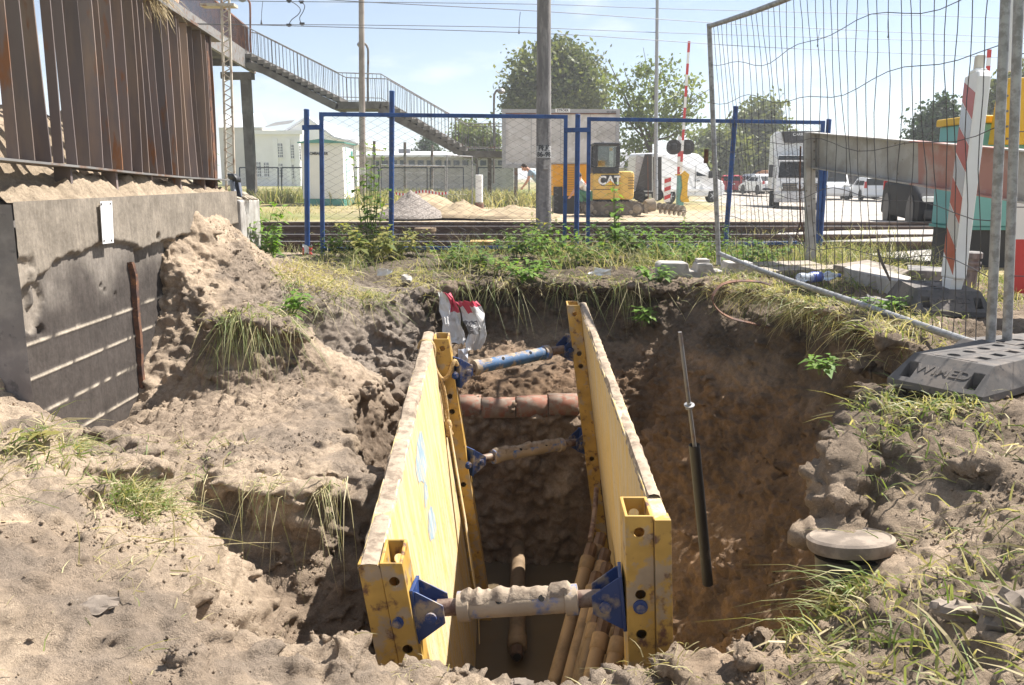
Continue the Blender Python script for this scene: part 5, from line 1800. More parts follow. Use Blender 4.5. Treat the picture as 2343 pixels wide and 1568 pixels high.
# notched concrete foot under the far post
blk = thing('concrete_block', 'pale notched concrete block under the far post of the mesh fence', 'fence foot', (1.78, 7.62, .64))
mb = MB()
x0, x1 = P(1508, 600, 7.5).x, P(1725, 600, 7.5).x
prof = [(0, 0), (.96, 0), (.96, .175), (.70, .175), (.68, .10), (.62, .10), (.60, .10), (.56, .10), (.54, .165), (.40, .165), (.385, .10), (.31, .10), (.295, .17), (.03, .175), (0, .15)]
mb.prism([Vector((x0 + a * (x1 - x0) / .96, 7.50, .64 + b)) for a, b in prof], (0, .24, 0))
mb.build('block', 'concrete_pale', blk, bevel=.012)
mb = MB(); mb.bx(x0 + .36, x0 + .47, 7.60, 7.74, .80, .835); mb.build('rear_pad', 'concrete_pale', blk, bevel=.01)

# planks and slabs lying in the grass
def plank(name, label, cat, pts, thick, mat, group=None):
    mb = MB(); pts = [Vector(p) for p in pts]
    mb.prism(pts, (0, 0, -thick))
    return tag(mb.build(name, mat, bevel=.006), label, cat, group)
zz = .77
plank('plank', 'flat grey plank lying just behind the notched concrete block', 'plank', [PZ(1690, 600, zz), PZ(1850, 596, zz), PZ(1880, 605, zz), PZ(1700, 608, zz)], .05, 'board_old', 'planks on the grass')
plank('plank', 'weathered plank lying at the foot of the galvanised post', 'plank', [PZ(1720, 612, zz + .01), PZ(1960, 604, zz + .01), PZ(1990, 611, zz + .01), PZ(1745, 621, zz + .01)], .05, 'board_old', 'planks on the grass')
plank('plank', 'broad board propped on the plank pile by the fence wires', 'plank', [PZ(1905, 606, zz + .05), PZ(1985, 594, zz + .08), PZ(2080, 618, zz + .06), PZ(2060, 630, zz + .02)], .045, 'board_old', 'planks on the grass')
plank('concrete_slab', 'thick concrete slab lying on edge past the plastic bottle', 'slab', [PZ(1930, 612, .83), PZ(1965, 603, .83), PZ(2085, 634, .83), PZ(2065, 648, .83)], .13, 'concrete_pale')
plank('kerb_stone', 'low kerb stone lying behind the striped beacon', 'kerb', [PZ(2075, 606, .82), PZ(2160, 612, .82), PZ(2160, 622, .82), PZ(2078, 618, .82)], .12, 'concrete_pole')
# plastic bottle in the grass
bt = thing('plastic_bottle', 'crushed clear plastic bottle with blue label lying in the grass', 'bottle', P(1870, 638, 6.6))
a, b = P(1826, 640, 6.55), P(1918, 634, 6.75)
L = (b - a).length
mb = MB(); R = random.Random(1)
mb.lathe([(.006, 0), (.036, .006), (.040, .03)] + [(.034 + .008 * math.sin(i * 1.9) + R.uniform(-.004, .003), .03 + i * L * .06) for i in range(1, 12)] + [(.030, L * .8), (.014, L * .93), (.013, L)], a + Vector((0, 0, .012)), b - a, 14)
mb.build('body', 'bottle_plastic', bt, smooth=True)
mb = MB(); mb.lathe([(.040, L * .30), (.042, L * .31), (.041, L * .52), (.040, L * .53)], a + Vector((0, 0, .012)), b - a, 14); mb.build('label_band', 'bottle_label', bt, smooth=True)
mb = MB(); mb.lathe([(.016, L * .97), (.016, L * 1.03), (.012, L * 1.035)], a + Vector((0, 0, .012)), b - a, 12); mb.build('cap', 'bottle_label', bt, smooth=True)
# rusty hoop hanging over the rim
mb = MB()
hoop = smooth_path([P(1762, 652, 6.15), P(1735, 645, 6.1), P(1690, 643, 6.05), P(1655, 650, 6.0), P(1635, 668, 5.95), P(1630, 688, 5.9), P(1643, 710, 5.88), P(1672, 728, 5.9), P(1712, 738, 5.95), P(1752, 747, 6.0), P(1775, 752, 6.1)], 5)
rows = []
for i, p in enumerate(hoop):
    d = (hoop[min(i + 1, len(hoop) - 1)] - hoop[max(i - 1, 0)]).normalized()
    w = Vector((.05, .9, .35)); w = (w - d * w.dot(d)).normalized()
    n_ = d.cross(w)
    rows.append([p - w * .014 - n_ * .003, p + w * .014 - n_ * .003, p + w * .014 + n_ * .003, p - w * .014 + n_ * .003])
mb.grid(rows, wrap=True)
tag(mb.build('rusty_hoop', 'rust'), 'bent rusty steel band looping out of the right rim of the pit', 'steel band')
# steel rod in a black pipe on the right wall
st_ = thing('ground_rod', 'steel rod with washer standing in a black pipe on the shaded slope', 'rod', P(1610, 1265, 4.55))
a, b = P(1614, 1285, 4.52), P(1588, 1018, 4.42)
d = (b - a).normalized()
mb = MB(); mb.tube([a - d * .15, b], .030, 18, False); mb.tube([b, b - d * .06], .025, 18, False); mb.build('pipe', 'black_plastic', st_, smooth=True)
mb = MB(); mb.lathe([(.0255, 0), (.030, 0)], b, d, 18); 
c = P(1555, 760, 4.30)
mb = MB(); mb.tube([b - d * .2, b, c], [.011, .011, .010], 10); mb.build('rod', 'old_steel', st_, smooth=True)
w = b.lerp(c, .36)
mb = MB(); mb.lathe([(.028, 0), (.028, .006), (.012, .007), (.012, .02)], w, (c - b) + Vector((.06, -.1, 0)), 14); mb.build('washer', 'galvanised', st_)
mb = MB(); mb.lathe([(.022, 0), (.022, .005)], w - (c - b).normalized() * .015, (c - b) + Vector((-.1, 0, 0.05)), 12); mb.build('washer', 'galvanised', st_)
# round cover in the near right ground
lid = thing('round_cover', 'round grey cover half buried in the near right bank', 'cover', PZ(1945, 1235, .40))
c = PZ(1945, 1236, .405)
ax = (-.06, .17, 1)
mb = MB(); mb.lathe([(.128, -.03), (.135, -.015), (.135, .008), (.124, .015), (.119, .010), (.02, .012)], c, ax, 32); mb.build('lid', 'earth_lump', lid, smooth=True)
mb = MB(); mb.lathe([(.112, -.12), (.112, -.05)], c, ax, 28); mb.build('collar', 'black_plastic', lid, smooth=True)

# ================================================================ striped beacon
def beacon():
    base = Vector((2.66, 5.36, .85))
    root = thing('traffic_beacon', 'red and white striped beacon leaning on the rubber foot', 'beacon', base)
    a0, a1 = P(2165, 636, 5.30), P(2222, 168, 5.36)
    up = (a1 - a0).normalized()
    Hh = (a1 - a0).length
    ang = math.radians(-10)
    fn = Vector((-math.cos(ang) * 1.0, -math.sin(ang), 0)); fn = (fn - up * fn.dot(up)).normalized()   # face normal
    fw = up.cross(fn).normalized()                                    # along the width
    if fw.y < 0: fw = -fw
    W, T = .25, .075
    def Q(w, h, t): return a0 + fw * (w * W) + up * (h * Hh) + fn * (t * T)
    mb = MB()
    mb.prism([Q(-.5, 0, 0), Q(.5, 0, 0), Q(.5, 1, 0), Q(-.4, 1, 0), Q(-.5, .97, 0)], -fn * T)
    mb.build('body', 'white_paint', root, bevel=.012, segs=3)
    # diagonal red stripes on the face, each a film of its own
    n = 4
    for k in range(n):
        h0 = .02 + k * .25
        poly = [(-.44, h0), (.44, h0 + .11), (.44, min(h0 + .235, .97)), (-.44, min(h0 + .125, .95))]
        mb = MB(); mb.prism([Q(w, h, .004) for w, h in poly], fn * .0015); mb.build('stripe', 'red_film', root)
        poly = [(-.44, h0 + .13), (.44, min(h0 + .24, .97)), (.44, min(h0 + .35, .975)), (-.44, min(h0 + .245, .96))]
        if k < 3:
            mb = MB(); mb.prism([Q(w, h, .003) for w, h in poly], fn * .0012); mb.build('stripe', 'film_silver', root)
    mb = MB(); c0 = a0 - up * .16
    mb.hexa([c0 + fw * sx * .045 + fn * (sy * .03 - T * .5) for sx, sy in ((-1, -1), (1, -1), (1, 1), (-1, 1))] + [a0 + fw * sx * .10 + fn * (sy * .036 - T * .5) for sx, sy in ((-1, -1), (1, -1), (1, 1), (-1, 1))])
    mb.build('stem', 'white_paint', root, bevel=.006)
    t0 = a1 - fn * T * .5
    mb = MB(); mb.bar(t0, t0 + up * .105, .055, .05, fn); mb.build('lamp_stub', 'cream_wall', root, bevel=.008)
    mb = MB(); mb.bar(t0 - up * .005, t0 + up * .022, .10, .07, fn); mb.build('lamp_base', 'white_paint', root, bevel=.008)
    mb = MB(); mb.lathe([(.055, 0), (.055, .11), (.045, .12)], a0 + up * .10 * Hh - fn * T * 1.0 + fw * -.0, -fn, 20); 
    return root
beacon()
# small ribbed post stump behind
stp = thing('post_stump', 'short ribbed concrete stump behind the striped beacon', 'stump', (3.45, 6.55, .72))
c = P(2216, 655, 6.6)
mb = MB(); mb.lathe([(.055, 0), (.052, .14), (.07, .15), (.07, .17), (.056, .175), (.056, .19), (.07, .195), (.07, .21), (.056, .215), (.058, .235), (.075, .24), (.075, .28), (.06, .29)], Vector((c.x, c.y, .70)), (0, 0, 1), 20)
mb.build('body', 'concrete_pole', stp, smooth=True)
# red and white board behind the fence posts
bd = thing('barrier_board', 'red and white warning board behind the right fence posts', 'board', P(2330, 670, 6.1))
a, b = P(2312, 672, 6.1), P(2355, 672, 6.1)
for k, (v0, v1, m_) in enumerate(((672, 548, 'red_paint'), (548, 448, 'white_paint'), (448, 400, 'red_paint'))):
    q = [P(2312, v0, 6.1), P(2400, v0, 6.1), P(2400, v1, 6.1), P(2312, v1, 6.1)]
    mb = MB(); mb.prism(q, (0, .03, 0)); mb.build('field', m_, bd)

# ================================================================ galvanised beam, its post and the barrier machine
bm = thing('steel_beam', 'galvanised channel beam sloping from its post towards the barrier machine', 'beam', P(1855, 595, 8.5))
tl, bl_, tr_, br_ = P(1866, 303, 8.5), P(1867, 385, 8.5), P(2345, 342, 5.55), P(2345, 463, 5.55)
d = (tr_ - tl).normalized()
tr2, br2 = tl + (tr_ - tl) * 1.3, bl_ + (br_ - bl_) * 1.3
nrm = Vector((-1, 0, 0)); nrm = (nrm - d * nrm.dot(d)).normalized()
def beam_piece(name, t0, t1, mat, off=0.0):
    A, B = tl.lerp(tr2, t0), tl.lerp(tr2, t1)
    C, D = bl_.lerp(br2, t1), bl_.lerp(br2, t0)
    up = (A - D).normalized()
    mb = MB()
    e = nrm * off
    mb.prism([A + e, B + e, C + e, D + e], nrm * -.012)
    mb.prism([A + e, B + e, B + e - up * .012, A + e - up * .012], nrm * .075)
    mb.prism([D + e, C + e, C + e + up * .012, D + e + up * .012], nrm * .075)
    return mb.build(name, mat, bm, bevel=.002)
beam_piece('web', 0, .455, 'beam_zinc')
beam_piece('reddish_web', .455, .74, 'beam_red', .0)
beam_piece('web_end', .74, 1.0, 'beam_zinc')
up = (tl - bl_).normalized()
mb = MB(); mb.prism([tl - d * .012, tl, bl_, bl_ - d * .012], nrm * .085); mb.build('end_plate', 'beam_zinc', bm)
a = P(1855, 598, 8.5); b = P(1852, 303, 8.5)
mb = MB(); mb.bar(a - Vector((0, 0, .06)), Vector((b.x - .005, b.y, b.z)), .095, .06, (0, 1, 0)); mb.build('post', 'beam_zinc', bm, bevel=.006)
for v in (325, 345, 365, 388, 455, 510, 540):
    mb = MB(); mb.lathe([(.009, 0), (.009, .006), (.004, .008)], P(1862, v, 8.468), (0, -1, 0), 8); mb.build('bolt', 'old_steel', bm)
hk = [P(1831, 335, 8.42), P(1829, 430, 8.42), P(1831, 508, 8.42), P(1824, 530, 8.42), P(1820, 545, 8.42), P(1827, 552, 8.42), P(1840, 553, 8.42), P(1838, 530, 8.42), P(1832, 510, 8.42)]
mb = MB(); mb.tube(hk, .008, 7); mb.build('pull_handle', 'rust', bm, smooth=True)
mb = MB(); mb.tube([P(1808, 586, 9.3), P(1806, 560, 9.3), P(1810, 545, 9.32)], [.03, .026, .02], 8)
tag(mb.build('wooden_stake', 'board_old'), 'short wooden stake in the grass beside the galvanised post', 'stake')

bmch = thing('barrier_machine', 'teal and yellow level crossing barrier machine behind the mesh fence', 'barrier', P(2250, 600, 8.9))
x0, x1 = P(2206, 500, 8.8).x, P(2400, 500, 8.8).x
zt, zb, zg = P(2250, 282, 8.8).z, P(2250, 520, 8.8).z, .66
mb = MB(); mb.bx(x0, x1, 8.8, 9.5, zb, zt); mb.build('cabinet', 'teal_box', bmch, bevel=.02)
mb = MB(); mb.bx(x0 - .03, x1 + .03, 8.77, 9.53, zt, zt + .075); mb.build('lid', 'yellow_paint', bmch, bevel=.015)
mb = MB(); mb.bx(x0 + .02, x1 - .03, 8.83, 9.47, zg - .1, zb - .012); mb.build('plinth', 'black_part', bmch)
mb = MB(); mb.bx(x0 - .02, x1, 8.79, 9.5, zb - .03, zb - .001); mb.build('base_plate', 'teal_roof', bmch)
x2 = P(2290, 300, 8.5).x
zc, zd = P(2290, 330, 8.5).z, P(2290, 175, 8.5).z
mb = MB(); mb.prism([Vector((x2, 8.6, zc)), Vector((x2 + .6, 8.6, zc)), Vector((x2 + .6, 8.6, zd)), Vector((x2 + .10, 8.6, zd)), Vector((x2 + .03, 8.6, (zc + zd) / 2 + .1))], (0, .12, 0)); mb.build('boom_carrier', 'yellow_paint', bmch, bevel=.01)
for v in (220, 255, 290, 318):
    mb = MB(); mb.lathe([(.012, 0), (.012, .01)], P(2303, v, 8.59), (0, -1, 0), 8); mb.build('bolt', 'old_steel', bmch)
mb = MB(); q0, q1 = P(2318, 165, 8.55), P(2332, -60, 8.55); mb.bar(q0, q1, .12, .06, (0, 1, 0)); mb.build('boom', 'white_paint', bmch, bevel=.01)

# ================================================================ litter on the back wall
sack = thing('plastic_sack', 'torn red and white plastic sack hanging down the back wall of the pit', 'sack', P(1050, 800, 7.0))
def crumple(name, Lp, Rp, Y, mats, rowmat, nseg, amp, seed, par, text=None):
    rows = []
    for i in range(len(Lp)):
        a, b = Lp[i], Rp[i]; row = []
        for k in range(nseg + 1):
            t = k / nseg
            u, v = a[0] + (b[0] - a[0]) * t, a[1] + (b[1] - a[1]) * t
            q = np.array([[t * 3.0 + seed, i * .45, seed * 2.0]])
            dep = amp * float(fbm(q, 1.0, 3, seed)[0]) * 2 + amp * .6 * math.sin(t * 7 + i * .6)
            row.append(P(u + 2.5 * math.sin(i * 1.7 + k), v + 2 * math.sin(k * 2.1 + i), Y - i * .012 + dep))
        rows.append(row)
    mb = MB(); mb.grid(rows)
    mb.m = [rowmat(f[0] // (nseg + 1), f[0] % (nseg + 1)) for f in mb.f]
    return mb.build(name, mats, par, solid=.003)
crumple('left_flap', [(1001,668),(1003,682),(1005,697),(1007,712),(1009,727),(1011,742),(1013,757),(1016,772),(1020,783)], [(1030,672),(1041,685),(1047,700),(1050,715),(1054,730),(1056,745),(1060,760),(1063,775),(1061,788)], 7.15,
        ['bag_white', 'bag_red', 'bag_grey'], lambda i, k: 1 if (i <= 2 and k >= 5) else 0, 9, .03, 3, sack)
crumple('right_flap', [(1040,690),(1050,702),(1057,717),(1061,735),(1066,750),(1070,765),(1066,785),(1068,802)], [(1092,690),(1100,702),(1106,717),(1110,735),(1112,750),(1111,765),(1106,785),(1100,800)], 7.1,
        ['bag_white', 'bag_red', 'bag_grey'], lambda i, k: 1 if (i <= 0 or (i == 1 and k in (3, 4))) else (2 if i in (3, 4) and k < 7 else 0), 11, .035, 5, sack)
def flat_text(txt, u, v, Y, size, mat, par):
    c = P(u, v, Y)
    return text_mesh('print', txt, size, mat, par, c, (-1, 0, 0.05), (-.05, 0, -1), .0008)
flat_text('NE W', 1084, 742, 7.0, .05, 'letter_white', sack)
flat_text('CKIE', 1090, 752, 7.0, .05, 'letter_white', sack)
def scrap(label, u, v, Y, w, h, mat, seed):
    c = P(u, v, Y); R = random.Random(seed)
    rows = [[c + Vector(((k / 3 - .5) * w, R.uniform(-.02, .02), (i / 3 - .5) * h + R.uniform(-.01, .01))) for k in range(4)] for i in range(4)]
    mb = MB(); mb.grid(rows)
    return tag(mb.build('paper_scrap', mat, solid=.002), label, 'paper', 'paper scraps round the pit')
scrap('pale blue-grey carton scrap lying under the plastic sack by the strut', 1059, 816, 6.6, .075, .13, 'bag_pale', 1)
scrap('white paper scrap in the weeds on the back rim of the pit', 1378, 622, 7.75, .15, .06, 'white_plate', 2)
scrap('crumpled white paper by the foot of the middle fence post', 1352, 630, 7.85, .07, .05, 'white_plate', 3)
scrap('grey paper lying on the turf above the cut bank', 880, 622, 7.9, .14, .06, 'bag_white', 4)
# board with rubble on the left
mb = MB()
c = PZ(205, 1062, .285)
q = [PZ(132, 1036, .335), PZ(288, 1066, .30), PZ(286, 1076, .28), PZ(136, 1052, .31)]
mb.prism([PZ(132, 1036, .345), PZ(140, 1022, .345), PZ(292, 1050, .325), PZ(288, 1066, .325)], (0, -.01, -.045))
tag(mb.build('buried_board', 'clay_board', bevel=.006), 'thin reddish board sticking out of the earth left of the pit', 'board')
# ================================================================ footbridge with stairs
def bridge():
    Yb = 39.0
    root = thing('footbridge', 'concrete footbridge with rusty railings and a long stair over the railway', 'footbridge', P(568, 430, Yb))
    W = .95
    def sl(name, pts, mat='concrete_far', y0=Yb - W, y1=Yb + W, par=root, **k):
        mb = MB(); q = [P(u, v, Yb) for u, v in pts]
        mb.prism([Vector((p.x, y0, p.z)) for p in q], (0, y1 - y0, 0)); return mb.build(name, mat, par, **k)
    f1 = sl('flight', [(578, 150), (597, 150), (783, 243), (783, 254), (770, 254), (600, 168), (575, 160)])
    ld = sl('landing', [(781, 237), (880, 238), (878, 253), (776, 253)])
    f2 = sl('flight', [(876, 243), (1066, 352), (1066, 362), (1054, 358), (872, 262)])
    lb = sl('lower_landing', [(1062, 347), (1160, 348), (1160, 362), (1062, 362)])
    def steps(par, a, b, n):
        st = None
        for i in range(n):
            t0 = i / n
            u, v = a[0] + (b[0] - a[0]) * t0, a[1] + (b[1] - a[1]) * t0
            du, dv = (b[0] - a[0]) / n, (b[1] - a[1]) / n
            p, q = P(u, v, Yb), P(u + du, v + dv, Yb)
            if st is None:
                mb = MB(); w = q.x - p.x; h = p.z - q.z
                mb.bx(0, w * 1.15, -W - .06, W + .06, -h * 1.25, 0)
                st = mb.build('tread', 'concrete_far', par, local=True); o = st
            else:
                o = st.copy(); col.objects.link(o)
            o.location = p - Vector(root.location) - Vector((0, Yb - Yb, 0)); o.location.y = Yb - root.location.y
    steps(f1, (575, 131), (785, 234), 15)
    steps(f2, (880, 238), (1066, 346), 14)
    for f in (f1, f2):
        pass
    # railings (near and far side) with balusters
    def railing(path, h, Ys, nb, mat, name='railing'):
        mb = MB()
        for Y in Ys:
            base = [Vector((P(u, v, Yb).x, Y, P(u, v, Yb).z)) for u, v in path]
            for i in range(len(base) - 1):
                mb.tube([base[i] + Vector((0, 0, h)), base[i + 1] + Vector((0, 0, h))], .022, 5)
                mb.tube([base[i] + Vector((0, 0, .12)), base[i + 1] + Vector((0, 0, .12))], .016, 4)
                L = (base[i + 1] - base[i]).length
                n = max(2, int(L / nb))
                for k in range(n):
                    p = base[i].lerp(base[i + 1], k / n)
                    mb.tube([p, p + Vector((0, 0, h))], .011 if k % 7 else .02, 3, False)
        return stuff(mb.build(name, mat, root, fix=False))
    railing([(562, 128), (578, 130), (785, 233), (880, 236), (1069, 345), (1150, 346)], 1.12, (Yb - W + .03, Yb + W - .03), .17, 'old_steel')
    # deck running back over the tracks towards the near side
    z = P(568, 128, Yb).z
    a = Vector((P(568, 128, Yb).x, Yb, z)); b = PZ(405, 18, z)
    d = (b - a).normalized(); L = (b - a).length + 14
    e = Vector((-d.y, d.x, 0)); e = e if e.x < 0 else -e
    def deckbox(s0, s1, t0, t1, z0, z1, name, mat):
        q = [a + d * s0 + e * t0, a + d * s0 + e * t1, a + d * s1 + e * t1, a + d * s1 + e * t0]
        mb = MB(); mb.hexa([Vector((p.x, p.y, z0)) for p in q] + [Vector((p.x, p.y, z1)) for p in q]); return mb.build(name, mat, root)
    deckbox(-1.2, L, 0, 2.2, z - .18, z + .0, 'deck_slab', 'concrete_far')
    deckbox(-1.2, L, -.06, .08, z - .62, z + .12, 'edge_beam', 'old_steel')
    deckbox(-1.2, L, 2.1, 2.25, z - .62, z + .12, 'edge_beam', 'old_steel')
    for s in np.arange(0, L, 3.0):
        deckbox(s, s + .12, .09, 2.09, z - .45, z - .19, 'cross_beam', 'concrete_far')
    for t in (0.0, 2.2):
        mb = MB()
        for s in np.arange(-.2, L, .11):
            p = a + d * s + e * t
            mb.tube([p + Vector((0, 0, .1)), p + Vector((0, 0, 1.2))], .013, 3, False)
        mb.bar(a + e * t + Vector((0, 0, 1.2)) - d * .2, a + d * L + e * t + Vector((0, 0, 1.2)), .05, .06)
        stuff(mb.build('rusty_railing', 'rust_bright', root, fix=False))
    p = PZ(470, 20, z)
    s0 = (p - a).dot(d)
    for k in range(3):
        q = a + d * (s0 + k * 2.2) - e * .03
        mb = MB(); mb.hexa([q + Vector((0, 0, .15)), q + d * 1.9 + Vector((0, 0, .15)), q + d * 1.9 - e * .02 + Vector((0, 0, .15)), q - e * .02 + Vector((0, 0, .15)),
                            q + Vector((0, 0, 1.1)), q + d * 1.9 + Vector((0, 0, 1.1)), q + d * 1.9 - e * .02 + Vector((0, 0, 1.1)), q - e * .02 + Vector((0, 0, 1.1))])
        mb.build('side_panel', 'rust_panel', root)
    # pillars
    for (u0, u1, v0, vb, Y) in ((560, 578, 168, 432, 38.6), (1115, 1124, 360, 420, 39.0)):
        x0, x1 = P(u0, 300, Y).x, P(u1, 300, Y).x
        mb = MB(); mb.bx(x0, x1, Y - .25, Y + .25, .2, P(u0, v0, Y).z); mb.build('pillar', 'concrete_far', root)
    mb = MB(); mb.bx(P(509, 170, 38.6).x, P(578, 170, 38.6).x, 38.3, 38.9, P(560, 182, 38.6).z, P(560, 167, 38.6).z); mb.build('cap_beam', 'concrete_far', root)
    return root
bridge()
def lamp(label, base, top, arm, h_r=.05, mat='old_steel', head=True):
    root = thing('street_lamp', label, 'street lamp', base, 'street lamps by the railway')
    a, b = Vector(base), Vector(top)
    mb = MB()
    pts = [a, a.lerp(b, .5), b, b + Vector((arm * .12, 0, .22)), b + Vector((arm * .45, 0, .36)), b + Vector((arm, 0, .38))]
    mb.tube(smooth_path(pts, 5), h_r, 8); mb.build('pole', mat, root, smooth=True)
    if head:
        c = b + Vector((arm * 1.1, 0, .34))
        mb = MB(); mb.lathe([(.05, .12), (.16, .05), (.19, -.03), (.12, -.12), (.03, -.15)], c, (0, 0, 1), 12); mb.build('lamp_head', 'galvanised', root, smooth=True)
    return root
lamp('curved lamp on the middle landing of the stair', P(841, 236, 39.8), P(842, 120, 39.8), -.28)
lamp('curved lamp with round head in front of the small roundish tree', P(1129, 420, 41), P(1130, 226, 41), .3)
lamp('tall curved lamp at the top of the bridge stair', P(573, 131, 39.5), P(572, 16, 39.5), -.3, .045, 'rust_bright')
# lattice mast in front of the bridge end
ms = thing('lattice_mast', 'slim rusty lattice mast beside the end of the fin fence', 'mast', P(525, 420, 20))
a0, a1 = P(514, 430, 20), P(505, -60, 20); b0, b1 = P(534, 430, 20), P(522, -60, 20)
for q0, q1 in ((a0, a1), (b0, b1)):
    q0 = q0.copy(); q0.z = .4
    mb = MB(); mb.bar(q0, q1, .045, .045, (0, 1, 0)); mb.build('chord', 'mast_paint', ms)
mb = MB(); n = 22
for k in range(n):
    l0, l1 = a0.lerp(a1, k / n), b0.lerp(b1, (k + .5) / n); l2 = a0.lerp(a1, (k + 1) / n)
    mb.bar(l0, l1, .02, .025, (0, 1, 0)); mb.bar(l1, l2, .02, .025, (0, 1, 0))
stuff(mb.build('lacing', 'mast_paint', ms))
mb = MB(); c = P(508, 12, 20); mb.box(c + Vector((-.1, .1, 0)), (.75, .3, .06)); mb.box(c + Vector((-.15, .1, .22)), (.6, .06, .05)); mb.build('bracket', 'mast_paint', ms)

# ================================================================ overhead wires
for i, (pts, lab) in enumerate([
    ([(380, -2, 29), (560, 3, 29), (1213, 10, 32), (1500, 20, 34), (2000, 33, 37), (2420, 46, 40)], 'upper far overhead wire with looped jumpers'),
    ([(700, -4, 27), (830, 5, 27), (1213, 25, 29), (1500, 44, 31), (1700, 57, 33), (2000, 72, 36), (2420, 92, 40)], 'carrier wire sagging across the sky behind the concrete pole'),
    ([(380, 57, 29), (560, 57, 29), (830, 58, 30), (1213, 64, 32), (1505, 75, 34), (2000, 90, 37), (2420, 102, 40)], 'far contact wire under the two jumper loops'),
    ([(380, 54, 27), (560, 57, 27), (1213, 76, 29), (1505, 93, 31), (1700, 106, 33), (2000, 120, 36), (2420, 138, 40)], 'lowest contact wire crossing behind the striped barrier arm')]):
    mb = MB(); mb.tube(smooth_path([P(*q) for q in pts], 4), .011, 4, False)
    tag(mb.build('overhead_wire', 'wire_line', fix=False), lab, 'wire', 'overhead wires')
def jumper(label, pts, Y, ends=True):
    root = thing('wire_jumper', label, 'wire', P(pts[0][0], pts[0][1], Y), 'overhead wire jumpers')
    mb = MB(); mb.tube(smooth_path([P(u, v, Y) for u, v in pts], 5), .014, 5); mb.build('cable', 'wire_line', root)
    for u, v in (pts[0], pts[-1]):
        c = P(u, v, Y); mb = MB(); mb.box(c, (.16, .06, .05)); mb.box(c + Vector((0, 0, -.04)), (.09, .05, .05)); mb.build('clamp', 'black_part', root)
jumper('thick curved jumper loop between the upper and lower wires', [(661, 2), (676, 10), (687, 22), (682, 34), (667, 46), (661, 57)], 29.2)
jumper('thinner curved jumper loop beside the thick one', [(689, 4), (697, 14), (693, 28), (686, 40), (687, 50), (691, 54)], 29.6)
def dropper(u0, v0, u1, v1, Y, lab):
    mb = MB(); mb.tube([P(u0, v0, Y), P((u0 + u1) / 2 - 1, (v0 + v1) / 2, Y), P(u1, v1, Y)], .009, 4); c = P(u1, v1, Y); mb.lathe([(.01, .12), (.035, 0), (.02, -.03)], c, (0, 0, 1), 6)
    tag(mb.build('wire_dropper', 'wire_line'), lab, 'wire', 'overhead wire droppers')
dropper(601, 3, 598, 55, 29.3, 'thin dropper wire hanging left of the jumper loops')
dropper(1190, 28, 1187, 76, 29, 'thin dropper wire hanging just before the concrete pole')
dropper(2031, 35, 2031, 86, 37, 'thin dropper wire seen through the upper mesh fence')
dropper(1876, 66, 1870, 106, 34.5, 'thin dropper wire above the refrigerated truck')

# ================================================================ white works building and cabin
wb = thing('works_building', 'long white two-storey works building with gabled roof behind the cabin', 'building', P(690, 430, 125))
def facade(u0, v0, u1, v1, Y, depth, mat, name, zb=.3):
    p, q = P(u0, v0, Y), P(u1, v1, Y)
    mb = MB(); mb.bx(p.x, q.x, Y, Y + depth, zb, p.z); return mb.build(name, mat, wb)
facade(578, 303, 690, 430, 125, 26, 'white_wall', 'wing_wall')
mb = MB(); mb.bx(P(575,300,124.6).x, P(692,300,124.6).x, 124.5, 125.5, P(600,308,124.6).z, P(600,299,124.6).z); mb.build('cornice', 'white_wall', wb)
facade(640, 318, 818, 430, 129, 30, 'white_wall', 'hall_wall')
q = [P(655, 318, 128.8), P(818, 332, 128.8), P(815, 326, 128.8), P(760, 312, 128.8), P(701, 270, 128.8), P(645, 300, 128.8)]
mb = MB(); mb.prism(q, (0, 30, 0)); mb.build('gable', 'white_wall', wb)
q = [P(640, 304, 128.2), P(701, 266, 128.2), P(764, 312, 128.2), P(820, 328, 128.2), P(820, 332, 128.2), P(762, 316, 128.2), P(701, 271, 128.2), P(641, 308, 128.2)]
mb = MB(); mb.prism(q, (0, 31, 0)); mb.build('roof_edge', 'roof_pale', wb)
facade(500, 292, 606, 430, 132, 20, 'cream_wall', 'back_wing')
q = [P(500, 292, 131.5), P(606, 290, 131.5), P(592, 264, 138), P(500, 268, 138)]
mb = MB(); mb.prism(q, (0, 1, .4)); mb.build('back_roof', 'roof_pale', wb)
q = [P(602, 292, 127), P(660, 284, 140), P(668, 277, 140), P(622, 283, 127)]
mb = MB(); mb.prism(q, (0, 2, .3)); mb.build('side_roof', 'roof_grey', wb)
def fwin(x0, y0, x1, y1):
    cu = lambda zx: (800 + zx / 2.613) * .605
    cv = lambda zy: (400 + zy / 2.613) * .605
    a, b = P(cu(x0), cv(y1), 124.5), P(cu(x1), cv(y0), 124.5)
    a.y = b.y = 125
    mb = MB(); mb.bx(a.x, b.x, 124.93, 124.99, a.z, b.z); w = mb.build('window', 'window_glass', wb)
    mb = MB()
    for k in range(1, 3): mb.bx(a.x + (b.x - a.x) * k / 3 - .04, a.x + (b.x - a.x) * k / 3 + .04, 124.88, 124.92, a.z, b.z)
    for k in range(1, 5): mb.bx(a.x, b.x, 124.87, 124.925, a.z + (b.z - a.z) * k / 5 - .04, a.z + (b.z - a.z) * k / 5 + .04)
    mb.build('glazing_bars', 'white_paint', w)
    mb = MB(); mb.bx(a.x - .1, b.x + .1, 124.75, 124.98, a.z - .18, a.z - .02); mb.build('sill', 'white_wall', w)
for r in ((650, 375, 688, 510), (762, 390, 800, 520), (835, 395, 870, 530), (433, 560, 472, 700), (515, 565, 552, 700), (655, 575, 690, 710), (765, 585, 800, 720), (835, 590, 870, 720)):
    fwin(*r)
for u in (634, 663, 683):
    a = P(u, 430, 124.8); mb = MB(); mb.bx(a.x - .35, a.x + .35, 124.7, 125.0, .3, P(u, 318, 124.8).z); mb.build('pilaster', 'white_wall', wb)

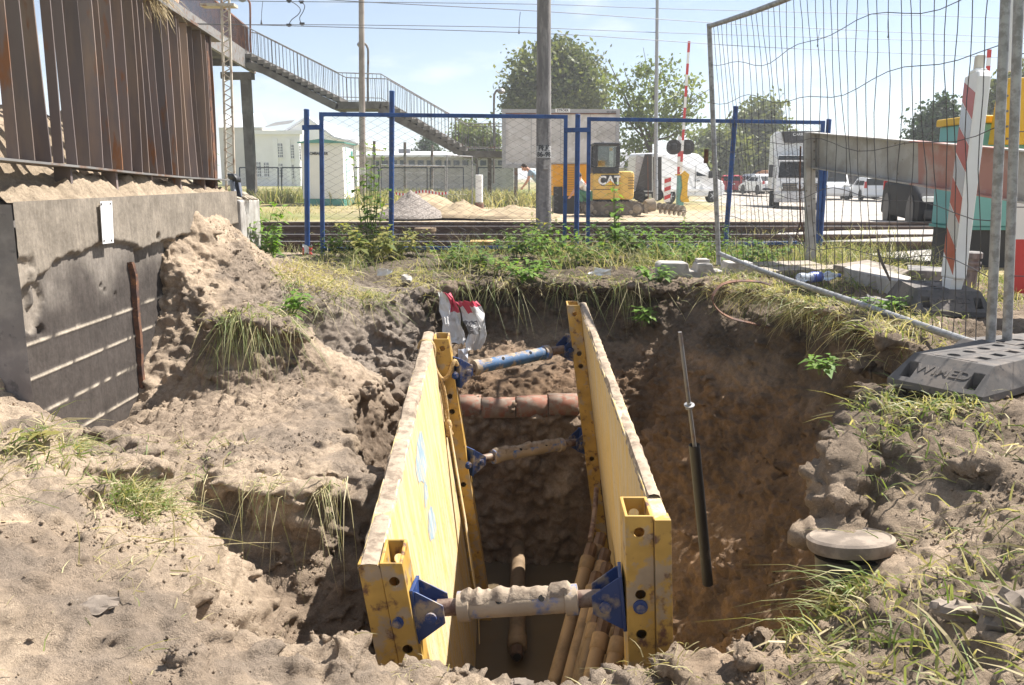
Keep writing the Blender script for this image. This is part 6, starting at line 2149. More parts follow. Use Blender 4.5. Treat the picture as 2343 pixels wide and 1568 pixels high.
kb = thing('relay_cabin', 'white relay cabin with teal roof and plinth and black lettering', 'cabin', P(738, 470, 34))
xa, xb = P(691, 400, 34).x, P(786, 400, 34).x
zt, zp, zg = P(700, 328, 34).z, P(700, 455, 34).z, P(700, 472, 34).z
mb = MB(); mb.bx(xa, xb, 34, 36.4, zp, zt); mb.build('wall', 'white_wall', kb)
mb = MB(); mb.bx(xa + .02, xb - .02, 34.02, 36.38, zg - .25, zp - .004); mb.build('plinth', 'teal_roof', kb)
xm = (xa + xb) / 2
mb = MB(); mb.prism([Vector((xa - .1, 33.85, zt)), Vector((xb + .1, 33.85, zt)), Vector((xb + .1, 33.85, zt + .04)), Vector((xm, 33.85, zt + .16)), Vector((xa - .1, 33.85, zt + .04))], (0, 2.7, 0)); mb.build('roof', 'teal_roof', kb)
mb = MB(); mb.bx(xb + .002, xb + .03, 34.5, 35.3, zp + .05, zt - .15); mb.build('door', 'teal_pale', kb)
mb = MB(); mb.bx(xb + .002, xb + .02, 35.6, 36.0, zt - .5, zt - .25); mb.build('vent', 'teal_roof', kb)
text_mesh('lettering', 'BOMBARDIER', .155, 'letter_black', kb, P(727, 352, 33.99) + Vector((0, -.004, 0)), (1, 0, 0), (0, 0, 1), .003, bold=.004, sx=.82)

# dark fence far behind the tracks
for (u0, u1, lab) in ((548, 636, 'dark fence panel in front of the white building\'s left wing'), (644, 692, 'short dark fence panel left of the relay cabin'), (798, 866, 'dark fence panel right of the relay cabin'),
                      (872, 977, 'long dark fence panel under the lower stair'), (984, 1060, 'dark fence panel behind the sand heap'), (1094, 1210, 'dark fence panel below the billboard')):
    Y = 42
    a, b, c, d = P(u0, 449, Y), P(u1, 449, Y), P(u1, 384, Y), P(u0, 384, Y)
    root = thing('far_fence', lab, 'fence', (a + b) / 2, 'dark fence along the far side of the railway')
    for q0, q1, nm in ((a, d, 'post'), (b, c, 'post'), (d, c, 'top_bar'), (a.lerp(d, .06), b.lerp(c, .06), 'bottom_bar')):
        if nm == 'post': q0 = q0 - Vector((0, 0, .4))
        mb = MB(); mb.bar(q0, q1, .055, .055, (0, 1, 0)); mb.build(nm, 'fence_dark', root)
    chain_link(root, a.lerp(d, .06), b.lerp(c, .06), c, d, .2, .006, .2, 'fence_dark')
# long low grey building and its chimneys
lb = thing('low_building', 'long low grey shed behind the stair foot', 'building', P(980, 420, 80))
a, b = P(830, 425, 80), P(1175, 360, 80)
mb = MB(); mb.bx(a.x, b.x, 80, 95, .2, b.z); mb.build('wall', 'grey_wall', lb)
mb = MB(); mb.prism([Vector((a.x - .4, 79.5, b.z)), Vector((b.x + .4, 79.5, b.z)), Vector((b.x + .4, 87, b.z + .55)), Vector((a.x - .4, 87, b.z + .55))], (0, 0, .18)); mb.build('roof', 'roof_pale', lb)
for k in range(16):
    x = a.x + 1.0 + k * .82
    if x > b.x - 1: break
    mb = MB(); mb.bx(x, x + .55, 79.93, 79.99, b.z - .75, b.z - .3); mb.build('window', 'window_glass', lb)
for u in (918, 932, 1172):
    c = P(u, 360, 83); mb = MB(); mb.bx(c.x - .25, c.x + .25, 83, 83.6, c.z - .2, c.z + .75); mb.build('chimney', 'roof_grey', lb)
hut = thing('grey_hut', 'low grey roofed building behind the van and trailer', 'building', P(1440, 440, 60))
a, b = P(1395, 440, 60), P(1500, 385, 60)
mb = MB(); mb.bx(a.x, b.x, 60, 68, .1, b.z); mb.build('wall', 'white_wall', hut)
mb = MB(); mb.prism([Vector((a.x - .5, 59.4, b.z)), Vector((b.x + .5, 59.4, b.z)), Vector((b.x - .3, 64, b.z + 1.0)), Vector((a.x + .3, 64, b.z + 1.0))], (0, .2, .15)); mb.build('roof', 'roof_grey', hut)

# ================================================================ billboard
bb = thing('billboard', 'large weathered blank billboard behind the mini excavator', 'billboard', P(1283, 420, 37))
a, b = P(1148, 385, 37), P(1418, 250, 37)
fr = .16
mb = MB(); mb.bx(a.x + fr, b.x - fr, 37.05, 37.2, a.z + fr, b.z - fr); mb.build('board', 'sheet_grey', bb)
for x0, x1, z0, z1 in ((a.x, b.x, b.z - fr, b.z), (a.x, b.x, a.z, a.z + fr), (a.x, a.x + fr, a.z + fr, b.z - fr), (b.x - fr, b.x, a.z + fr, b.z - fr)):
    mb = MB(); mb.bx(x0, x1, 37.0, 37.25, z0 + .001, z1 - .001); mb.build('frame', 'billboard_grey', bb)
mb = MB(); mb.bx(a.x + fr, b.x - fr, 36.98, 37.04, b.z - fr - .05, b.z - fr - .01); mb.build('trim', 'rust_bright', bb)
for u in (1180, 1290, 1400):
    x = P(u, 400, 37).x; mb = MB(); mb.bx(x - .08, x + .08, 37.26, 37.42, .1, b.z - .3); mb.build('leg', 'old_steel', bb)
for k in range(1, 4):
    x = a.x + (b.x - a.x) * k / 4; mb = MB(); mb.bx(x - .012, x + .012, 37.035, 37.049, a.z + fr, b.z - fr); mb.build('seam', 'billboard_grey', bb)
c = P(1287, 253.5, 37)
mb = MB(); mb.bx(c.x - .31, c.x + .31, 36.975, 36.996, c.z - .075, c.z + .075); mb.build('name_plate', 'white_plate', bb)
text_mesh('lettering', 'STRÖER', .135, 'letter_black', bb, Vector((c.x, 36.972, c.z)), (1, 0, 0), (0, 0, 1), .002, bold=.003)
c = P(1398, 257, 37)
text_mesh('lettering', '8515888', .11, 'letter_black', bb, Vector((c.x, 36.996, c.z)), (1, 0, 0), (0, 0, 1), .002)

# ================================================================ mini excavator
ex = thing('mini_excavator', 'yellow tracked mini excavator with black cab by the billboard', 'excavator', P(1395, 490, 29.5))
Ye = 29.5
def E(zx, zy): return P(1149.5 + zx * .2324, 242 + zy * .2324, Ye)
def ebox(name, x0, y0, x1, y1, d0, d1, mat, bev=.03, par=None):
    a, b = E(x0, y1), E(x1, y0)
    mb = MB(); mb.bx(a.x, b.x, Ye + d0, Ye + d1, a.z, b.z); return mb.build(name, mat, par or ex, bevel=bev)
def track(dy):
    a, b = E(775, 1075), E(1375, 945)
    r = (b.z - a.z) / 2
    pts = []
    for k in range(13):
        th = math.pi / 2 + math.pi * k / 12
        pts.append(Vector((a.x + r + math.cos(th) * r, 0, a.z + r + math.sin(th) * r)))
    for k in range(13):
        th = -math.pi / 2 + math.pi * k / 12
        pts.append(Vector((b.x - r + math.cos(th) * r, 0, a.z + r + math.sin(th) * r)))
    mb = MB(); mb.prism([p + Vector((0, Ye + dy, 0)) for p in pts], (0, .32, 0)); t = mb.build('track', 'track_rubber', ex, bevel=.02)
    mb = MB()
    n = len(pts)
    per = [0]
    for i in range(n): per.append(per[-1] + (pts[(i + 1) % n] - pts[i]).length)
    for k in range(40):
        s = per[-1] * k / 40
        i = max(j for j in range(n) if per[j] <= s)
        p = pts[i].lerp(pts[(i + 1) % n], (s - per[i]) / max(per[i + 1] - per[i], 1e-6))
        dd = (pts[(i + 1) % n] - pts[i]).normalized(); nn = Vector((dd.z, 0, -dd.x))
        mb.box(p + Vector((0, Ye + dy + .16, 0)), (.05, .33, .035), Matrix((dd, Vector((0, 1, 0)), nn)).transposed())
    mb.build('grousers', 'track_rubber', t)
    for x, rr in ((a.x + r, r * .72), (b.x - r, r * .68)):
        mb = MB(); mb.lathe([(rr, 0), (rr, .03), (rr * .5, .05), (rr * .2, .05)], (x, Ye + dy, a.z + r), (0, -1, 0), 18); mb.build('wheel', 'track_dusty', t)
    for k in range(4):
        x = a.x + r * 1.9 + k * (b.x - a.x - 3.8 * r) / 3
        mb = MB(); mb.lathe([(.07, 0), (.07, .04), (.03, .05)], (x, Ye + dy, a.z + .11), (0, -1, 0), 12); mb.build('roller', 'track_dusty', t)
track(-.35); track(.95)
ebox('undercarriage', 900, 930, 1250, 1010, -.1, 1.0, 'black_part')
ebox('body', 885, 668, 1185, 925, -.25, 1.2, 'digger_yellow', .06)
ebox('counterweight', 1135, 645, 1288, 928, -.32, 1.25, 'digger_yellow', .12)
for k in range(5): ebox('louvre', 1222, 705 + k * 26, 1280, 717 + k * 26, -.335, -.30, 'louvre_yellow', 0)
ebox('seam', 885, 822, 1185, 828, -.255, -.245, 'black_part', 0)
sg = ebox('sign', 960, 682, 1138, 788, -.27, -.252, 'letter_black', .004)
c = E(1046, 737)
text_mesh('lettering', 'CAT', .40, 'letter_white', sg, Vector((c.x, Ye - .276, c.z - .01)), (1, 0, 0), (0, 0, 1), .003, bold=.012)
mb = MB(); q = E(1050, 783); mb.prism([Vector((q.x - .19, Ye - .285, q.z)), Vector((q.x + .19, Ye - .285, q.z)), Vector((q.x, Ye - .285, q.z + .155))], (0, .003, 0)); mb.build('triangle', 'orange_yellow', sg)
# cab: posts, roof, sill, panes, seat
cb = ebox('cab_base', 882, 605, 1140, 668, -.24, .75, 'black_part', .03)
ebox('cab_roof', 885, 366, 1152, 400, -.27, .78, 'black_part', .05)
for x0, x1 in ((886, 930), (1112, 1150)):
    for d0 in (-.25, .67):
        ebox('cab_post', x0, 400, x1, 605, d0, d0 + .08, 'black_part', .02)
for d0 in (-.20, .71):
    ebox('pane', 930, 400, 1112, 605, d0, d0 + .01, 'cab_glass', 0)
se = MB(); a = E(1000, 600); se.box(Vector((a.x, Ye + .35, a.z + .1)), (.42, .45, .14)); se.box(Vector((a.x + .02, Ye + .5, a.z + .42)), (.40, .12, .55)); se.lathe([(.09, 0), (.12, .08), (.09, .16)], Vector((a.x + .02, Ye + .5, a.z + .68)), (0, 0, 1), 10); se.build('seat', 'black_part', ex, bevel=.03)
ebox('visor', 935, 408, 1105, 440, .70, .705, 'yellow_paint', 0)
# blade and folded arm behind the body
mb = MB(); a = E(1385, 1060); mb.prism([Vector((a.x, Ye - .3, a.z)), Vector((a.x + .12, Ye - .3, a.z)), Vector((a.x + .06, Ye - .3, a.z + .32)), Vector((a.x - .04, Ye - .3, a.z + .34))], (0, 1.5, 0)); mb.build('blade', 'track_dusty', ex)

# generator behind
gn = thing('generator', 'orange-yellow generator on a dark skid behind the crouching worker', 'generator', P(1303, 455, 31.5))
def G(zx, zy): return P(1149.5 + zx * .2324, 242 + zy * .2324, 31.5)
a, b = G(492, 890), G(832, 575)
mb = MB(); mb.bx(a.x, b.x, 31.5, 33.2, a.z, b.z); mb.build('housing', 'orange_yellow', gn, bevel=.05)
mb = MB(); mb.bx(a.x + .06, b.x - .06, 31.55, 33.1, .1, a.z - .004); mb.build('skid', 'black_part', gn)
a2, b2 = G(632, 862), G(706, 590)
mb = MB(); mb.bx(a2.x, b2.x, 31.47, 31.499, a2.z, b2.z); g_ = mb.build('grille', 'louvre_yellow', gn)
for k in range(16):
    z = a2.z + (b2.z - a2.z) * (k + .5) / 16
    mb = MB(); mb.bx(a2.x + .01, b2.x - .01, 31.45, 31.468, z - .018, z + .018); mb.build('slat', 'orange_yellow', g_)
mb = MB(); mb.bx(G(500, 800).x, G(590, 800).x, 31.44, 31.49, G(500, 895).z, G(500, 800).z); mb.build('lower_door', 'black_part', gn)
mb = MB(); mb.bx(a.x - .02, b.x + .02, 31.46, 33.24, b.z, b.z + .05); mb.build('lid', 'concrete_pale', gn)
# ================================================================ vehicles (built nose along +x, then turned)
def wheel(root, x, y, r, w=.2, rim='rim_alloy', side=1, hub=.62):
    mb = MB(); mb.lathe([(r * hub, -w / 2), (r * .93, -w / 2), (r, -w / 2 + .03), (r, w / 2 - .03), (r * .93, w / 2), (r * hub, w / 2)], (x, y, r), (0, 1, 0), 22)
    t = mb.build('wheel', 'tyre', root, smooth=True, local=True)
    mb = MB(); yy = y + side * (w / 2 - .012)
    mb.lathe([(r * hub, 0), (r * hub * .92, .012), (r * .2, -.012), (r * .16, .02), (.02, .022)], (x, yy, r), (0, side, 0), 20); mb.build('rim', rim, t, smooth=True, local=True)
    for k in range(5):
        a = 2 * math.pi * k / 5
        mb = MB(); c = Vector((x + math.cos(a) * r * .36, yy + side * .008, r + math.sin(a) * r * .36))
        mb.box(c, (r * .34, .02, r * .10), Matrix.Rotation(-a, 3, 'Y')); mb.build('spoke', rim, t, local=True)
def profile_body(root, name, prof, w0, w1, zmid, mat, bevel=.05, top_w=None):
    """side outline extruded across; narrower above zmid (tumblehome)"""
    mb = MB(); n = len(prof)
    def wid(z): return w0 if z <= zmid else w0 + (w1 - w0) * (z - zmid) / max(max(p[1] for p in prof) - zmid, .01)
    L = [Vector((x, -wid(z) / 2, z)) for x, z in prof]; Rr = [Vector((x, wid(z) / 2, z)) for x, z in prof]
    mb.add(L + Rr, [tuple(range(n)), tuple(range(n, 2 * n))[::-1]] + [(i, (i + 1) % n, n + (i + 1) % n, n + i) for i in range(n)])
    return mb.build(name, mat, root, bevel=bevel, segs=3, local=True)
def glass(root, poly, mat='car_glass', thick=.01, name='window'):
    mb = MB(); p = [Vector(q) for q in poly]
    n = (p[1] - p[0]).cross(p[2] - p[0]).normalized()
    mb.prism([q + n * .002 for q in p], n * thick); return mb.build(name, mat, root, local=True)
def car(label, cat, loc, rz, mat, L=4.3, W=1.74, Hh=1.46, wagon=False, group=None, tail=True):
    root = thing('parked_car', label, cat, loc, group, rz)
    h = L / 2
    belt = .92
    prof = [(-h, .35), (-h + .05, .22), (h - .1, .20), (h, .38), (h - .04, .62), (h - .3, .74), (h - 1.15, belt), (-h + .12, belt + .03), (-h, .75)]
    body = profile_body(root, 'body', prof, W, W * .94, .7, mat, .06)
    rx = -h + (.15 if wagon else .75)
    roof = [(h - 1.2, belt - .02), (h - 1.95, Hh - .03), (h - 2.3, Hh), (rx + .45, Hh), (rx + .12, Hh - .07), (-h + .1 if wagon else -h + .25, belt - .02)]
    profile_body(root, 'cabin', roof, W * .95, W * .74, belt, mat, .04)
    def wy(z): return (W * .95 + (W * .74 - W * .95) * (z - belt) / (Hh - belt)) / 2
    z0, z1 = belt + .05, Hh - .10
    for s in (-1, 1):
        q = [(h - 1.4, s * wy(z0), z0), (h - 1.98, s * wy(z1), z1), (h - 2.55, s * wy(z1), z1), (h - 2.55, s * wy(z0), z0)]
        q2 = [(h - 2.63, s * wy(z0), z0), (h - 2.63, s * wy(z1), z1), (rx + .35, s * wy(z1), z1), (rx + .22, s * wy(z0), z0)]
        glass(root, q if s > 0 else q[::-1]); glass(root, q2 if s > 0 else q2[::-1])
    hw = wy(z0) - .06; hw1 = wy(z1) - .05
    fx = lambda z: h - 1.2 - .75 * (z - belt + .02) / (Hh - .03 - belt + .02)
    glass(root, [(fx(z0) + .0, -hw, z0), (fx(z0), hw, z0), (fx(z1), hw1, z1), (fx(z1), -hw1, z1)], name='windscreen')
    bx0 = (-h + .1 if wagon else -h + .25); bk = lambda z: bx0 + (rx + .12 - bx0) * (z - belt + .02) / (Hh - .05 - belt)
    glass(root, [(bk(z0), hw, z0), (bk(z0), -hw, z0), (bk(z1), -hw1, z1), (bk(z1), hw1, z1)], name='rear_window')
    r = .31
    for x in (h - .85, -h + .78):
        for s in (-1, 1):
            wheel(root, x, s * (W / 2 - .11), r, .2, 'rim_alloy', s)
            mb = MB(); mb.lathe([(r + .07, 0), (r + .07, .012), (r + .045, .014)], (x, s * (W / 2 - .0), r + .01), (0, s, 0), 20); mb.build('wheel_arch', 'black_part', root, local=True)
    for s in (-1, 1):
        mb = MB(); mb.box((h - .12, s * (W / 2 - .22), .62), (.16, .34, .13)); mb.build('headlight', 'lamp_clear', root, bevel=.03, local=True)
        mb = MB(); mb.box((-h + .03, s * (W / 2 - .11), .86 if not wagon else 1.0), (.1, .17, .22 if not wagon else .42)); mb.build('tail_light', 'lamp_red', root, bevel=.02, local=True)
        mb = MB(); mb.box((h - 1.45, s * (W / 2 + .07), .98), (.12, .17, .11)); mb.build('mirror', mat, root, bevel=.03, local=True)
    mb = MB(); mb.box((-h - .005, 0, .72), (.02, .52, .11)); mb.build('number_plate', 'white_plate', root, local=True)
    mb = MB(); mb.box((-h - .01, 0, .38), (.08, W * .96, .16)); mb.build('bumper', mat if wagon else 'black_part', root, bevel=.03, local=True)
    mb = MB(); mb.box((h - .02, 0, .36), (.08, W * .9, .18)); mb.build('bumper', 'black_part', root, bevel=.03, local=True)
    return root
def place(u, v, Y): p = P(u, v, Y); return p
car('white estate car seen from behind on the dusty road', 'car', place(1983, 457, 59), math.radians(84), 'car_white', 4.2, 1.75, 1.5, True, 'cars on the road')
dk = P(2086, 529, 17.0)
car('dark car at the level crossing half hidden by the steel beam', 'car', (dk.x + 1.15, 18.2, dk.z), math.radians(-104), 'car_dark', 4.3, 1.74, 1.45)
car('red car parked left of the refrigerated truck', 'car', place(1700, 441, 74), math.radians(105), 'car_red', 4.2, 1.7, 1.42, False, 'cars parked by the trees')
car('silver car parked behind the red one', 'car', place(1718, 440, 70), math.radians(100), 'car_silver', 4.3, 1.72, 1.45, True, 'cars parked by the trees')
car('pale car just right of the red car', 'car', place(1738, 444, 66), math.radians(100), 'car_white', 4.1, 1.7, 1.42, False, 'cars parked by the trees')
car('dark red car half behind the mesh fence post', 'car', place(1668, 441, 72), math.radians(80), 'car_red', 4.2, 1.7, 1.42, True, 'cars parked by the trees')
car('faint red car far down the dusty road', 'car', place(1928, 438, 95), math.radians(100), 'car_red', 4.2, 1.7, 1.42, False, 'cars on the road')

def van(label, loc, rz, mat, L=5.0, W=1.95, Hh=2.35, group=None):
    root = thing('van', label, 'van', loc, group, rz)
    h = L / 2
    prof = [(-h, .35), (h - .15, .28), (h, .45), (h - .02, .85), (h - .25, 1.05), (h - .85, 1.22), (h - 1.55, Hh - .25), (h - 1.9, Hh - .04), (h - 2.3, Hh), (-h + .1, Hh - .02), (-h, Hh - .12)]
    profile_body(root, 'body', prof, W, W * .86, 1.1, mat, .07)
    def wy(z): return (W + (W * .86 - W) * max(z - 1.1, 0) / (Hh - 1.1)) / 2
    z0, z1 = 1.28, 1.95
    for s in (-1, 1):
        q = [(h - 1.05, s * wy(z0), z0), (h - 1.52, s * wy(z1), z1), (h - 2.15, s * wy(z1), z1), (h - 2.15, s * wy(z0), z0)]
        glass(root, q if s > 0 else q[::-1])
        for x in (h - .95, -h + 1.05): wheel(root, x, s * (W / 2 - .1), .34, .22, 'rim_alloy', s)
        mb = MB(); mb.box((h - 1.3, s * (W / 2 + .12), 1.35), (.12, .2, .34)); mb.build('mirror', 'black_part', root, bevel=.03, local=True)
        mb = MB(); mb.box((h - .25, s * (W / 2 - .25), .92), (.3, .4, .26)); mb.build('headlight', 'lamp_clear', root, bevel=.05, local=True)
        mb = MB(); mb.box((h - 2.25, s * (wy(1.2) + .004), 1.1), (.02, .015, 1.3)); mb.build('door_seam', 'black_part', root, local=True)
        mb = MB(); mb.box((h - 2.05, s * (W / 2 + .012), 1.05), (.16, .03, .05)); mb.build('door_handle', 'black_part', root, local=True)
        mb = MB(); mb.box((0, s * (W / 2 + .005), .62), (L * .86, .03, .12)); mb.build('side_trim', mat, root, local=True)
    fx = lambda z: h - .85 - .7 * (z - 1.22) / (Hh - .25 - 1.22)
    glass(root, [(fx(z0) + .01, -.8, z0), (fx(z0) + .01, .8, z0), (fx(2.0), .7, 2.0), (fx(2.0), -.7, 2.0)], name='windscreen')
    mb = MB(); mb.box((-h - .004, .0, 1.3), (.012, .03, 1.7)); mb.build('rear_seam', 'black_part', root, local=True)
    return root
v0 = P(1578, 466, 41)
van('white panel van parked behind the barrier arm', (v0.x - .45, 42.2, v0.z), math.radians(38), 'car_white', 5.0, 1.95, 2.35, 'vans at the crossing')
van('white van partly hidden behind the short blue post', place(1902, 457, 62), math.radians(255), 'car_white', 4.6, 1.85, 2.2, 'vans at the crossing')
van('rust-coloured van parked beside the refrigerated truck', place(1742, 437, 84), math.radians(165), 'car_orange', 4.6, 1.85, 1.95, 'vans at the crossing')

def truck(loc, rz):
    root = thing('refrigerated_truck', 'white refrigerated truck with dark grille coming through the dust', 'truck', loc, None, rz)
    W = 2.48
    mb = MB(); mb.bx(-7.0, -2.0, -1.25, 1.25, 1.05, 3.95); mb.build('cargo_box', 'car_white', root, bevel=.04, local=True)
    mb = MB(); mb.bx(-7.0, 0, -.5, .5, .65, 1.0); mb.build('chassis', 'black_part', root, local=True)
    prof = [(-1.9, .75), (.0, .45), (.05, .55), (.05, 1.45), (-.18, 2.45), (-.40, 2.72), (-1.9, 2.75)]
    profile_body(root, 'cab', prof, 2.35, 2.2, 1.5, 'car_white', .07)
    glass(root, [(.025, -1.06, 1.62), (.025, 1.06, 1.62), (-.15, 1.0, 2.38), (-.15, -1.0, 2.38)], name='windscreen', thick=.03)
    mb = MB(); mb.prism([Vector((.0, -1.1, 2.62)), Vector((.16, -1.1, 2.48)), Vector((.17, -1.1, 2.54)), Vector((.0, -1.1, 2.7))], (0, 2.2, 0)); mb.build('sun_visor', 'car_glass', root, local=True)
    mb = MB(); mb.bx(.05, .09, -.85, .85, .98, 1.36); g = mb.build('grille', 'black_part', root, local=True)
    for k in range(4): mb = MB(); mb.bx(.091, .10, -.8, .8, 1.02 + k * .085, 1.05 + k * .085); mb.build('grille_slat', 'track_dusty', g, local=True)
    mb = MB(); mb.lathe([(.16, 0), (.16, .02), (.13, .022)], (.10, 0, 1.22), (1, 0, 0), 20); mb.build('badge_ring', 'rim_alloy', g, local=True)
    mb = MB(); mb.bx(-.02, .14, -1.2, 1.2, .42, .95); mb.build('bumper', 'sheet_grey', root, bevel=.05, local=True)
    for s in (-1, 1):
        mb = MB(); mb.box((.14, s * .92, .74), (.05, .42, .24)); mb.build('headlight', 'lamp_clear', root, bevel=.03, local=True)
        mb = MB(); mb.lathe([(.1, 0), (.1, .03), (.06, .04)], (.13, s * .92, 1.12), (1, 0, 0), 14); mb.build('round_lamp', 'lamp_clear', root, local=True)
        mb = MB(); mb.box((-.05, s * 1.42, 1.95), (.14, .2, .62)); mb.box((-.1, s * 1.27, 2.2), (.05, .2, .04)); mb.build('mirror', 'black_part', root, bevel=.03, local=True)
        for x in (-.95, -5.4): wheel(root, x, s * 1.04, .46, .28, 'track_dusty', s)
        q = [(-.35, s * 1.16, 1.6), (-.5, s * 1.11, 2.35), (-1.3, s * 1.11, 2.35), (-1.3, s * 1.16, 1.6)]
        glass(root, q if s > 0 else q[::-1])
    mb = MB(); mb.bx(.142, .15, -.27, .27, .60, .72); pl = mb.build('number_plate', 'white_plate', root, local=True)
    mb = MB(); mb.prism([Vector((-1.98, -.95, 3.95)), Vector((-1.98, .95, 3.95)), Vector((-1.98, .78, 3.38)), Vector((-1.98, -.78, 3.38))], (.5, 0, 0)); u = mb.build('cooling_unit', 'black_part', root, bevel=.06, local=True)
    save = root.location.copy(); rot = root.rotation_euler.copy(); root.location = (0, 0, 0)
    text_mesh('lettering', 'CARRIER', .2, 'letter_white', u, Vector((-1.47, 0, 3.78)), (0, 1, 0), (0, 0, 1), .004)
    text_mesh('plate_text', 'GDA 2417', .10, 'letter_black', pl, Vector((.153, 0, .66)), (0, 1, 0), (0, 0, 1), .001)
    root.location = save
    mb = MB(); mb.box((-.12, .0, 1.72), (.02, .55, .12)); mb.build('dash_card', 'white_plate', root, local=True)
    return root
tp_ = P(1826, 483, 43)
truck((tp_.x, 43, tp_.z), math.radians(-104))
# dark flatbed lorry beyond the white car
fb = thing('flatbed_lorry', 'dark flatbed lorry seen from behind past the white car', 'lorry', P(2045, 453, 63), None, 0)
c = P(2045, 453, 63)
mb = MB(); mb.bx(c.x - 1.1, c.x + 1.2, 63, 68, c.z + .85, c.z + 1.0); mb.build('bed', 'black_part', fb)
mb = MB(); mb.bx(c.x - 1.1, c.x + 1.2, 63, 63.06, c.z + .5, c.z + .84); mb.build('tail_board', 'black_part', fb)
mb = MB(); mb.bx(c.x - 1.0, c.x + 1.1, 68.1, 70, c.z + .6, c.z + 2.1); mb.build('cab', 'black_part', fb, bevel=.08)
for k in range(12): mb = MB(); x = c.x + .25 + k * .08; mb.bx(x, x + .03, 62.96, 62.99, c.z + 1.02, c.z + 1.45); mb.build('rack_bar', 'white_paint', fb)
for s in (-.85, .95):
    mb = MB(); mb.lathe([(.2, -.14), (.42, -.14), (.42, .14), (.2, .14)], (c.x + s, 64, c.z + .42), (1, 0, 0), 18); mb.build('wheel', 'tyre', fb, smooth=True)
    mb = MB(); mb.bx(c.x + s - .15, c.x + s + .15, 62.95, 62.998, c.z + .62, c.z + .74); mb.build('tail_light', 'lamp_red', fb)
mb = MB(); mb.bx(c.x - .25, c.x + .27, 62.95, 62.998, c.z + .56, c.z + .68); mb.build('number_plate', 'amber', fb)

# trailer with standing panels beside the light pole
tr = thing('equipment_trailer', 'trailer carrying upright dark and grey panels beside the tall light pole', 'trailer', P(1480, 452, 36))
def T_(zx, zy, Y=36): return P(1149.5 + zx * .2324, 242 + zy * .2324, Y)
def quad(name, pts, mat, d=.06, Y=36): mb = MB(); mb.prism([T_(a, b, Y) for a, b in pts], (0, d, 0)); mb.build(name, mat, tr)
quad('white_panel', [(1290, 830), (1345, 830), (1395, 510), (1315, 488)], 'sheet_grey', .05, 36.2)
quad('dark_panel', [(1310, 835), (1400, 838), (1470, 838), (1470, 478), (1400, 478)], 'panel_dark', .06, 36.0)
quad('dark_panel', [(1480, 880), (1565, 880), (1565, 505), (1480, 505)], 'panel_dark', .06, 36.4)
quad('deck', [(1285, 870), (1570, 870), (1570, 850), (1285, 850)], 'black_part', 1.2, 35.8)
quad('post', [(1430, 920), (1438, 920), (1432, 500), (1426, 500)], 'rust_bright', .05, 35.7)
for zx in (1340, 1520):
    c = T_(zx, 885, 36.0); mb = MB(); mb.lathe([(.1, -.1), (.24, -.1), (.24, .1), (.1, .1)], (c.x, 35.9, c.z + .02), (0, 1, 0), 16); mb.build('wheel', 'tyre', tr, smooth=True)
# tall light pole
lp_ = thing('light_pole', 'tall tapering grey steel light pole beside the white van', 'pole', P(1499, 456, 34))
a, b = P(1499, 458, 34), P(1505.5, -250, 34)
mb = MB(); mb.tube([a, a.lerp(b, .5), b], [.085, .065, .05], 14); mb.build('shaft', 'pole_zinc', lp_, smooth=True)
mb = MB(); mb.lathe([(.1, 0), (.1, .75), (.085, .8)], a, b - a, 14); mb.build('base_sleeve', 'pole_zinc', lp_, smooth=True)

cp2 = thing('concrete_pole', 'slender concrete pole standing before the stair landing', 'pole', P(829, 470, 36.5))
a, b = P(829.5, 472, 36.5), P(825, -260, 36.5)
mb = MB(); mb.tube([a.lerp(b, i / 20) for i in range(21)], [.145 - .05 * i / 20 for i in range(21)], 16); mb.build('shaft', 'concrete_pole_warm', cp2, smooth=True)
rows = []
for v in (384, 392, 400):
    c = P(829, v, 36.5); rows.append([c + Vector((math.sin(t) * .147, -math.cos(t) * .147, 0)) for t in np.linspace(-1.2, 1.2, 11)])
mb = MB(); mb.grid(rows); mb.build('number_field', 'sheet_grey_white', cp2, smooth=True)
# ================================================================ level crossing barriers and signals
def striped(root, a, b, n, w, first=0, mats=('red_paint', 'white_paint')):
    for k in range(n):
        p, q = a.lerp(b, k / n), a.lerp(b, (k + 1) / n)
        mb = MB(); mb.bar(p, q, w, w * .55, (0, 1, 0)); mb.build('band', mats[(k + first) % 2], root)
br = thing('crossing_barrier', 'raised red and white crossing barrier arm with teal and yellow machine', 'barrier', P(1563, 465, 36))
striped(br, P(1576, 95, 36), P(1557, 395, 36), 12, .10)
mb = MB(); a, b = P(1549, 462, 36), P(1564, 402, 36); mb.bx(a.x, b.x, 35.8, 36.3, a.z - .15, b.z); mb.build('cabinet', 'teal_box', br, bevel=.02)
mb = MB(); q = [P(1560, 463, 35.7), P(1577, 463, 35.7), P(1572, 447, 35.7), P(1573, 418, 35.7), P(1577, 400, 35.7), P(1566, 391, 35.7), P(1559, 398, 35.7), P(1561, 430, 35.7), P(1556, 455, 35.7)]; mb.prism(q, (0, .12, 0)); mb.build('carrier', 'yellow_paint', br)
c = P(1565, 400, 36)
mb = MB(); mb.bx(P(1549, 400, 36).x - .03, P(1564, 400, 36).x + .03, 35.75, 36.35, P(1549, 402, 36).z + .002, P(1549, 399, 36).z); mb.build('lid', 'yellow_paint', br)
sgn = thing('crossing_signal', 'twin dark round-ended crossing signal backs on a striped post', 'signal', P(1553, 450, 37))
striped(sgn, P(1554, 312, 37), P(1552, 405, 37), 4, .12, 1)
mb = MB(); a, b = P(1552, 406, 37), P(1551, 452, 37); mb.bar(a, b, .12, .1, (0, 1, 0)); mb.build('post_foot', 'red_paint', sgn)
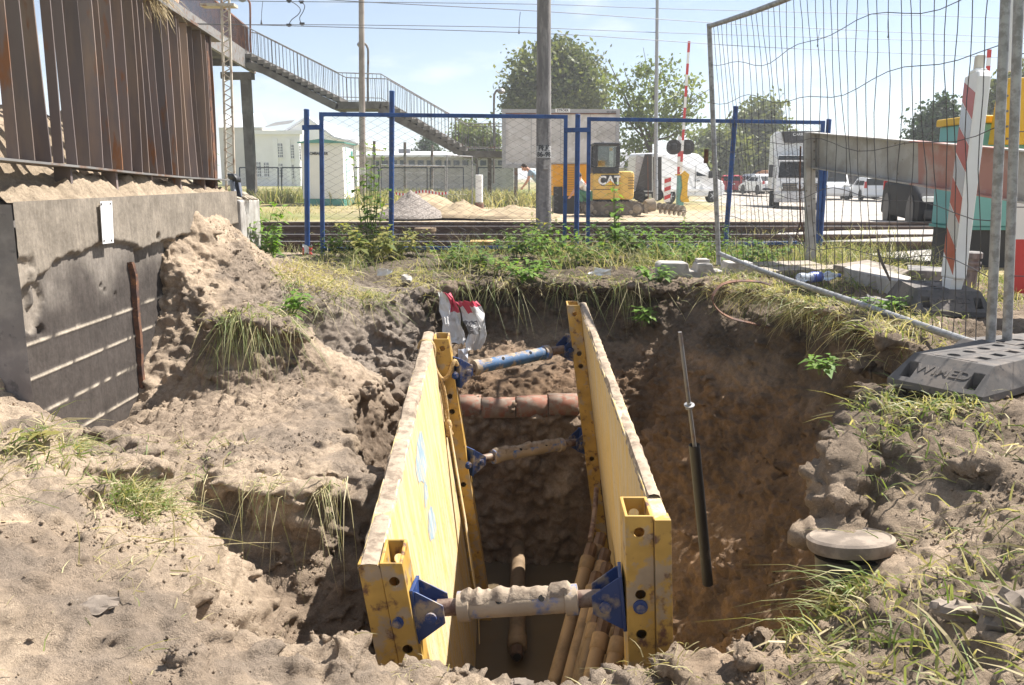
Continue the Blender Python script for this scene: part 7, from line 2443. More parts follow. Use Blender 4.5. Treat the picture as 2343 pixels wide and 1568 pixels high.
for u in (1541, 1572):
    c = P(u, 337, 36.9)
    pts = []
    for k in range(24):
        th = 2 * math.pi * k / 24
        pts.append(c + Vector((.30 * math.copysign(abs(math.cos(th)) ** .8, math.cos(th)), 0, .31 * math.copysign(abs(math.sin(th)) ** .85, math.sin(th)))))
    mb = MB(); mb.prism(pts, (0, .08, 0)); s_ = mb.build('back_board', 'signal_dark', sgn)
    mb = MB(); mb.box(c + Vector((0, -.05, 0)), (.22, .1, .26)); mb.build('housing', 'black_part', s_, bevel=.03)
br2 = thing('crossing_barrier', 'slim raised red and white barrier arm behind the teal machine', 'barrier', P(2250, 520, 19))
striped(br2, P(2263, 114, 19), P(2252, 262, 19), 8, .075)
a = P(2249, 300, 19); mb = MB(); mb.bx(a.x - .25, a.x + .35, 18.9, 19.5, .4, P(2250, 300, 19).z); mb.build('cabinet', 'teal_box', br2, bevel=.02)
mb = MB(); mb.bar(P(2252, 262, 19), P(2249, 305, 19), .07, .06, (0, 1, 0)); mb.build('arm_foot', 'white_paint', br2)
bc2 = thing('warning_board', 'small red and white striped board standing in front of the van', 'board', P(1527, 463, 33))
a, b, c, d = [P(u, v, 33) for u, v in ((1519, 463), (1533, 463), (1535, 406), (1520, 405))]
mb = MB(); mb.prism([a, b, c, d], (0, .06, 0)); mb.build('board', 'white_paint', bc2)
for k in range(3):
    t0, t1 = .08 + k * .33, .24 + k * .33
    q = [a.lerp(d, t0), b.lerp(c, t0 + .10), b.lerp(c, min(t1 + .10, 1)), a.lerp(d, t1)]
    mb = MB(); mb.prism([p + Vector((0, -.004, 0)) for p in q], (0, .003, 0)); mb.build('stripe', 'red_paint', bc2)
# auger lying on the ground
ag = thing('auger', 'rusty spiral auger lying on the ground before the striped board', 'auger', P(1535, 487, 30))
a, b = P(1505, 476, 30.3), P(1568, 484, 29.5)
mb = MB(); mb.tube([a, b], .05, 10); mb.build('shaft', 'track_dusty', ag, smooth=True)
x_, y_, d_ = frame_of(b - a); L = (b - a).length
rows = []
for k in range(110):
    t = k / 109; th = t * 2 * math.pi * 6
    c = a + d_ * (L * t); o = x_ * math.cos(th) + y_ * math.sin(th)
    rows.append([c + o * .05, c + o * .19])
mb = MB(); mb.grid(rows); mb.build('flight', 'track_dusty', ag, solid=.02)
c = P(1487, 470, 30.2); mb = MB(); mb.lathe([(.2, -.18), (.23, -.1), (.23, .14), (.12, .2)], c, (1, .2, .15), 16)
tag(mb.build('drill_bucket', 'track_dusty', smooth=True), 'short dusty drill bucket lying behind the spiral auger', 'drill')

# ================================================================ sand, gravel, pipe
def heap(label, name, c, rx, ry, h, mat, seed):
    rows = []; n, m = 34, 18
    for j in range(m + 1):
        r = j / m; row = []
        for k in range(n):
            th = 2 * math.pi * k / n
            q = np.array([[math.cos(th) * r * 2 + seed, math.sin(th) * r * 2, seed]])
            z = h * (1 - r) ** 1.15 * (1 + .35 * float(fbm(q, 1.4, 3, seed)[0])) + .05 * float(fbm(q, 6, 2, seed + 3)[0]) * (1 - r) - .06 * (j == m)
            row.append(Vector(c) + Vector((math.cos(th) * rx * r, math.sin(th) * ry * r, z)))
        rows.append(row)
    mb = MB(); mb.grid(rows, wrap=True)
    return tag(mb.build(name, mat, smooth=True), label, name.split('_')[-1])
heap('grey gravel heap behind the fence beside the leafy shrub', 'gravel_heap', P(940, 492, 23.5), 1.0, 1.3, .62, 'gravel', 2)
heap('pale yellow sand heap behind the gravel under the stair', 'sand_heap', P(985, 484, 26.5), 1.25, 1.4, .75, 'sand_pale', 5)
heap('low sand heap beside the white pipe', 'sand_heap', P(1060, 490, 24), 1.1, 1.2, .35, 'sand_pale', 8)
heap('low bank of earth before the generator', 'earth_heap', P(1180, 493, 23), 1.3, 1.0, .28, 'sand_pale', 9)
wp = thing('upright_pipe', 'white plastic pipe standing on an orange socket in the sand', 'pipe', P(1096, 490, 24.5))
a = P(1096, 492, 24.5); b = P(1096, 463, 24.5); c = P(1096, 402, 24.5)
mb = MB(); mb.tube([b, c], .105, 16); mb.lathe([(.105, 0), (.108, .01), (.09, .02)], c, (0, 0, 1), 16); mb.build('tube', 'white_paint', wp, smooth=True)
mb = MB(); mb.lathe([(.11, -.15), (.11, .05), (.13, .06), (.13, .33), (.11, .34)], a, (0, 0, 1), 16); mb.build('socket', 'clay', wp, smooth=True)
# striped tape strung behind the gravel
mb = MB(); rows = []
for k in range(33):
    t = k / 32; p = P(905 + 120 * t, 446 - 3 * t + 3 * math.sin(t * 9), 25.2); rows.append([p, p + Vector((0, 0, .075))])
mb.grid(rows); mb.m = [k % 2 for k in range(32)]
tag(mb.build('barrier_tape', ['red_paint', 'white_paint'], solid=.004), 'red and white tape strung along the gravel heap', 'tape')
# galvanised mesh panels standing by the sand
for (u0, u1, v0, v1, lab) in ((1022, 1080, 356, 490, 'pale mesh fence panel standing left of the white pipe'), (870, 1018, 378, 478, 'pale mesh fence panel behind the gravel heap')):
    Y = 28.5
    a, b, c, d = P(u0, v1, Y), P(u1, v1 - 2, Y + .6), P(u1, v0 + 3, Y + .6), P(u0, v0, Y)
    root = thing('far_mesh_fence', lab, 'fence', (a + b) / 2, 'mesh fence panels by the sand')
    for q0, q1, nm in ((a, d, 'upright'), (b, c, 'upright'), (d, c, 'top_bar'), (a.lerp(d, .1), b.lerp(c, .1), 'bottom_bar')):
        mb = MB(); mb.tube([q0, q1], .022, 8); mb.build(nm, 'galvanised', root)
    mb = MB()
    for k in range(1, 18): mb.tube([a.lerp(b, k / 18).lerp(d.lerp(c, k / 18), .1), d.lerp(c, k / 18)], .003, 3, False)
    for k in range(1, 6): mb.tube([a.lerp(d, k / 6), b.lerp(c, k / 6)], .003, 3, False)
    stuff(mb.build('wire_mesh', 'galvanised', root, fix=False))
# thin steel posts in the meadow
for u, v0, lab in ((856, 323, 'thin steel post behind the fence near the relay cabin'), (926, 326, 'thin steel post under the stair landing'), (988, 332, 'thin steel post left of the conifer')):
    Y = 46; mb = MB(); a = P(u, 425, Y); a.z = .3; mb.tube([a, P(u, v0, Y)], .075, 8)
    tag(mb.build('steel_post', 'old_steel', smooth=True), lab, 'post', 'thin posts beyond the railway')

# ================================================================ workers
def skinned(name, mat, root, verts, edges, radii, sub=2):
    me = bpy.data.meshes.new(name)
    off = Vector(root.location)
    me.from_pydata([tuple(Vector(v) - off) for v in verts], edges, [])
    o = bpy.data.objects.new(name, me); col.objects.link(o); o.parent = root
    md = o.modifiers.new('skin', 'SKIN'); md.use_smooth_shade = True
    for i, r in enumerate(radii):
        me.skin_vertices[0].data[i].radius = (r, r)
        me.skin_vertices[0].data[i].use_root = (i == 0)
    s = o.modifiers.new('sub', 'SUBSURF'); s.levels = sub; s.render_levels = sub
    bpy.context.view_layer.update()
    bake(o)
    o.data.materials.clear(); o.data.materials.append(M[mat])
    return o
def person(label, loc, rz, pose):
    """pose: joints in metres (x forward, y left, z up) above loc"""
    root = thing('person', label, 'person', loc)
    c, s = math.cos(rz), math.sin(rz)
    J = {k: Vector(loc) + Vector((p[0] * c - p[1] * s, p[0] * s + p[1] * c, p[2])) for k, p in pose['j'].items()}
    names = ['pel', 'spi', 'che', 'nec', 'hea0', 'shL', 'elL', 'haL', 'shR', 'elR', 'haR', 'hiL', 'knL', 'anL', 'toL', 'hiR', 'knR', 'anR', 'toR']
    J['spi'] = J['pel'].lerp(J['che'], .5); J['hea0'] = J['nec'].lerp(J['hea'], .5)
    rad = dict(pel=.13, spi=.12, che=.135, nec=.055, hea0=.06, shL=.07, elL=.045, haL=.032, shR=.07, elR=.045, haR=.032, hiL=.095, knL=.062, anL=.042, toL=.04, hiR=.095, knR=.062, anR=.042, toR=.04)
    ed = [('pel', 'spi'), ('spi', 'che'), ('che', 'nec'), ('nec', 'hea0'), ('che', 'shL'), ('shL', 'elL'), ('elL', 'haL'), ('che', 'shR'), ('shR', 'elR'), ('elR', 'haR'),
          ('pel', 'hiL'), ('hiL', 'knL'), ('knL', 'anL'), ('anL', 'toL'), ('pel', 'hiR'), ('hiR', 'knR'), ('knR', 'anR'), ('anR', 'toR')]
    idx = {n: i for i, n in enumerate(names)}
    body = skinned('body', 'skin', root, [J[n] for n in names], [(idx[a], idx[b]) for a, b in ed], [rad[n] for n in names])
    # head with face, ears and hair
    fd = (Vector((c, s, 0)) * pose.get('look', (1, 0, 0))[0] + Vector((0, 0, pose.get('look', (1, 0, 0))[2]))).normalized()
    up = (J['hea'] - J['nec']); up = (up - fd * up.dot(fd)).normalized(); sd = up.cross(fd)
    def ell(mat, nm, cc, a, b, d, par=body, n=12):
        rows = []
        for i in range(9):
            ph = math.pi * i / 8
            rows.append([cc + fd * (math.sin(ph) * math.cos(t) * a) + sd * (math.sin(ph) * math.sin(t) * b) + up * (math.cos(ph) * d) for t in [2 * math.pi * k / n for k in range(n)]])
        mb = MB(); mb.grid(rows, wrap=True); return mb.build(nm, mat, par, smooth=True)
    h = J['hea']
    ell('skin', 'head', h, .098, .078, .122)
    ell('hair', 'hair', h - fd * .018 + up * .025, .096, .084, .112)
    ell('skin', 'nose', h + fd * .1 - up * .015, .022, .015, .025)
    for q in (-1, 1):
        ell('skin', 'ear', h + sd * (q * .08) - up * .01, .018, .012, .03); ell('hair', 'eye', h + fd * .088 + sd * (q * .032) + up * .012, .008, .012, .007)
    ell('vest_orange', 'mouth', h + fd * .086 - up * .055, .008, .024, .006)
    # hands: palm and fingers
    for q, a, b in (('L', 'elL', 'haL'), ('R', 'elR', 'haR')):
        d = (J[b] - J[a]).normalized(); x, y, _ = frame_of(d)
        mb = MB(); mb.tube([J[b], J[b] + d * .06], [.032, .036], 8)
        for k in range(4): o = x * (.022 * (k - 1.5)); mb.tube([J[b] + d * .05 + o, J[b] + d * .10 + o * 1.1, J[b] + d * (.125 - .01 * abs(k - 1.5)) + o + y * .02], [.009, .009, .007], 6)
        mb.tube([J[b] + d * .01 + x * .03, J[b] + d * .05 + x * .055, J[b] + d * .075 + x * .058 + y * .01], [.011, .010, .008], 6)
        mb.build('hand', 'skin', body, smooth=True)
    def cloth(nm, mat, ks, es, grow):
        im = {n: i for i, n in enumerate(ks)}
        skinned(nm, mat, root, [J[n] for n in ks], [(im[a], im[b]) for a, b in es], [rad[n] + grow for n in ks])
    J['uL'] = J['shL'].lerp(J['elL'], .6); J['uR'] = J['shR'].lerp(J['elR'], .6); rad['uL'] = rad['uR'] = .058
    cloth('shirt', pose['shirt'], ['spi', 'pel', 'che', 'shL', 'uL', 'shR', 'uR'], [('pel', 'spi'), ('spi', 'che'), ('che', 'shL'), ('shL', 'uL'), ('che', 'shR'), ('shR', 'uR')], .018)
    cloth('trousers', pose['trousers'], ['pel', 'hiL', 'knL', 'anL', 'hiR', 'knR', 'anR'], [('pel', 'hiL'), ('hiL', 'knL'), ('knL', 'anL'), ('pel', 'hiR'), ('hiR', 'knR'), ('knR', 'anR')], .022)
    if 'vest' in pose:
        rows = []
        ax = (J['che'] - J['pel']).normalized(); x = sd; y = ax.cross(x).normalized()
        for i in range(6):
            cc = J['pel'].lerp(J['che'], i / 5 * 1.05)
            rows.append([cc + x * (math.cos(t) * .185) + y * (math.sin(t) * .165) for t in np.linspace(pose['vest'][0], pose['vest'][1], 14)])
        mb = MB(); mb.grid(rows); mb.build('vest', 'vest_orange', root, smooth=True, solid=.01)
    for q in ('L', 'R'):
        d = (J['to' + q] - J['an' + q]); mb = MB()
        a = J['an' + q] + Vector((0, 0, .06)); t = J['to' + q]
        mb.tube([a, J['an' + q] - Vector((0, 0, .02)), J['an' + q].lerp(t, .5) - Vector((0, 0, .01)), t + d.normalized() * .05], [.055, .06, .058, .04], 10); mb.build('boot', 'black_part', root, smooth=True)
    return root
w1 = P(1338, 468, 27.6)
person('crouching worker in white shirt, orange vest and green trousers beside the excavator', (w1.x, 27.6, w1.z), math.pi,
       dict(shirt='shirt_white', trousers='trousers_green', vest=(2.2, 4.6), look=(1, 0, -.5),
            j=dict(pel=(-.10, 0, .30), che=(.10, 0, .66), nec=(.16, 0, .78), hea=(.22, 0, .88), shL=(.12, .2, .68), elL=(.32, .22, .46), haL=(.46, .12, .28), shR=(.12, -.2, .68), elR=(.32, -.22, .46), haR=(.46, -.12, .26),
                   hiL=(-.08, .1, .28), knL=(.28, .16, .44), anL=(.08, .15, .06), toL=(.24, .17, .03), hiR=(-.08, -.1, .28), knR=(.26, -.16, .30), anR=(-.10, -.14, .07), toR=(.06, -.15, .03))))
w2 = P(1238, 485, 28.6)
person('bending worker in grey-blue clothes half hidden by the concrete pole', (w2.x, 28.6, w2.z), math.pi,
       dict(shirt='clothes_blue', trousers='clothes_blue', look=(1, 0, -.9),
            j=dict(pel=(.0, 0, .92), che=(.34, 0, 1.30), nec=(.46, 0, 1.40), hea=(.56, 0, 1.44), shL=(.36, .2, 1.30), elL=(.46, .24, 1.02), haL=(.62, .2, .80), shR=(.36, -.2, 1.30), elR=(.1, -.34, 1.2), haR=(-.24, -.24, 1.05),
                   hiL=(.0, .1, .88), knL=(.05, .14, .48), anL=(-.04, .14, .07), toL=(.13, .16, .03), hiR=(.0, -.1, .88), knR=(-.05, -.14, .48), anR=(-.2, -.14, .07), toR=(-.03, -.15, .03))))

# ================================================================ trees
def quads(name, V, tint, mat, parent=None, off=None):
    """V: (n, 4, 3) leaf-sized faces"""
    n = len(V)
    if off is not None: V = V - np.array(off)
    me = bpy.data.meshes.new(name)
    me.vertices.add(n * 4); me.vertices.foreach_set('co', V.reshape(-1).astype(np.float32))
    me.loops.add(n * 4); me.loops.foreach_set('vertex_index', np.arange(n * 4, dtype=np.int32))
    me.polygons.add(n); me.polygons.foreach_set('loop_start', np.arange(0, n * 4, 4, dtype=np.int32))
    me.update(calc_edges=True)
    at = me.attributes.new('tint', 'FLOAT', 'FACE'); at.data.foreach_set('value', np.asarray(tint, dtype=np.float32))
    me.materials.append(M[mat])
    o = bpy.data.objects.new(name, me); col.objects.link(o)
    if parent is not None: o.parent = parent
    return o
def leaf_quads(R, pos, size, aspect=.6, up_bias=.4):
    n = len(pos)
    a = R.normal(size=(n, 3)); a /= np.linalg.norm(a, axis=1)[:, None]
    nr = R.normal(size=(n, 3)) + np.array([0, 0, up_bias * 2]); nr /= np.linalg.norm(nr, axis=1)[:, None]
    b = np.cross(nr, a); b /= np.linalg.norm(b, axis=1)[:, None] + 1e-9
    s = size * R.uniform(.6, 1.3, n)[:, None]
    return np.stack([pos - a * s * .5, pos + b * s * aspect * .5, pos + a * s * .5, pos - b * s * aspect * .5], 1)
def tree(label, u, vb, Y, lobes, nleaf, size, mat='tree_leaf', trunk_r=.18, seed=1, gaps=.0, group='trees beyond the railway', name='broadleaf_tree'):
    base = P(u, vb, Y)
    root = thing(name, label, 'tree', base, group)
    R = np.random.default_rng(seed)
    px = Y / FPX
    C = [(P(a, b, Y), ru * px, rv * px) for a, b, ru, rv in lobes]
    vol = np.array([ru * ru * rv for _, ru, rv in C]); vol = vol ** .8; vol /= vol.sum()
    P_, T_l = [], []
    for (c, ru, rv), w in zip(C, vol):
        nclump = max(6, int(nleaf * w / 38))
        d = R.normal(size=(nclump, 3)); d /= np.linalg.norm(d, axis=1)[:, None]
        rr = R.uniform(.45, 1.02, nclump) ** .6
        cc = np.array(c) + d * rr[:, None] * np.array([ru, ru * .9, rv])
        k = max(8, int(nleaf * w / nclump))
        for q in cc:
            if R.random() < gaps: continue
            sp = R.uniform(.10, .2) * (ru + rv) / 2 + size * .8
            P_.append(q + R.normal(size=(k, 3)) * np.array([sp, sp, sp * .6])); T_l.append(np.clip(R.normal(.45, .15) + R.normal(0, .18, k), 0, 1))
    pos = np.concatenate(P_); tint = np.concatenate(T_l)
    quads('crown', leaf_quads(R, pos, size), tint, mat, root, base)
    mb = MB()
    top = C[0][0]
    mb.tube([base - Vector((0, 0, .3)), base.lerp(top, .35) + Vector((.1, 0, 0)), base.lerp(top, .7), top], [trunk_r * 1.2, trunk_r * .9, trunk_r * .6, trunk_r * .25], 8)
    for c, ru, rv in C[1:]:
        st = base.lerp(top, .35 + .3 * R.random())
        mid = st.lerp(c, .55) + Vector((0, 0, -rv * .1))
        mb.tube([st, mid, c, c + (c - mid) * .5], [trunk_r * .5, trunk_r * .3, trunk_r * .18, .02], 6)
        for _ in range(3):
            e = c + Vector(R.normal(size=3)) * ru * .6
            mb.tube([mid, mid.lerp(e, .5), e], [trunk_r * .2, trunk_r * .12, .015], 5, False)
    mb.build('trunk', 'bark', root, smooth=True)
    return root
tree('big broad-crowned tree standing behind the billboard', 1262, 430, 72, [(1265, 185, 92, 78), (1200, 218, 46, 36), (1332, 205, 52, 44), (1272, 132, 48, 36), (1225, 150, 36, 30), (1315, 158, 42, 32), (1182, 236, 30, 20), (1358, 232, 30, 26), (1290, 225, 60, 40), (1230, 235, 50, 30)], 15000, .42, 'tree_leaf', .3, 3)
tree('airy pale tree with gaps in its crown behind the tall light pole', 1478, 430, 58, [(1492, 235, 70, 60), (1438, 190, 40, 32), (1500, 160, 45, 28), (1555, 205, 40, 32), (1545, 262, 50, 38), (1430, 265, 36, 34), (1470, 305, 62, 34), (1440, 345, 42, 30), (1565, 300, 30, 26), (1408, 175, 22, 18), (1585, 235, 20, 22)], 6000, .32, 'tree_leaf_pale', .2, 5, .42)
tree('small rounded tree behind the foot of the stair', 1090, 425, 66, [(1085, 305, 36, 26), (1112, 318, 28, 26), (1062, 328, 26, 18), (1095, 340, 40, 18)], 3600, .34, 'tree_leaf_pale', .12, 7)
tree('little dark conifer beyond the low shed', 978, 425, 95, [(978, 322, 8, 10), (978, 335, 14, 10), (976, 348, 20, 10), (990, 352, 12, 8)], 1500, .4, 'tree_leaf_dark', .12, 9, name='conifer')
tree('tall hazy oval tree behind the refrigerated truck', 1735, 430, 92, [(1737, 262, 40, 42), (1712, 300, 46, 40), (1765, 310, 40, 45), (1735, 350, 70, 40)], 6000, .55, 'tree_leaf', .25, 11)
tree('hazy low tree behind the white van', 1640, 430, 88, [(1640, 335, 45, 40), (1605, 355, 36, 34), (1672, 350, 36, 40)], 4200, .55, 'tree_leaf', .2, 13)
tree('hazy bushy tree left of the crossing signal', 1580, 430, 84, [(1575, 372, 42, 28), (1545, 385, 30, 22)], 2400, .5, 'tree_leaf', .18, 14)
tree('dark pointed tree beyond the steel beam', 2140, 430, 58, [(2150, 262, 26, 30), (2158, 232, 15, 26), (2128, 292, 36, 26), (2162, 295, 30, 30), (2110, 312, 22, 14), (2140, 345, 50, 40)], 5200, .34, 'tree_leaf_dark', .18, 15)
tree('dark tree behind the slim barrier arm', 2280, 430, 55, [(2270, 240, 30, 40), (2298, 205, 26, 34), (2255, 290, 30, 36), (2320, 250, 40, 50), (2335, 180, 24, 36), (2290, 350, 60, 50)], 6500, .36, 'tree_leaf', .2, 17)
# far wood that closes the view down the road
R = np.random.default_rng(23)
n = 26000
uu = R.uniform(1330, 2500, n); top = 372 + 22 * vnoise(np.stack([uu / 38, np.zeros(n), np.zeros(n)], 1), 3) - 34 * np.exp(-((uu - 1985) / 26) ** 2) - 34 * np.exp(-((uu - 2032) / 22) ** 2) - 18 * sstep(1850, 2200, uu)
vv = top + (428 - top) * R.uniform(0, 1, n) ** 1.1
yy = R.uniform(118, 132, n)
x, y_ = (uu - 1171) / FPX, (784 - vv) / FPX
dy, dz = CP + y_ * SP, -SP + y_ * CP
pos = np.stack([x * yy / dy, yy, CZ + dz * yy / dy], 1)
o = quads('distant_wood', leaf_quads(R, pos, .95), np.clip(R.normal(.4, .22, n), 0, 1), 'tree_leaf')
stuff(o); tag(o, 'distant line of trees closing the dusty road', 'wood')
# ================================================================ grass
def blades(R, root, n_dir, length, width, droop, curl=.15):
    """root (n,3), n_dir (n,3) growth direction, length (n), returns (n*3, 4, 3) faces"""
    n = len(root)
    side = np.cross(n_dir, R.normal(size=(n, 3))); side /= np.linalg.norm(side, axis=1)[:, None] + 1e-9
    lat = R.normal(size=(n, 3)) * curl; lat[:, 2] *= .3
    ts = np.array([0, .38, .72, 1.0]); ws = np.array([1.0, .85, .55, .08])
    pts = []
    for t in ts:
        p = root + n_dir * (length * t)[:, None] + lat * (length * t * t)[:, None]
        p[:, 2] -= droop * length * t * t
        pts.append(p)
    q = []
    for i in range(3):
        a, b = side * (width * ws[i] * .5)[:, None], side * (width * ws[i + 1] * .5)[:, None]
        q.append(np.stack([pts[i] - a, pts[i] + a, pts[i + 1] + b, pts[i + 1] - b], 1))
    return np.concatenate(q)
def pick(R, n, wfun):
    w = wfun(PC[:, 0], PC[:, 1], PC[:, 2], PN[:, 2]) * PA
    s = w.sum()
    if s <= 0: return np.zeros((0, 3)), np.zeros((0, 3))
    i = R.choice(len(PC), n, p=w / s)
    return PC[i] + R.normal(size=(n, 3)) * .008, PN[i]
def box_w(x0, x1, y0, y1, zmin=-9, flat=.2, clump=None, soft=.15):
    def f(x, y, z, nz):
        w = sstep(x0 - soft, x0 + soft, x) * (1 - sstep(x1 - soft, x1 + soft, x)) * sstep(y0 - soft, y0 + soft, y) * (1 - sstep(y1 - soft, y1 + soft, y)) * (z > zmin) * (nz > flat)
        if clump:
            w = w * sstep(clump[1], clump[1] + .35, fbm(np.stack([x, y, z * 0], 1), clump[0], 2, 77) + .15)
        return w
    return f
def grass(name, label, seed, zones, mat='grass_blade'):
    R = np.random.default_rng(seed)
    V, T = [], []
    for (n, wf, l0, l1, wd, droop, lean, dry, flat) in zones:
        p, nn = pick(R, n, wf)
        d = np.tile(np.array([[0., 0., 1.]]), (n, 1)) * (1 - flat) + R.normal(size=(n, 3)) * (.35 + .5 * flat) + np.array(lean)
        d += nn * .25
        d /= np.linalg.norm(d, axis=1)[:, None]
        L = R.uniform(l0, l1, n) * R.uniform(.6, 1.15, n)
        v = blades(R, p, d, L, np.full(n, wd) * R.uniform(.6, 1.3, n), droop, .3)
        clump = np.clip(.5 + 1.3 * fbm(p, 2.0, 2, 91), 0, 1)
        t = np.clip(np.where(R.random(n) < dry * (.5 + clump), R.uniform(.6, 1.05, n), R.uniform(0, .42, n)), 0, 1)
        V.append(v); T.append(np.tile(t, 3))
    o = quads(name, np.concatenate(V), np.concatenate(T), mat)
    stuff(o); tag(o, label, 'grass')
    return o
# weight helpers tied to the lie of the land
def rim_back(x, y, z, nz): return (z > .5) * sstep(7.0, 7.3, y) * (1 - sstep(7.7, 8.0, y)) * sstep(-.95, -.7, x) * (1 - sstep(1.5, 1.7, x)) * (.3 + sstep(-.1, .3, fbm(np.stack([x, y * 0, z * 0], 1), 2.6, 2, 12)))
def rim_right(x, y, z, nz): return (z > .58) * sstep(1.45, 1.6, x) * (1 - sstep(2.3, 2.5, x)) * sstep(4.0, 4.4, y) * (1 - sstep(6.9, 7.2, y)) * (.2 + sstep(-.1, .3, fbm(np.stack([x * 0, y, z * 0], 1), 1.7, 2, 15)))
grass('rim_grass', 'mixed green and straw grass between the pit and the blue fence', 3, [
    (2400, box_w(-2.3, 4.2, 7.7, 10.7, .5, .4, (1.5, -.1)), .08, .26, .006, .45, (0, -.05, 0), .8, .4),
    (2800, box_w(-2.3, 4.2, 8.2, 10.7, .5, .4, (1.9, .05)), .2, .52, .006, .4, (0, 0, .1), .42, .1),
    (700, rim_back, .06, .20, .006, .7, (0, -.4, .1), .8, .5),
    (1500, box_w(-1.95, -.75, 6.85, 8.1, .5, .3, (1.6, -.15)), .12, .36, .006, .8, (.3, -.5, 0), .86, .45),
    (220, box_w(-.5, 1.2, 7.2, 7.7, .55, .2, (3.0, .1), .1), .25, .5, .006, 1.5, (.1, -.9, .1), .4, .3),
])
grass('bank_grass', 'green and dry grass on the right bank under the mesh fence', 5, [
    (5200, box_w(1.75, 4.2, 4.2, 7.8, .6, .4, (1.1, -.2)), .07, .22, .006, .5, (-.1, -.1, 0), .55, .25),
    (1300, rim_right, .10, .26, .006, 1.0, (-.7, -.25, 0), .6, .35),
    (900, box_w(1.75, 2.3, 5.4, 6.9, .6, .3, None), .12, .3, .006, .8, (-.5, -.4, .1), .45, .2),
    (300, box_w(1.2, 2.0, 2.7, 3.35, .45, .2, (3.0, -.1), .1), .05, .20, .006, .6, (-.4, -.3, 0), .45, .25),
    (500, box_w(1.4, 1.8, 3.0, 3.5, .5, .3, None, .08), .06, .2, .007, .6, (-.3, -.4, .2), .3, .15),
])
grass('near_grass', 'tangled straw and green grass on the near right bank', 7, [
    (800, box_w(.75, 1.9, 1.3, 2.3, .15, .3, (1.6, -.1)), .05, .20, .006, .5, (-.1, .1, 0), .92, .85),
    (230, box_w(.95, 1.7, 1.3, 2.2, .15, .3, (2.2, .05)), .10, .26, .0075, .5, (0, 0, .2), .45, .35),
    (240, box_w(.86, 1.08, 2.30, 2.52, .1, .0, None, .05), .10, .28, .0068, .75, (-.55, -.05, .25), .25, .15),
    (160, box_w(1.0, 1.5, 2.05, 2.6, .2, .3, (3.0, -.1), .1), .05, .16, .005, .5, (0, 0, 0), .8, .7),
    (300, box_w(-.4, .7, 2.0, 2.4, .0, .5, (3.0, .0)), .03, .10, .004, .4, (0, -.2, 0), .8, .7),
])
grass('left_grass', 'tufts of grass and dry stalks on the sandy ground left of the pit', 9, [
    (800, box_w(-2.4, -1.62, 2.85, 3.75, .42, .4, (1.8, -.25)), .06, .22, .0055, .6, (.2, .0, 0), .55, .45),
    (430, box_w(-1.46, -1.26, 2.86, 3.02, .2, .3, None, .06), .06, .20, .005, .5, (.1, -.1, .1), .35, .3),
    (170, box_w(-1.5, -1.28, 2.8, 3.1, .2, .3, None, .06), .10, .26, .005, .6, (.3, -.1, .0), .75, .6),
    (170, box_w(-2.0, -1.1, 2.2, 2.8, .2, .4, (2.0, -.1)), .08, .32, .0042, .3, (.3, -.2, 0), .98, .95),
    (150, box_w(-2.0, -.6, 1.6, 3.2, .2, .4, (2.0, -.2)), .03, .12, .004, .3, (0, 0, 0), .95, .95),
    (260, box_w(-1.9, -1.2, 3.2, 4.0, .2, .3, (2.0, -.1)), .04, .16, .0045, .4, (0, -.2, 0), .85, .8),
    (110, box_w(-1.95, -1.38, 5.2, 5.75, .45, .0, (4.0, .0), .05), .10, .40, .0075, 1.5, (.35, -.6, .2), .45, .25),
    (380, box_w(-1.78, -1.5, 5.9, 6.7, .5, .1, None, .05), .08, .28, .007, 1.0, (.5, -.5, .1), .3, .2),
])
# roots and stalks hanging from the broken sod
R = np.random.default_rng(31)
def hang(name, label, pts, n, l0, l1, seed, mat, w=.004, dry=.6):
    R = np.random.default_rng(seed)
    pts = [Vector(p) for p in pts]
    cl = R.uniform(0, len(pts) - 1.001, max(4, n // 22)); t = np.clip(cl[R.integers(0, len(cl), n)] + R.normal(0, .045, n), 0, len(pts) - 1.001)
    p = np.array([pts[int(a)].lerp(pts[int(a) + 1], a - int(a)) for a in t]) + R.normal(size=(n, 3)) * np.array([.03, .025, .02])
    d = np.tile(np.array([[0., -.45, .25]]), (n, 1)) + R.normal(size=(n, 3)) * .25
    d /= np.linalg.norm(d, axis=1)[:, None]
    L = l0 + (l1 - l0) * R.random(n) ** 1.8
    V = blades(R, p, d, L, np.full(n, w) * R.uniform(.5, 1.2, n), 1.25, .12)
    t = np.tile(np.where(R.random(n) < dry, R.uniform(.7, 1, n), R.uniform(.1, .4, n)), 3)
    o = quads(name, V, t, mat); stuff(o); tag(o, label, 'grass'); return o
hang('hanging_roots', 'dry stalks hanging from the undercut sod left of the trench box', [(-1.28, 3.30, .37), (-1.0, 3.20, .36), (-.72, 3.27, .33)], 120, .08, .34, 4, 'grass_blade', .004, .6)
hang('hanging_turf', 'long grass hanging over the bank beside the sand heap', [(-1.95, 5.42, .68), (-1.66, 5.36, .68), (-1.44, 5.55, .58)], 190, .14, .5, 6, 'grass_blade', .006, .3)
hang('rim_roots', 'grass and roots hanging down the back wall of the pit', [(-.65, 7.35, .62), (-.3, 7.5, .62), (.1, 7.55, .63), (.55, 7.5, .63), (1.0, 7.35, .64)], 70, .1, .4, 8, 'grass_blade', .006, .5)
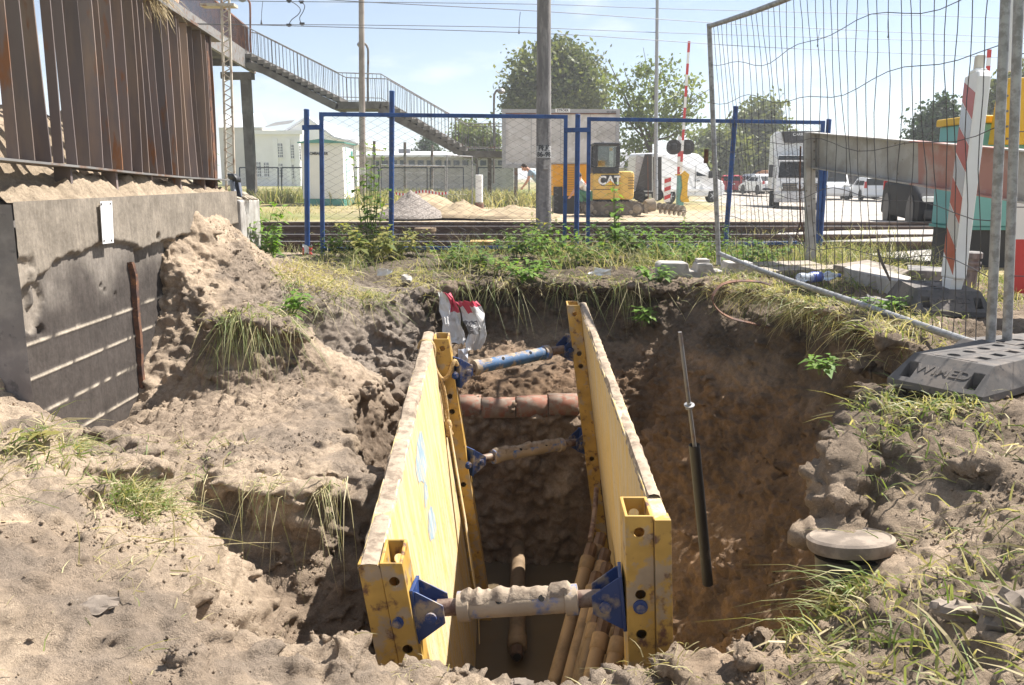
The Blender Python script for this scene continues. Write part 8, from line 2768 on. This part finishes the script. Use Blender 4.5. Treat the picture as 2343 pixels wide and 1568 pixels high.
# ---- tall grass beyond the tracks
def meadow(name, label, seed, rects, mat='grass_blade'):
    R = np.random.default_rng(seed)
    V, T = [], []
    for (n, x0, x1, y0, y1, l0, l1, w, dry) in rects:
        x, y = R.uniform(x0, x1, n), R.uniform(y0, y1, n)
        k = fbm(np.stack([x, y, x * 0], 1), .8, 2, 5) + R.uniform(-.3, .3, n) > -.12
        x, y = x[k], y[k]; n = len(x)
        z = np.array([far_z(a, b) for a, b in zip(x, y)]) - .03
        p = np.stack([x, y, z], 1)
        d = np.tile(np.array([[0., 0., 1.]]), (n, 1)) + R.normal(size=(n, 3)) * .28; d /= np.linalg.norm(d, axis=1)[:, None]
        V.append(blades(R, p, d, R.uniform(l0, l1, n), np.full(n, w), .25, .2))
        T.append(np.tile(np.where(R.random(n) < dry, R.uniform(.6, 1, n), R.uniform(.1, .5, n)), 3))
    o = quads(name, np.concatenate(V), np.concatenate(T), mat); stuff(o); tag(o, label, 'grass'); return o
meadow('meadow_grass', 'tall uncut grass along the dark fence beyond the railway', 12, [
    (5000, -14.5, 3.0, 39, 43, .4, 1.0, .035, .5), (3000, -14, -9.5, 36, 43, .4, 1.0, .04, .45), (3200, -8, 2.2, 34, 40, .4, 1.0, .035, .6), (2200, -14, -5.5, 20, 34, .06, .2, .02, .75)])
meadow('track_grass', 'thin dry grass growing between the rails', 13, [
    (1800, -9, 6.5, 10.9, 11.2, .1, .35, .007, .6), (900, -9, 6, 11.4, 12.6, .08, .22, .008, .7), (1200, -9, 6, 13, 14.7, .08, .25, .009, .65), (500, -9, 5, 15.1, 16.2, .06, .2, .01, .7)])

# ================================================================ leafy weeds
def weed(name, label, base, h, spread, stems, leaf, mat, seed, pairs=7, lean=(0, 0, 0), droop=.25, group=None, thick=.004):
    root = thing(name, label, 'plant', base, group)
    R = np.random.default_rng(seed)
    mb = MB(); V, T = [], []
    for s in range(stems):
        a = R.uniform(0, 6.28); sp = spread * R.uniform(.2, 1)
        hh = h * R.uniform(.55, 1.05)
        b = Vector(base) + Vector((math.cos(a) * sp * .35, math.sin(a) * sp * .35, -.02))
        tip = b + Vector((math.cos(a) * sp + lean[0] * hh, math.sin(a) * sp + lean[1] * hh, hh))
        mid = b.lerp(tip, .5) + Vector((0, 0, hh * .12))
        path = [b, b.lerp(mid, .5) + Vector((0, 0, hh * .04)), mid, mid.lerp(tip, .5) + Vector((0, 0, hh * .03)), tip]
        path = smooth_path(path, 3)
        mb.tube(path, [thick * (1 - .7 * i / (len(path) - 1)) for i in range(len(path))], 5, False)
        for k in range(pairs):
            t = .18 + .82 * (k + .5) / pairs
            f = t * (len(path) - 1); i = min(int(f), len(path) - 2)
            p = path[i].lerp(path[i + 1], f - i)
            for q in range(2):
                th = k * 1.57 + q * math.pi + R.uniform(-.5, .5)
                L = leaf * R.uniform(.65, 1.2) * (1.1 - .5 * t)
                d = Vector((math.cos(th), math.sin(th), R.uniform(-.25, .45))).normalized()
                sd = d.cross(Vector((0, 0, 1))).normalized(); nr = sd.cross(d)
                w = L * R.uniform(.24, .36)
                p0 = p + d * L * .12
                m1 = p0 + d * L * .45 + nr * (.03 * L); tp = p0 + d * L - Vector((0, 0, droop * L))
                e1, e2 = p0 + d * L * .38 + sd * w - nr * .0 + Vector((0, 0, .06 * L)), p0 + d * L * .38 - sd * w + Vector((0, 0, .06 * L))
                V += [[p0, e1, tp, m1], [p0, m1, tp, e2]]
                tt = float(np.clip(R.normal(.45, .28), 0, 1)); T += [tt, tt]
    quads('foliage', np.array([[list(v) for v in q] for q in V]), T, mat, root, base)
    mb.build('stem', 'stem', root, fix=False)
    return root
def gz(u, v, Y):
    p = P(u, v, Y); return Vector((p.x, Y, top_z(p.x, Y) if (PXMIN < p.x < PXMAX and Y < PYMAX) else p.z))
weed('nettle_clump', 'bright green nettle clump behind the sand heap', gz(585, 570, 8.0), .62, .30, 13, .13, 'weed_bright', 1, 8, group='nettles by the sand heap')
weed('nettle_clump', 'bright nettle clump at the foot of the concrete pier', gz(545, 560, 7.85), .75, .22, 10, .13, 'weed_bright', 2, 8, group='nettles by the sand heap')
weed('nettle_clump', 'low nettle clump spreading towards the end fence post', gz(612, 590, 8.1), .42, .22, 9, .11, 'weed_bright', 3, 7, group='nettles by the sand heap')
weed('nettle_plant', 'single nettle rising beside the glove on the pier', gz(480, 470, 7.35), .42, .08, 3, .11, 'weed_bright', 4, 6)
weed('leafy_shrub', 'tall leafy shrub growing through the left fence panel', gz(843, 595, 9.75), 1.30, .26, 10, .13, 'weed_leaf', 5, 12, thick=.007)
weed('leafy_shrub', 'low spreading shrub with broad pale leaves below the left fence panel', gz(862, 600, 9.1), .44, .34, 14, .16, 'weed_dry', 6, 6)
weed('nettle_plant', 'tall single nettle standing against the right fence panel', gz(1410, 590, 9.3), .90, .08, 4, .15, 'weed_bright', 7, 9, thick=.006)
weed('bramble', 'bramble clump at the foot of the middle fence post', gz(1275, 600, 9.0), .42, .30, 13, .12, 'weed_bright', 8, 7)
weed('bramble', 'dark bramble clump in front of the blue connector posts', gz(1350, 610, 8.8), .34, .28, 12, .12, 'weed_leaf', 9, 6)
weed('bramble', 'leafy bramble beside the tall nettle', gz(1455, 590, 9.2), .40, .34, 12, .12, 'weed_leaf', 10, 7)
weed('bramble', 'low bramble spreading towards the concrete block', gz(1535, 595, 9.0), .30, .36, 13, .11, 'weed_leaf', 11, 6)
weed('thin_weed', 'thin dark weed standing before the white van', gz(1567, 575, 9.6), .80, .09, 3, .09, 'weed_leaf', 12, 9)
weed('ground_vine', 'low vine with broad leaves beside the ochre cable box', gz(1030, 600, 8.9), .26, .30, 12, .12, 'weed_leaf', 13, 6)
weed('ground_vine', 'pale low vine on the back rim above the sack', gz(1130, 625, 8.1), .24, .26, 11, .10, 'weed_dry', 14, 5)
weed('ground_vine', 'vine hanging over the back rim right of the sack', gz(1215, 640, 7.75), .22, .34, 14, .11, 'weed_bright', 15, 6, (0, -.5, 0))
weed('ground_vine', 'leafy vine trailing down the back wall near the far post', gz(1500, 655, 7.45), .16, .24, 9, .10, 'weed_bright', 16, 5, (-.2, -.6, -.3))
weed('thin_weed', 'small green plant rooted half way down the back wall', P(1470, 742, 7.0), .20, .10, 5, .12, 'weed_bright', 17, 5)
weed('ground_vine', 'low leafy weeds under the mesh fence by the planks', gz(1700, 600, 8.4), .26, .40, 13, .10, 'weed_leaf', 18, 6)
weed('thin_weed', 'broad-leaved weed beside the rubber foot of the beacon', gz(2030, 700, 5.35), .16, .14, 7, .12, 'weed_bright', 19, 3)
weed('thin_weed', 'small yellow-green weed on the shaded slope', P(1882, 850, 4.55), .12, .10, 5, .09, 'weed_bright', 20, 4)
weed('thin_weed', 'young green sprout hanging in the corner of the sand heap', P(660, 720, 6.2), .22, .14, 6, .12, 'weed_bright', 21, 5, (.3, -.4, -.2))
weed('thin_weed', 'broad pale leaf plant on the left bank', gz(110, 1080, 3.1), .10, .07, 3, .09, 'weed_dry', 22, 2)
weed('bramble', 'scrubby weeds around the foot of the right fence panel', gz(1630, 590, 9.3), .42, .36, 13, .10, 'weed_leaf', 23, 7)
weed('bramble', 'weeds between the left fence panel and the tracks', gz(960, 590, 9.9), .34, .36, 10, .10, 'weed_dry', 24, 6)
weed('bramble', 'weeds under the left end of the fence panel', gz(760, 600, 9.8), .28, .26, 9, .10, 'weed_leaf', 25, 5)
weed('thin_weed', 'grassy weed standing in front of the concrete pole', gz(1235, 600, 9.6), .55, .16, 7, .10, 'weed_dry', 26, 6)

# more brambles along the fence line, each with its own spot
for k, (u, v, Y, h, sp, lab, mt) in enumerate([
    (1185, 605, 9.3, .36, .30, 'scrubby bramble in front of the concrete pole foot', 'weed_leaf'),
    (1240, 560, 10.2, .42, .26, 'bramble growing up the chain-link left of the twin uprights', 'weed_leaf'),
    (1395, 560, 10.0, .46, .30, 'bramble climbing the chain-link under the excavator', 'weed_leaf'),
    (1500, 560, 9.9, .38, .30, 'bramble at the chain-link below the auger', 'weed_bright'),
    (1580, 590, 8.8, .24, .34, 'low green weeds just behind the concrete block', 'weed_bright'),
    (905, 590, 9.6, .34, .22, 'pale leafy weed at the foot of the tall left post', 'weed_dry'),
    (800, 575, 9.9, .46, .24, 'bushy weed left of the tall shrub stems', 'weed_leaf'),
    (1090, 615, 8.6, .22, .30, 'low weeds in front of the ochre cable box', 'weed_leaf'),
    (1760, 590, 9.0, .22, .34, 'low weeds between the planks and the leaning post', 'weed_leaf')]):
    weed('bramble', lab, gz(u, v, Y), h, sp, 12, .12, mt, 40 + k, 7)

# ================================================================ loose stones and a stick
def stone(label, c, r, seed, mat='concrete_pale', rot=0.0):
    b = bmesh.new(); bmesh.ops.create_icosphere(b, subdivisions=3, radius=1.0)
    iv = np.array([v.co[:] for v in b.verts]); it = [[v.index for v in f.verts] for f in b.faces]; b.free()
    q = np.round(iv * 1.6 + .35 * np.stack([vnoise(iv * 1.6 + seed, 1), vnoise(iv * 1.6 + seed, 2), vnoise(iv * 1.6 + seed, 3)], 1)) / 1.6
    w = (iv * .45 + q * .45) * (1 + .25 * vnoise(iv * 2.3 + seed * 3, 5))[:, None] + .05 * np.stack([vnoise(iv * 7 + seed, 7), vnoise(iv * 7, 8), vnoise(iv * 7, 9)], 1)
    w = w * np.array(r)
    ca, sa = math.cos(rot), math.sin(rot)
    w = np.stack([w[:, 0] * ca - w[:, 1] * sa, w[:, 0] * sa + w[:, 1] * ca, w[:, 2]], 1) + np.array(c)
    mb = MB(); mb.add([Vector(p) for p in w], it)
    return tag(mb.build('stone', mat, smooth=True), label, 'stone', 'loose stones on the pit edge')
def on(u, v, z0):
    p = PZ(u, v, z0); return Vector((p.x, p.y, top_z(p.x, p.y)))
stone('flat pale stone pressed into the sandy ground left of the trench box', on(225, 1425, .35) - Vector((0, 0, .012)), (.055, .045, .022), 1, 'earth_lump', .5)
stone('broken dark lump of old concrete on the near right bank', on(2318, 1345, .58) + Vector((0, 0, .03)), (.07, .06, .08), 2, 'earth_lump', .3)
stone('grey flat stone in the straw beside the dark concrete lump', on(2195, 1335, .54), (.06, .035, .03), 3, 'earth_lump', -.5)
stone('grey rock lying on the grass under the mesh fence', on(2000, 690, .74), (.11, .09, .06), 4, 'concrete_pole', .2)
stone('small grey stone on the turf above the cut bank', on(930, 655, .60) + Vector((0, 0, .02)), (.06, .05, .045), 5, 'concrete_pale', .9)
stone('pale stone half sunk in the near rim before the post', on(1190, 1545, .1) - Vector((0, 0, .008)), (.035, .03, .018), 6, 'earth_lump', .1)
mb = MB(); mb.tube([P(2008, 572, 6.2), P(2012, 590, 6.15), P(2022, 612, 6.05), P(2036, 642, 5.95)], [.008, .010, .010, .007], 7)
tag(mb.build('stick', 'bark', smooth=True), 'dark stick leaning against the mesh fence wires', 'stick')
# ================================================================ dusty summer air
m = bpy.data.materials.new('haze'); m.use_nodes = True; M['haze'] = m
nt = m.node_tree; nt.nodes.clear()
out = nt.nodes.new('ShaderNodeOutputMaterial')
vo = nt.nodes.new('ShaderNodeVolumePrincipled')
vo.inputs['Color'].default_value = (0.93, 0.94, 0.95, 1)
vo.inputs['Density'].default_value = 0.0012
vo.inputs['Anisotropy'].default_value = 0.25
nt.links.new(vo.outputs['Volume'], out.inputs['Volume'])
mb = MB(); mb.bx(-720, 720, -60, 1220, -3.2, 26)
hz = mb.build('haze', 'haze')
stuff(hz); tag(hz, 'pale dusty air over the road and the railway', 'haze')
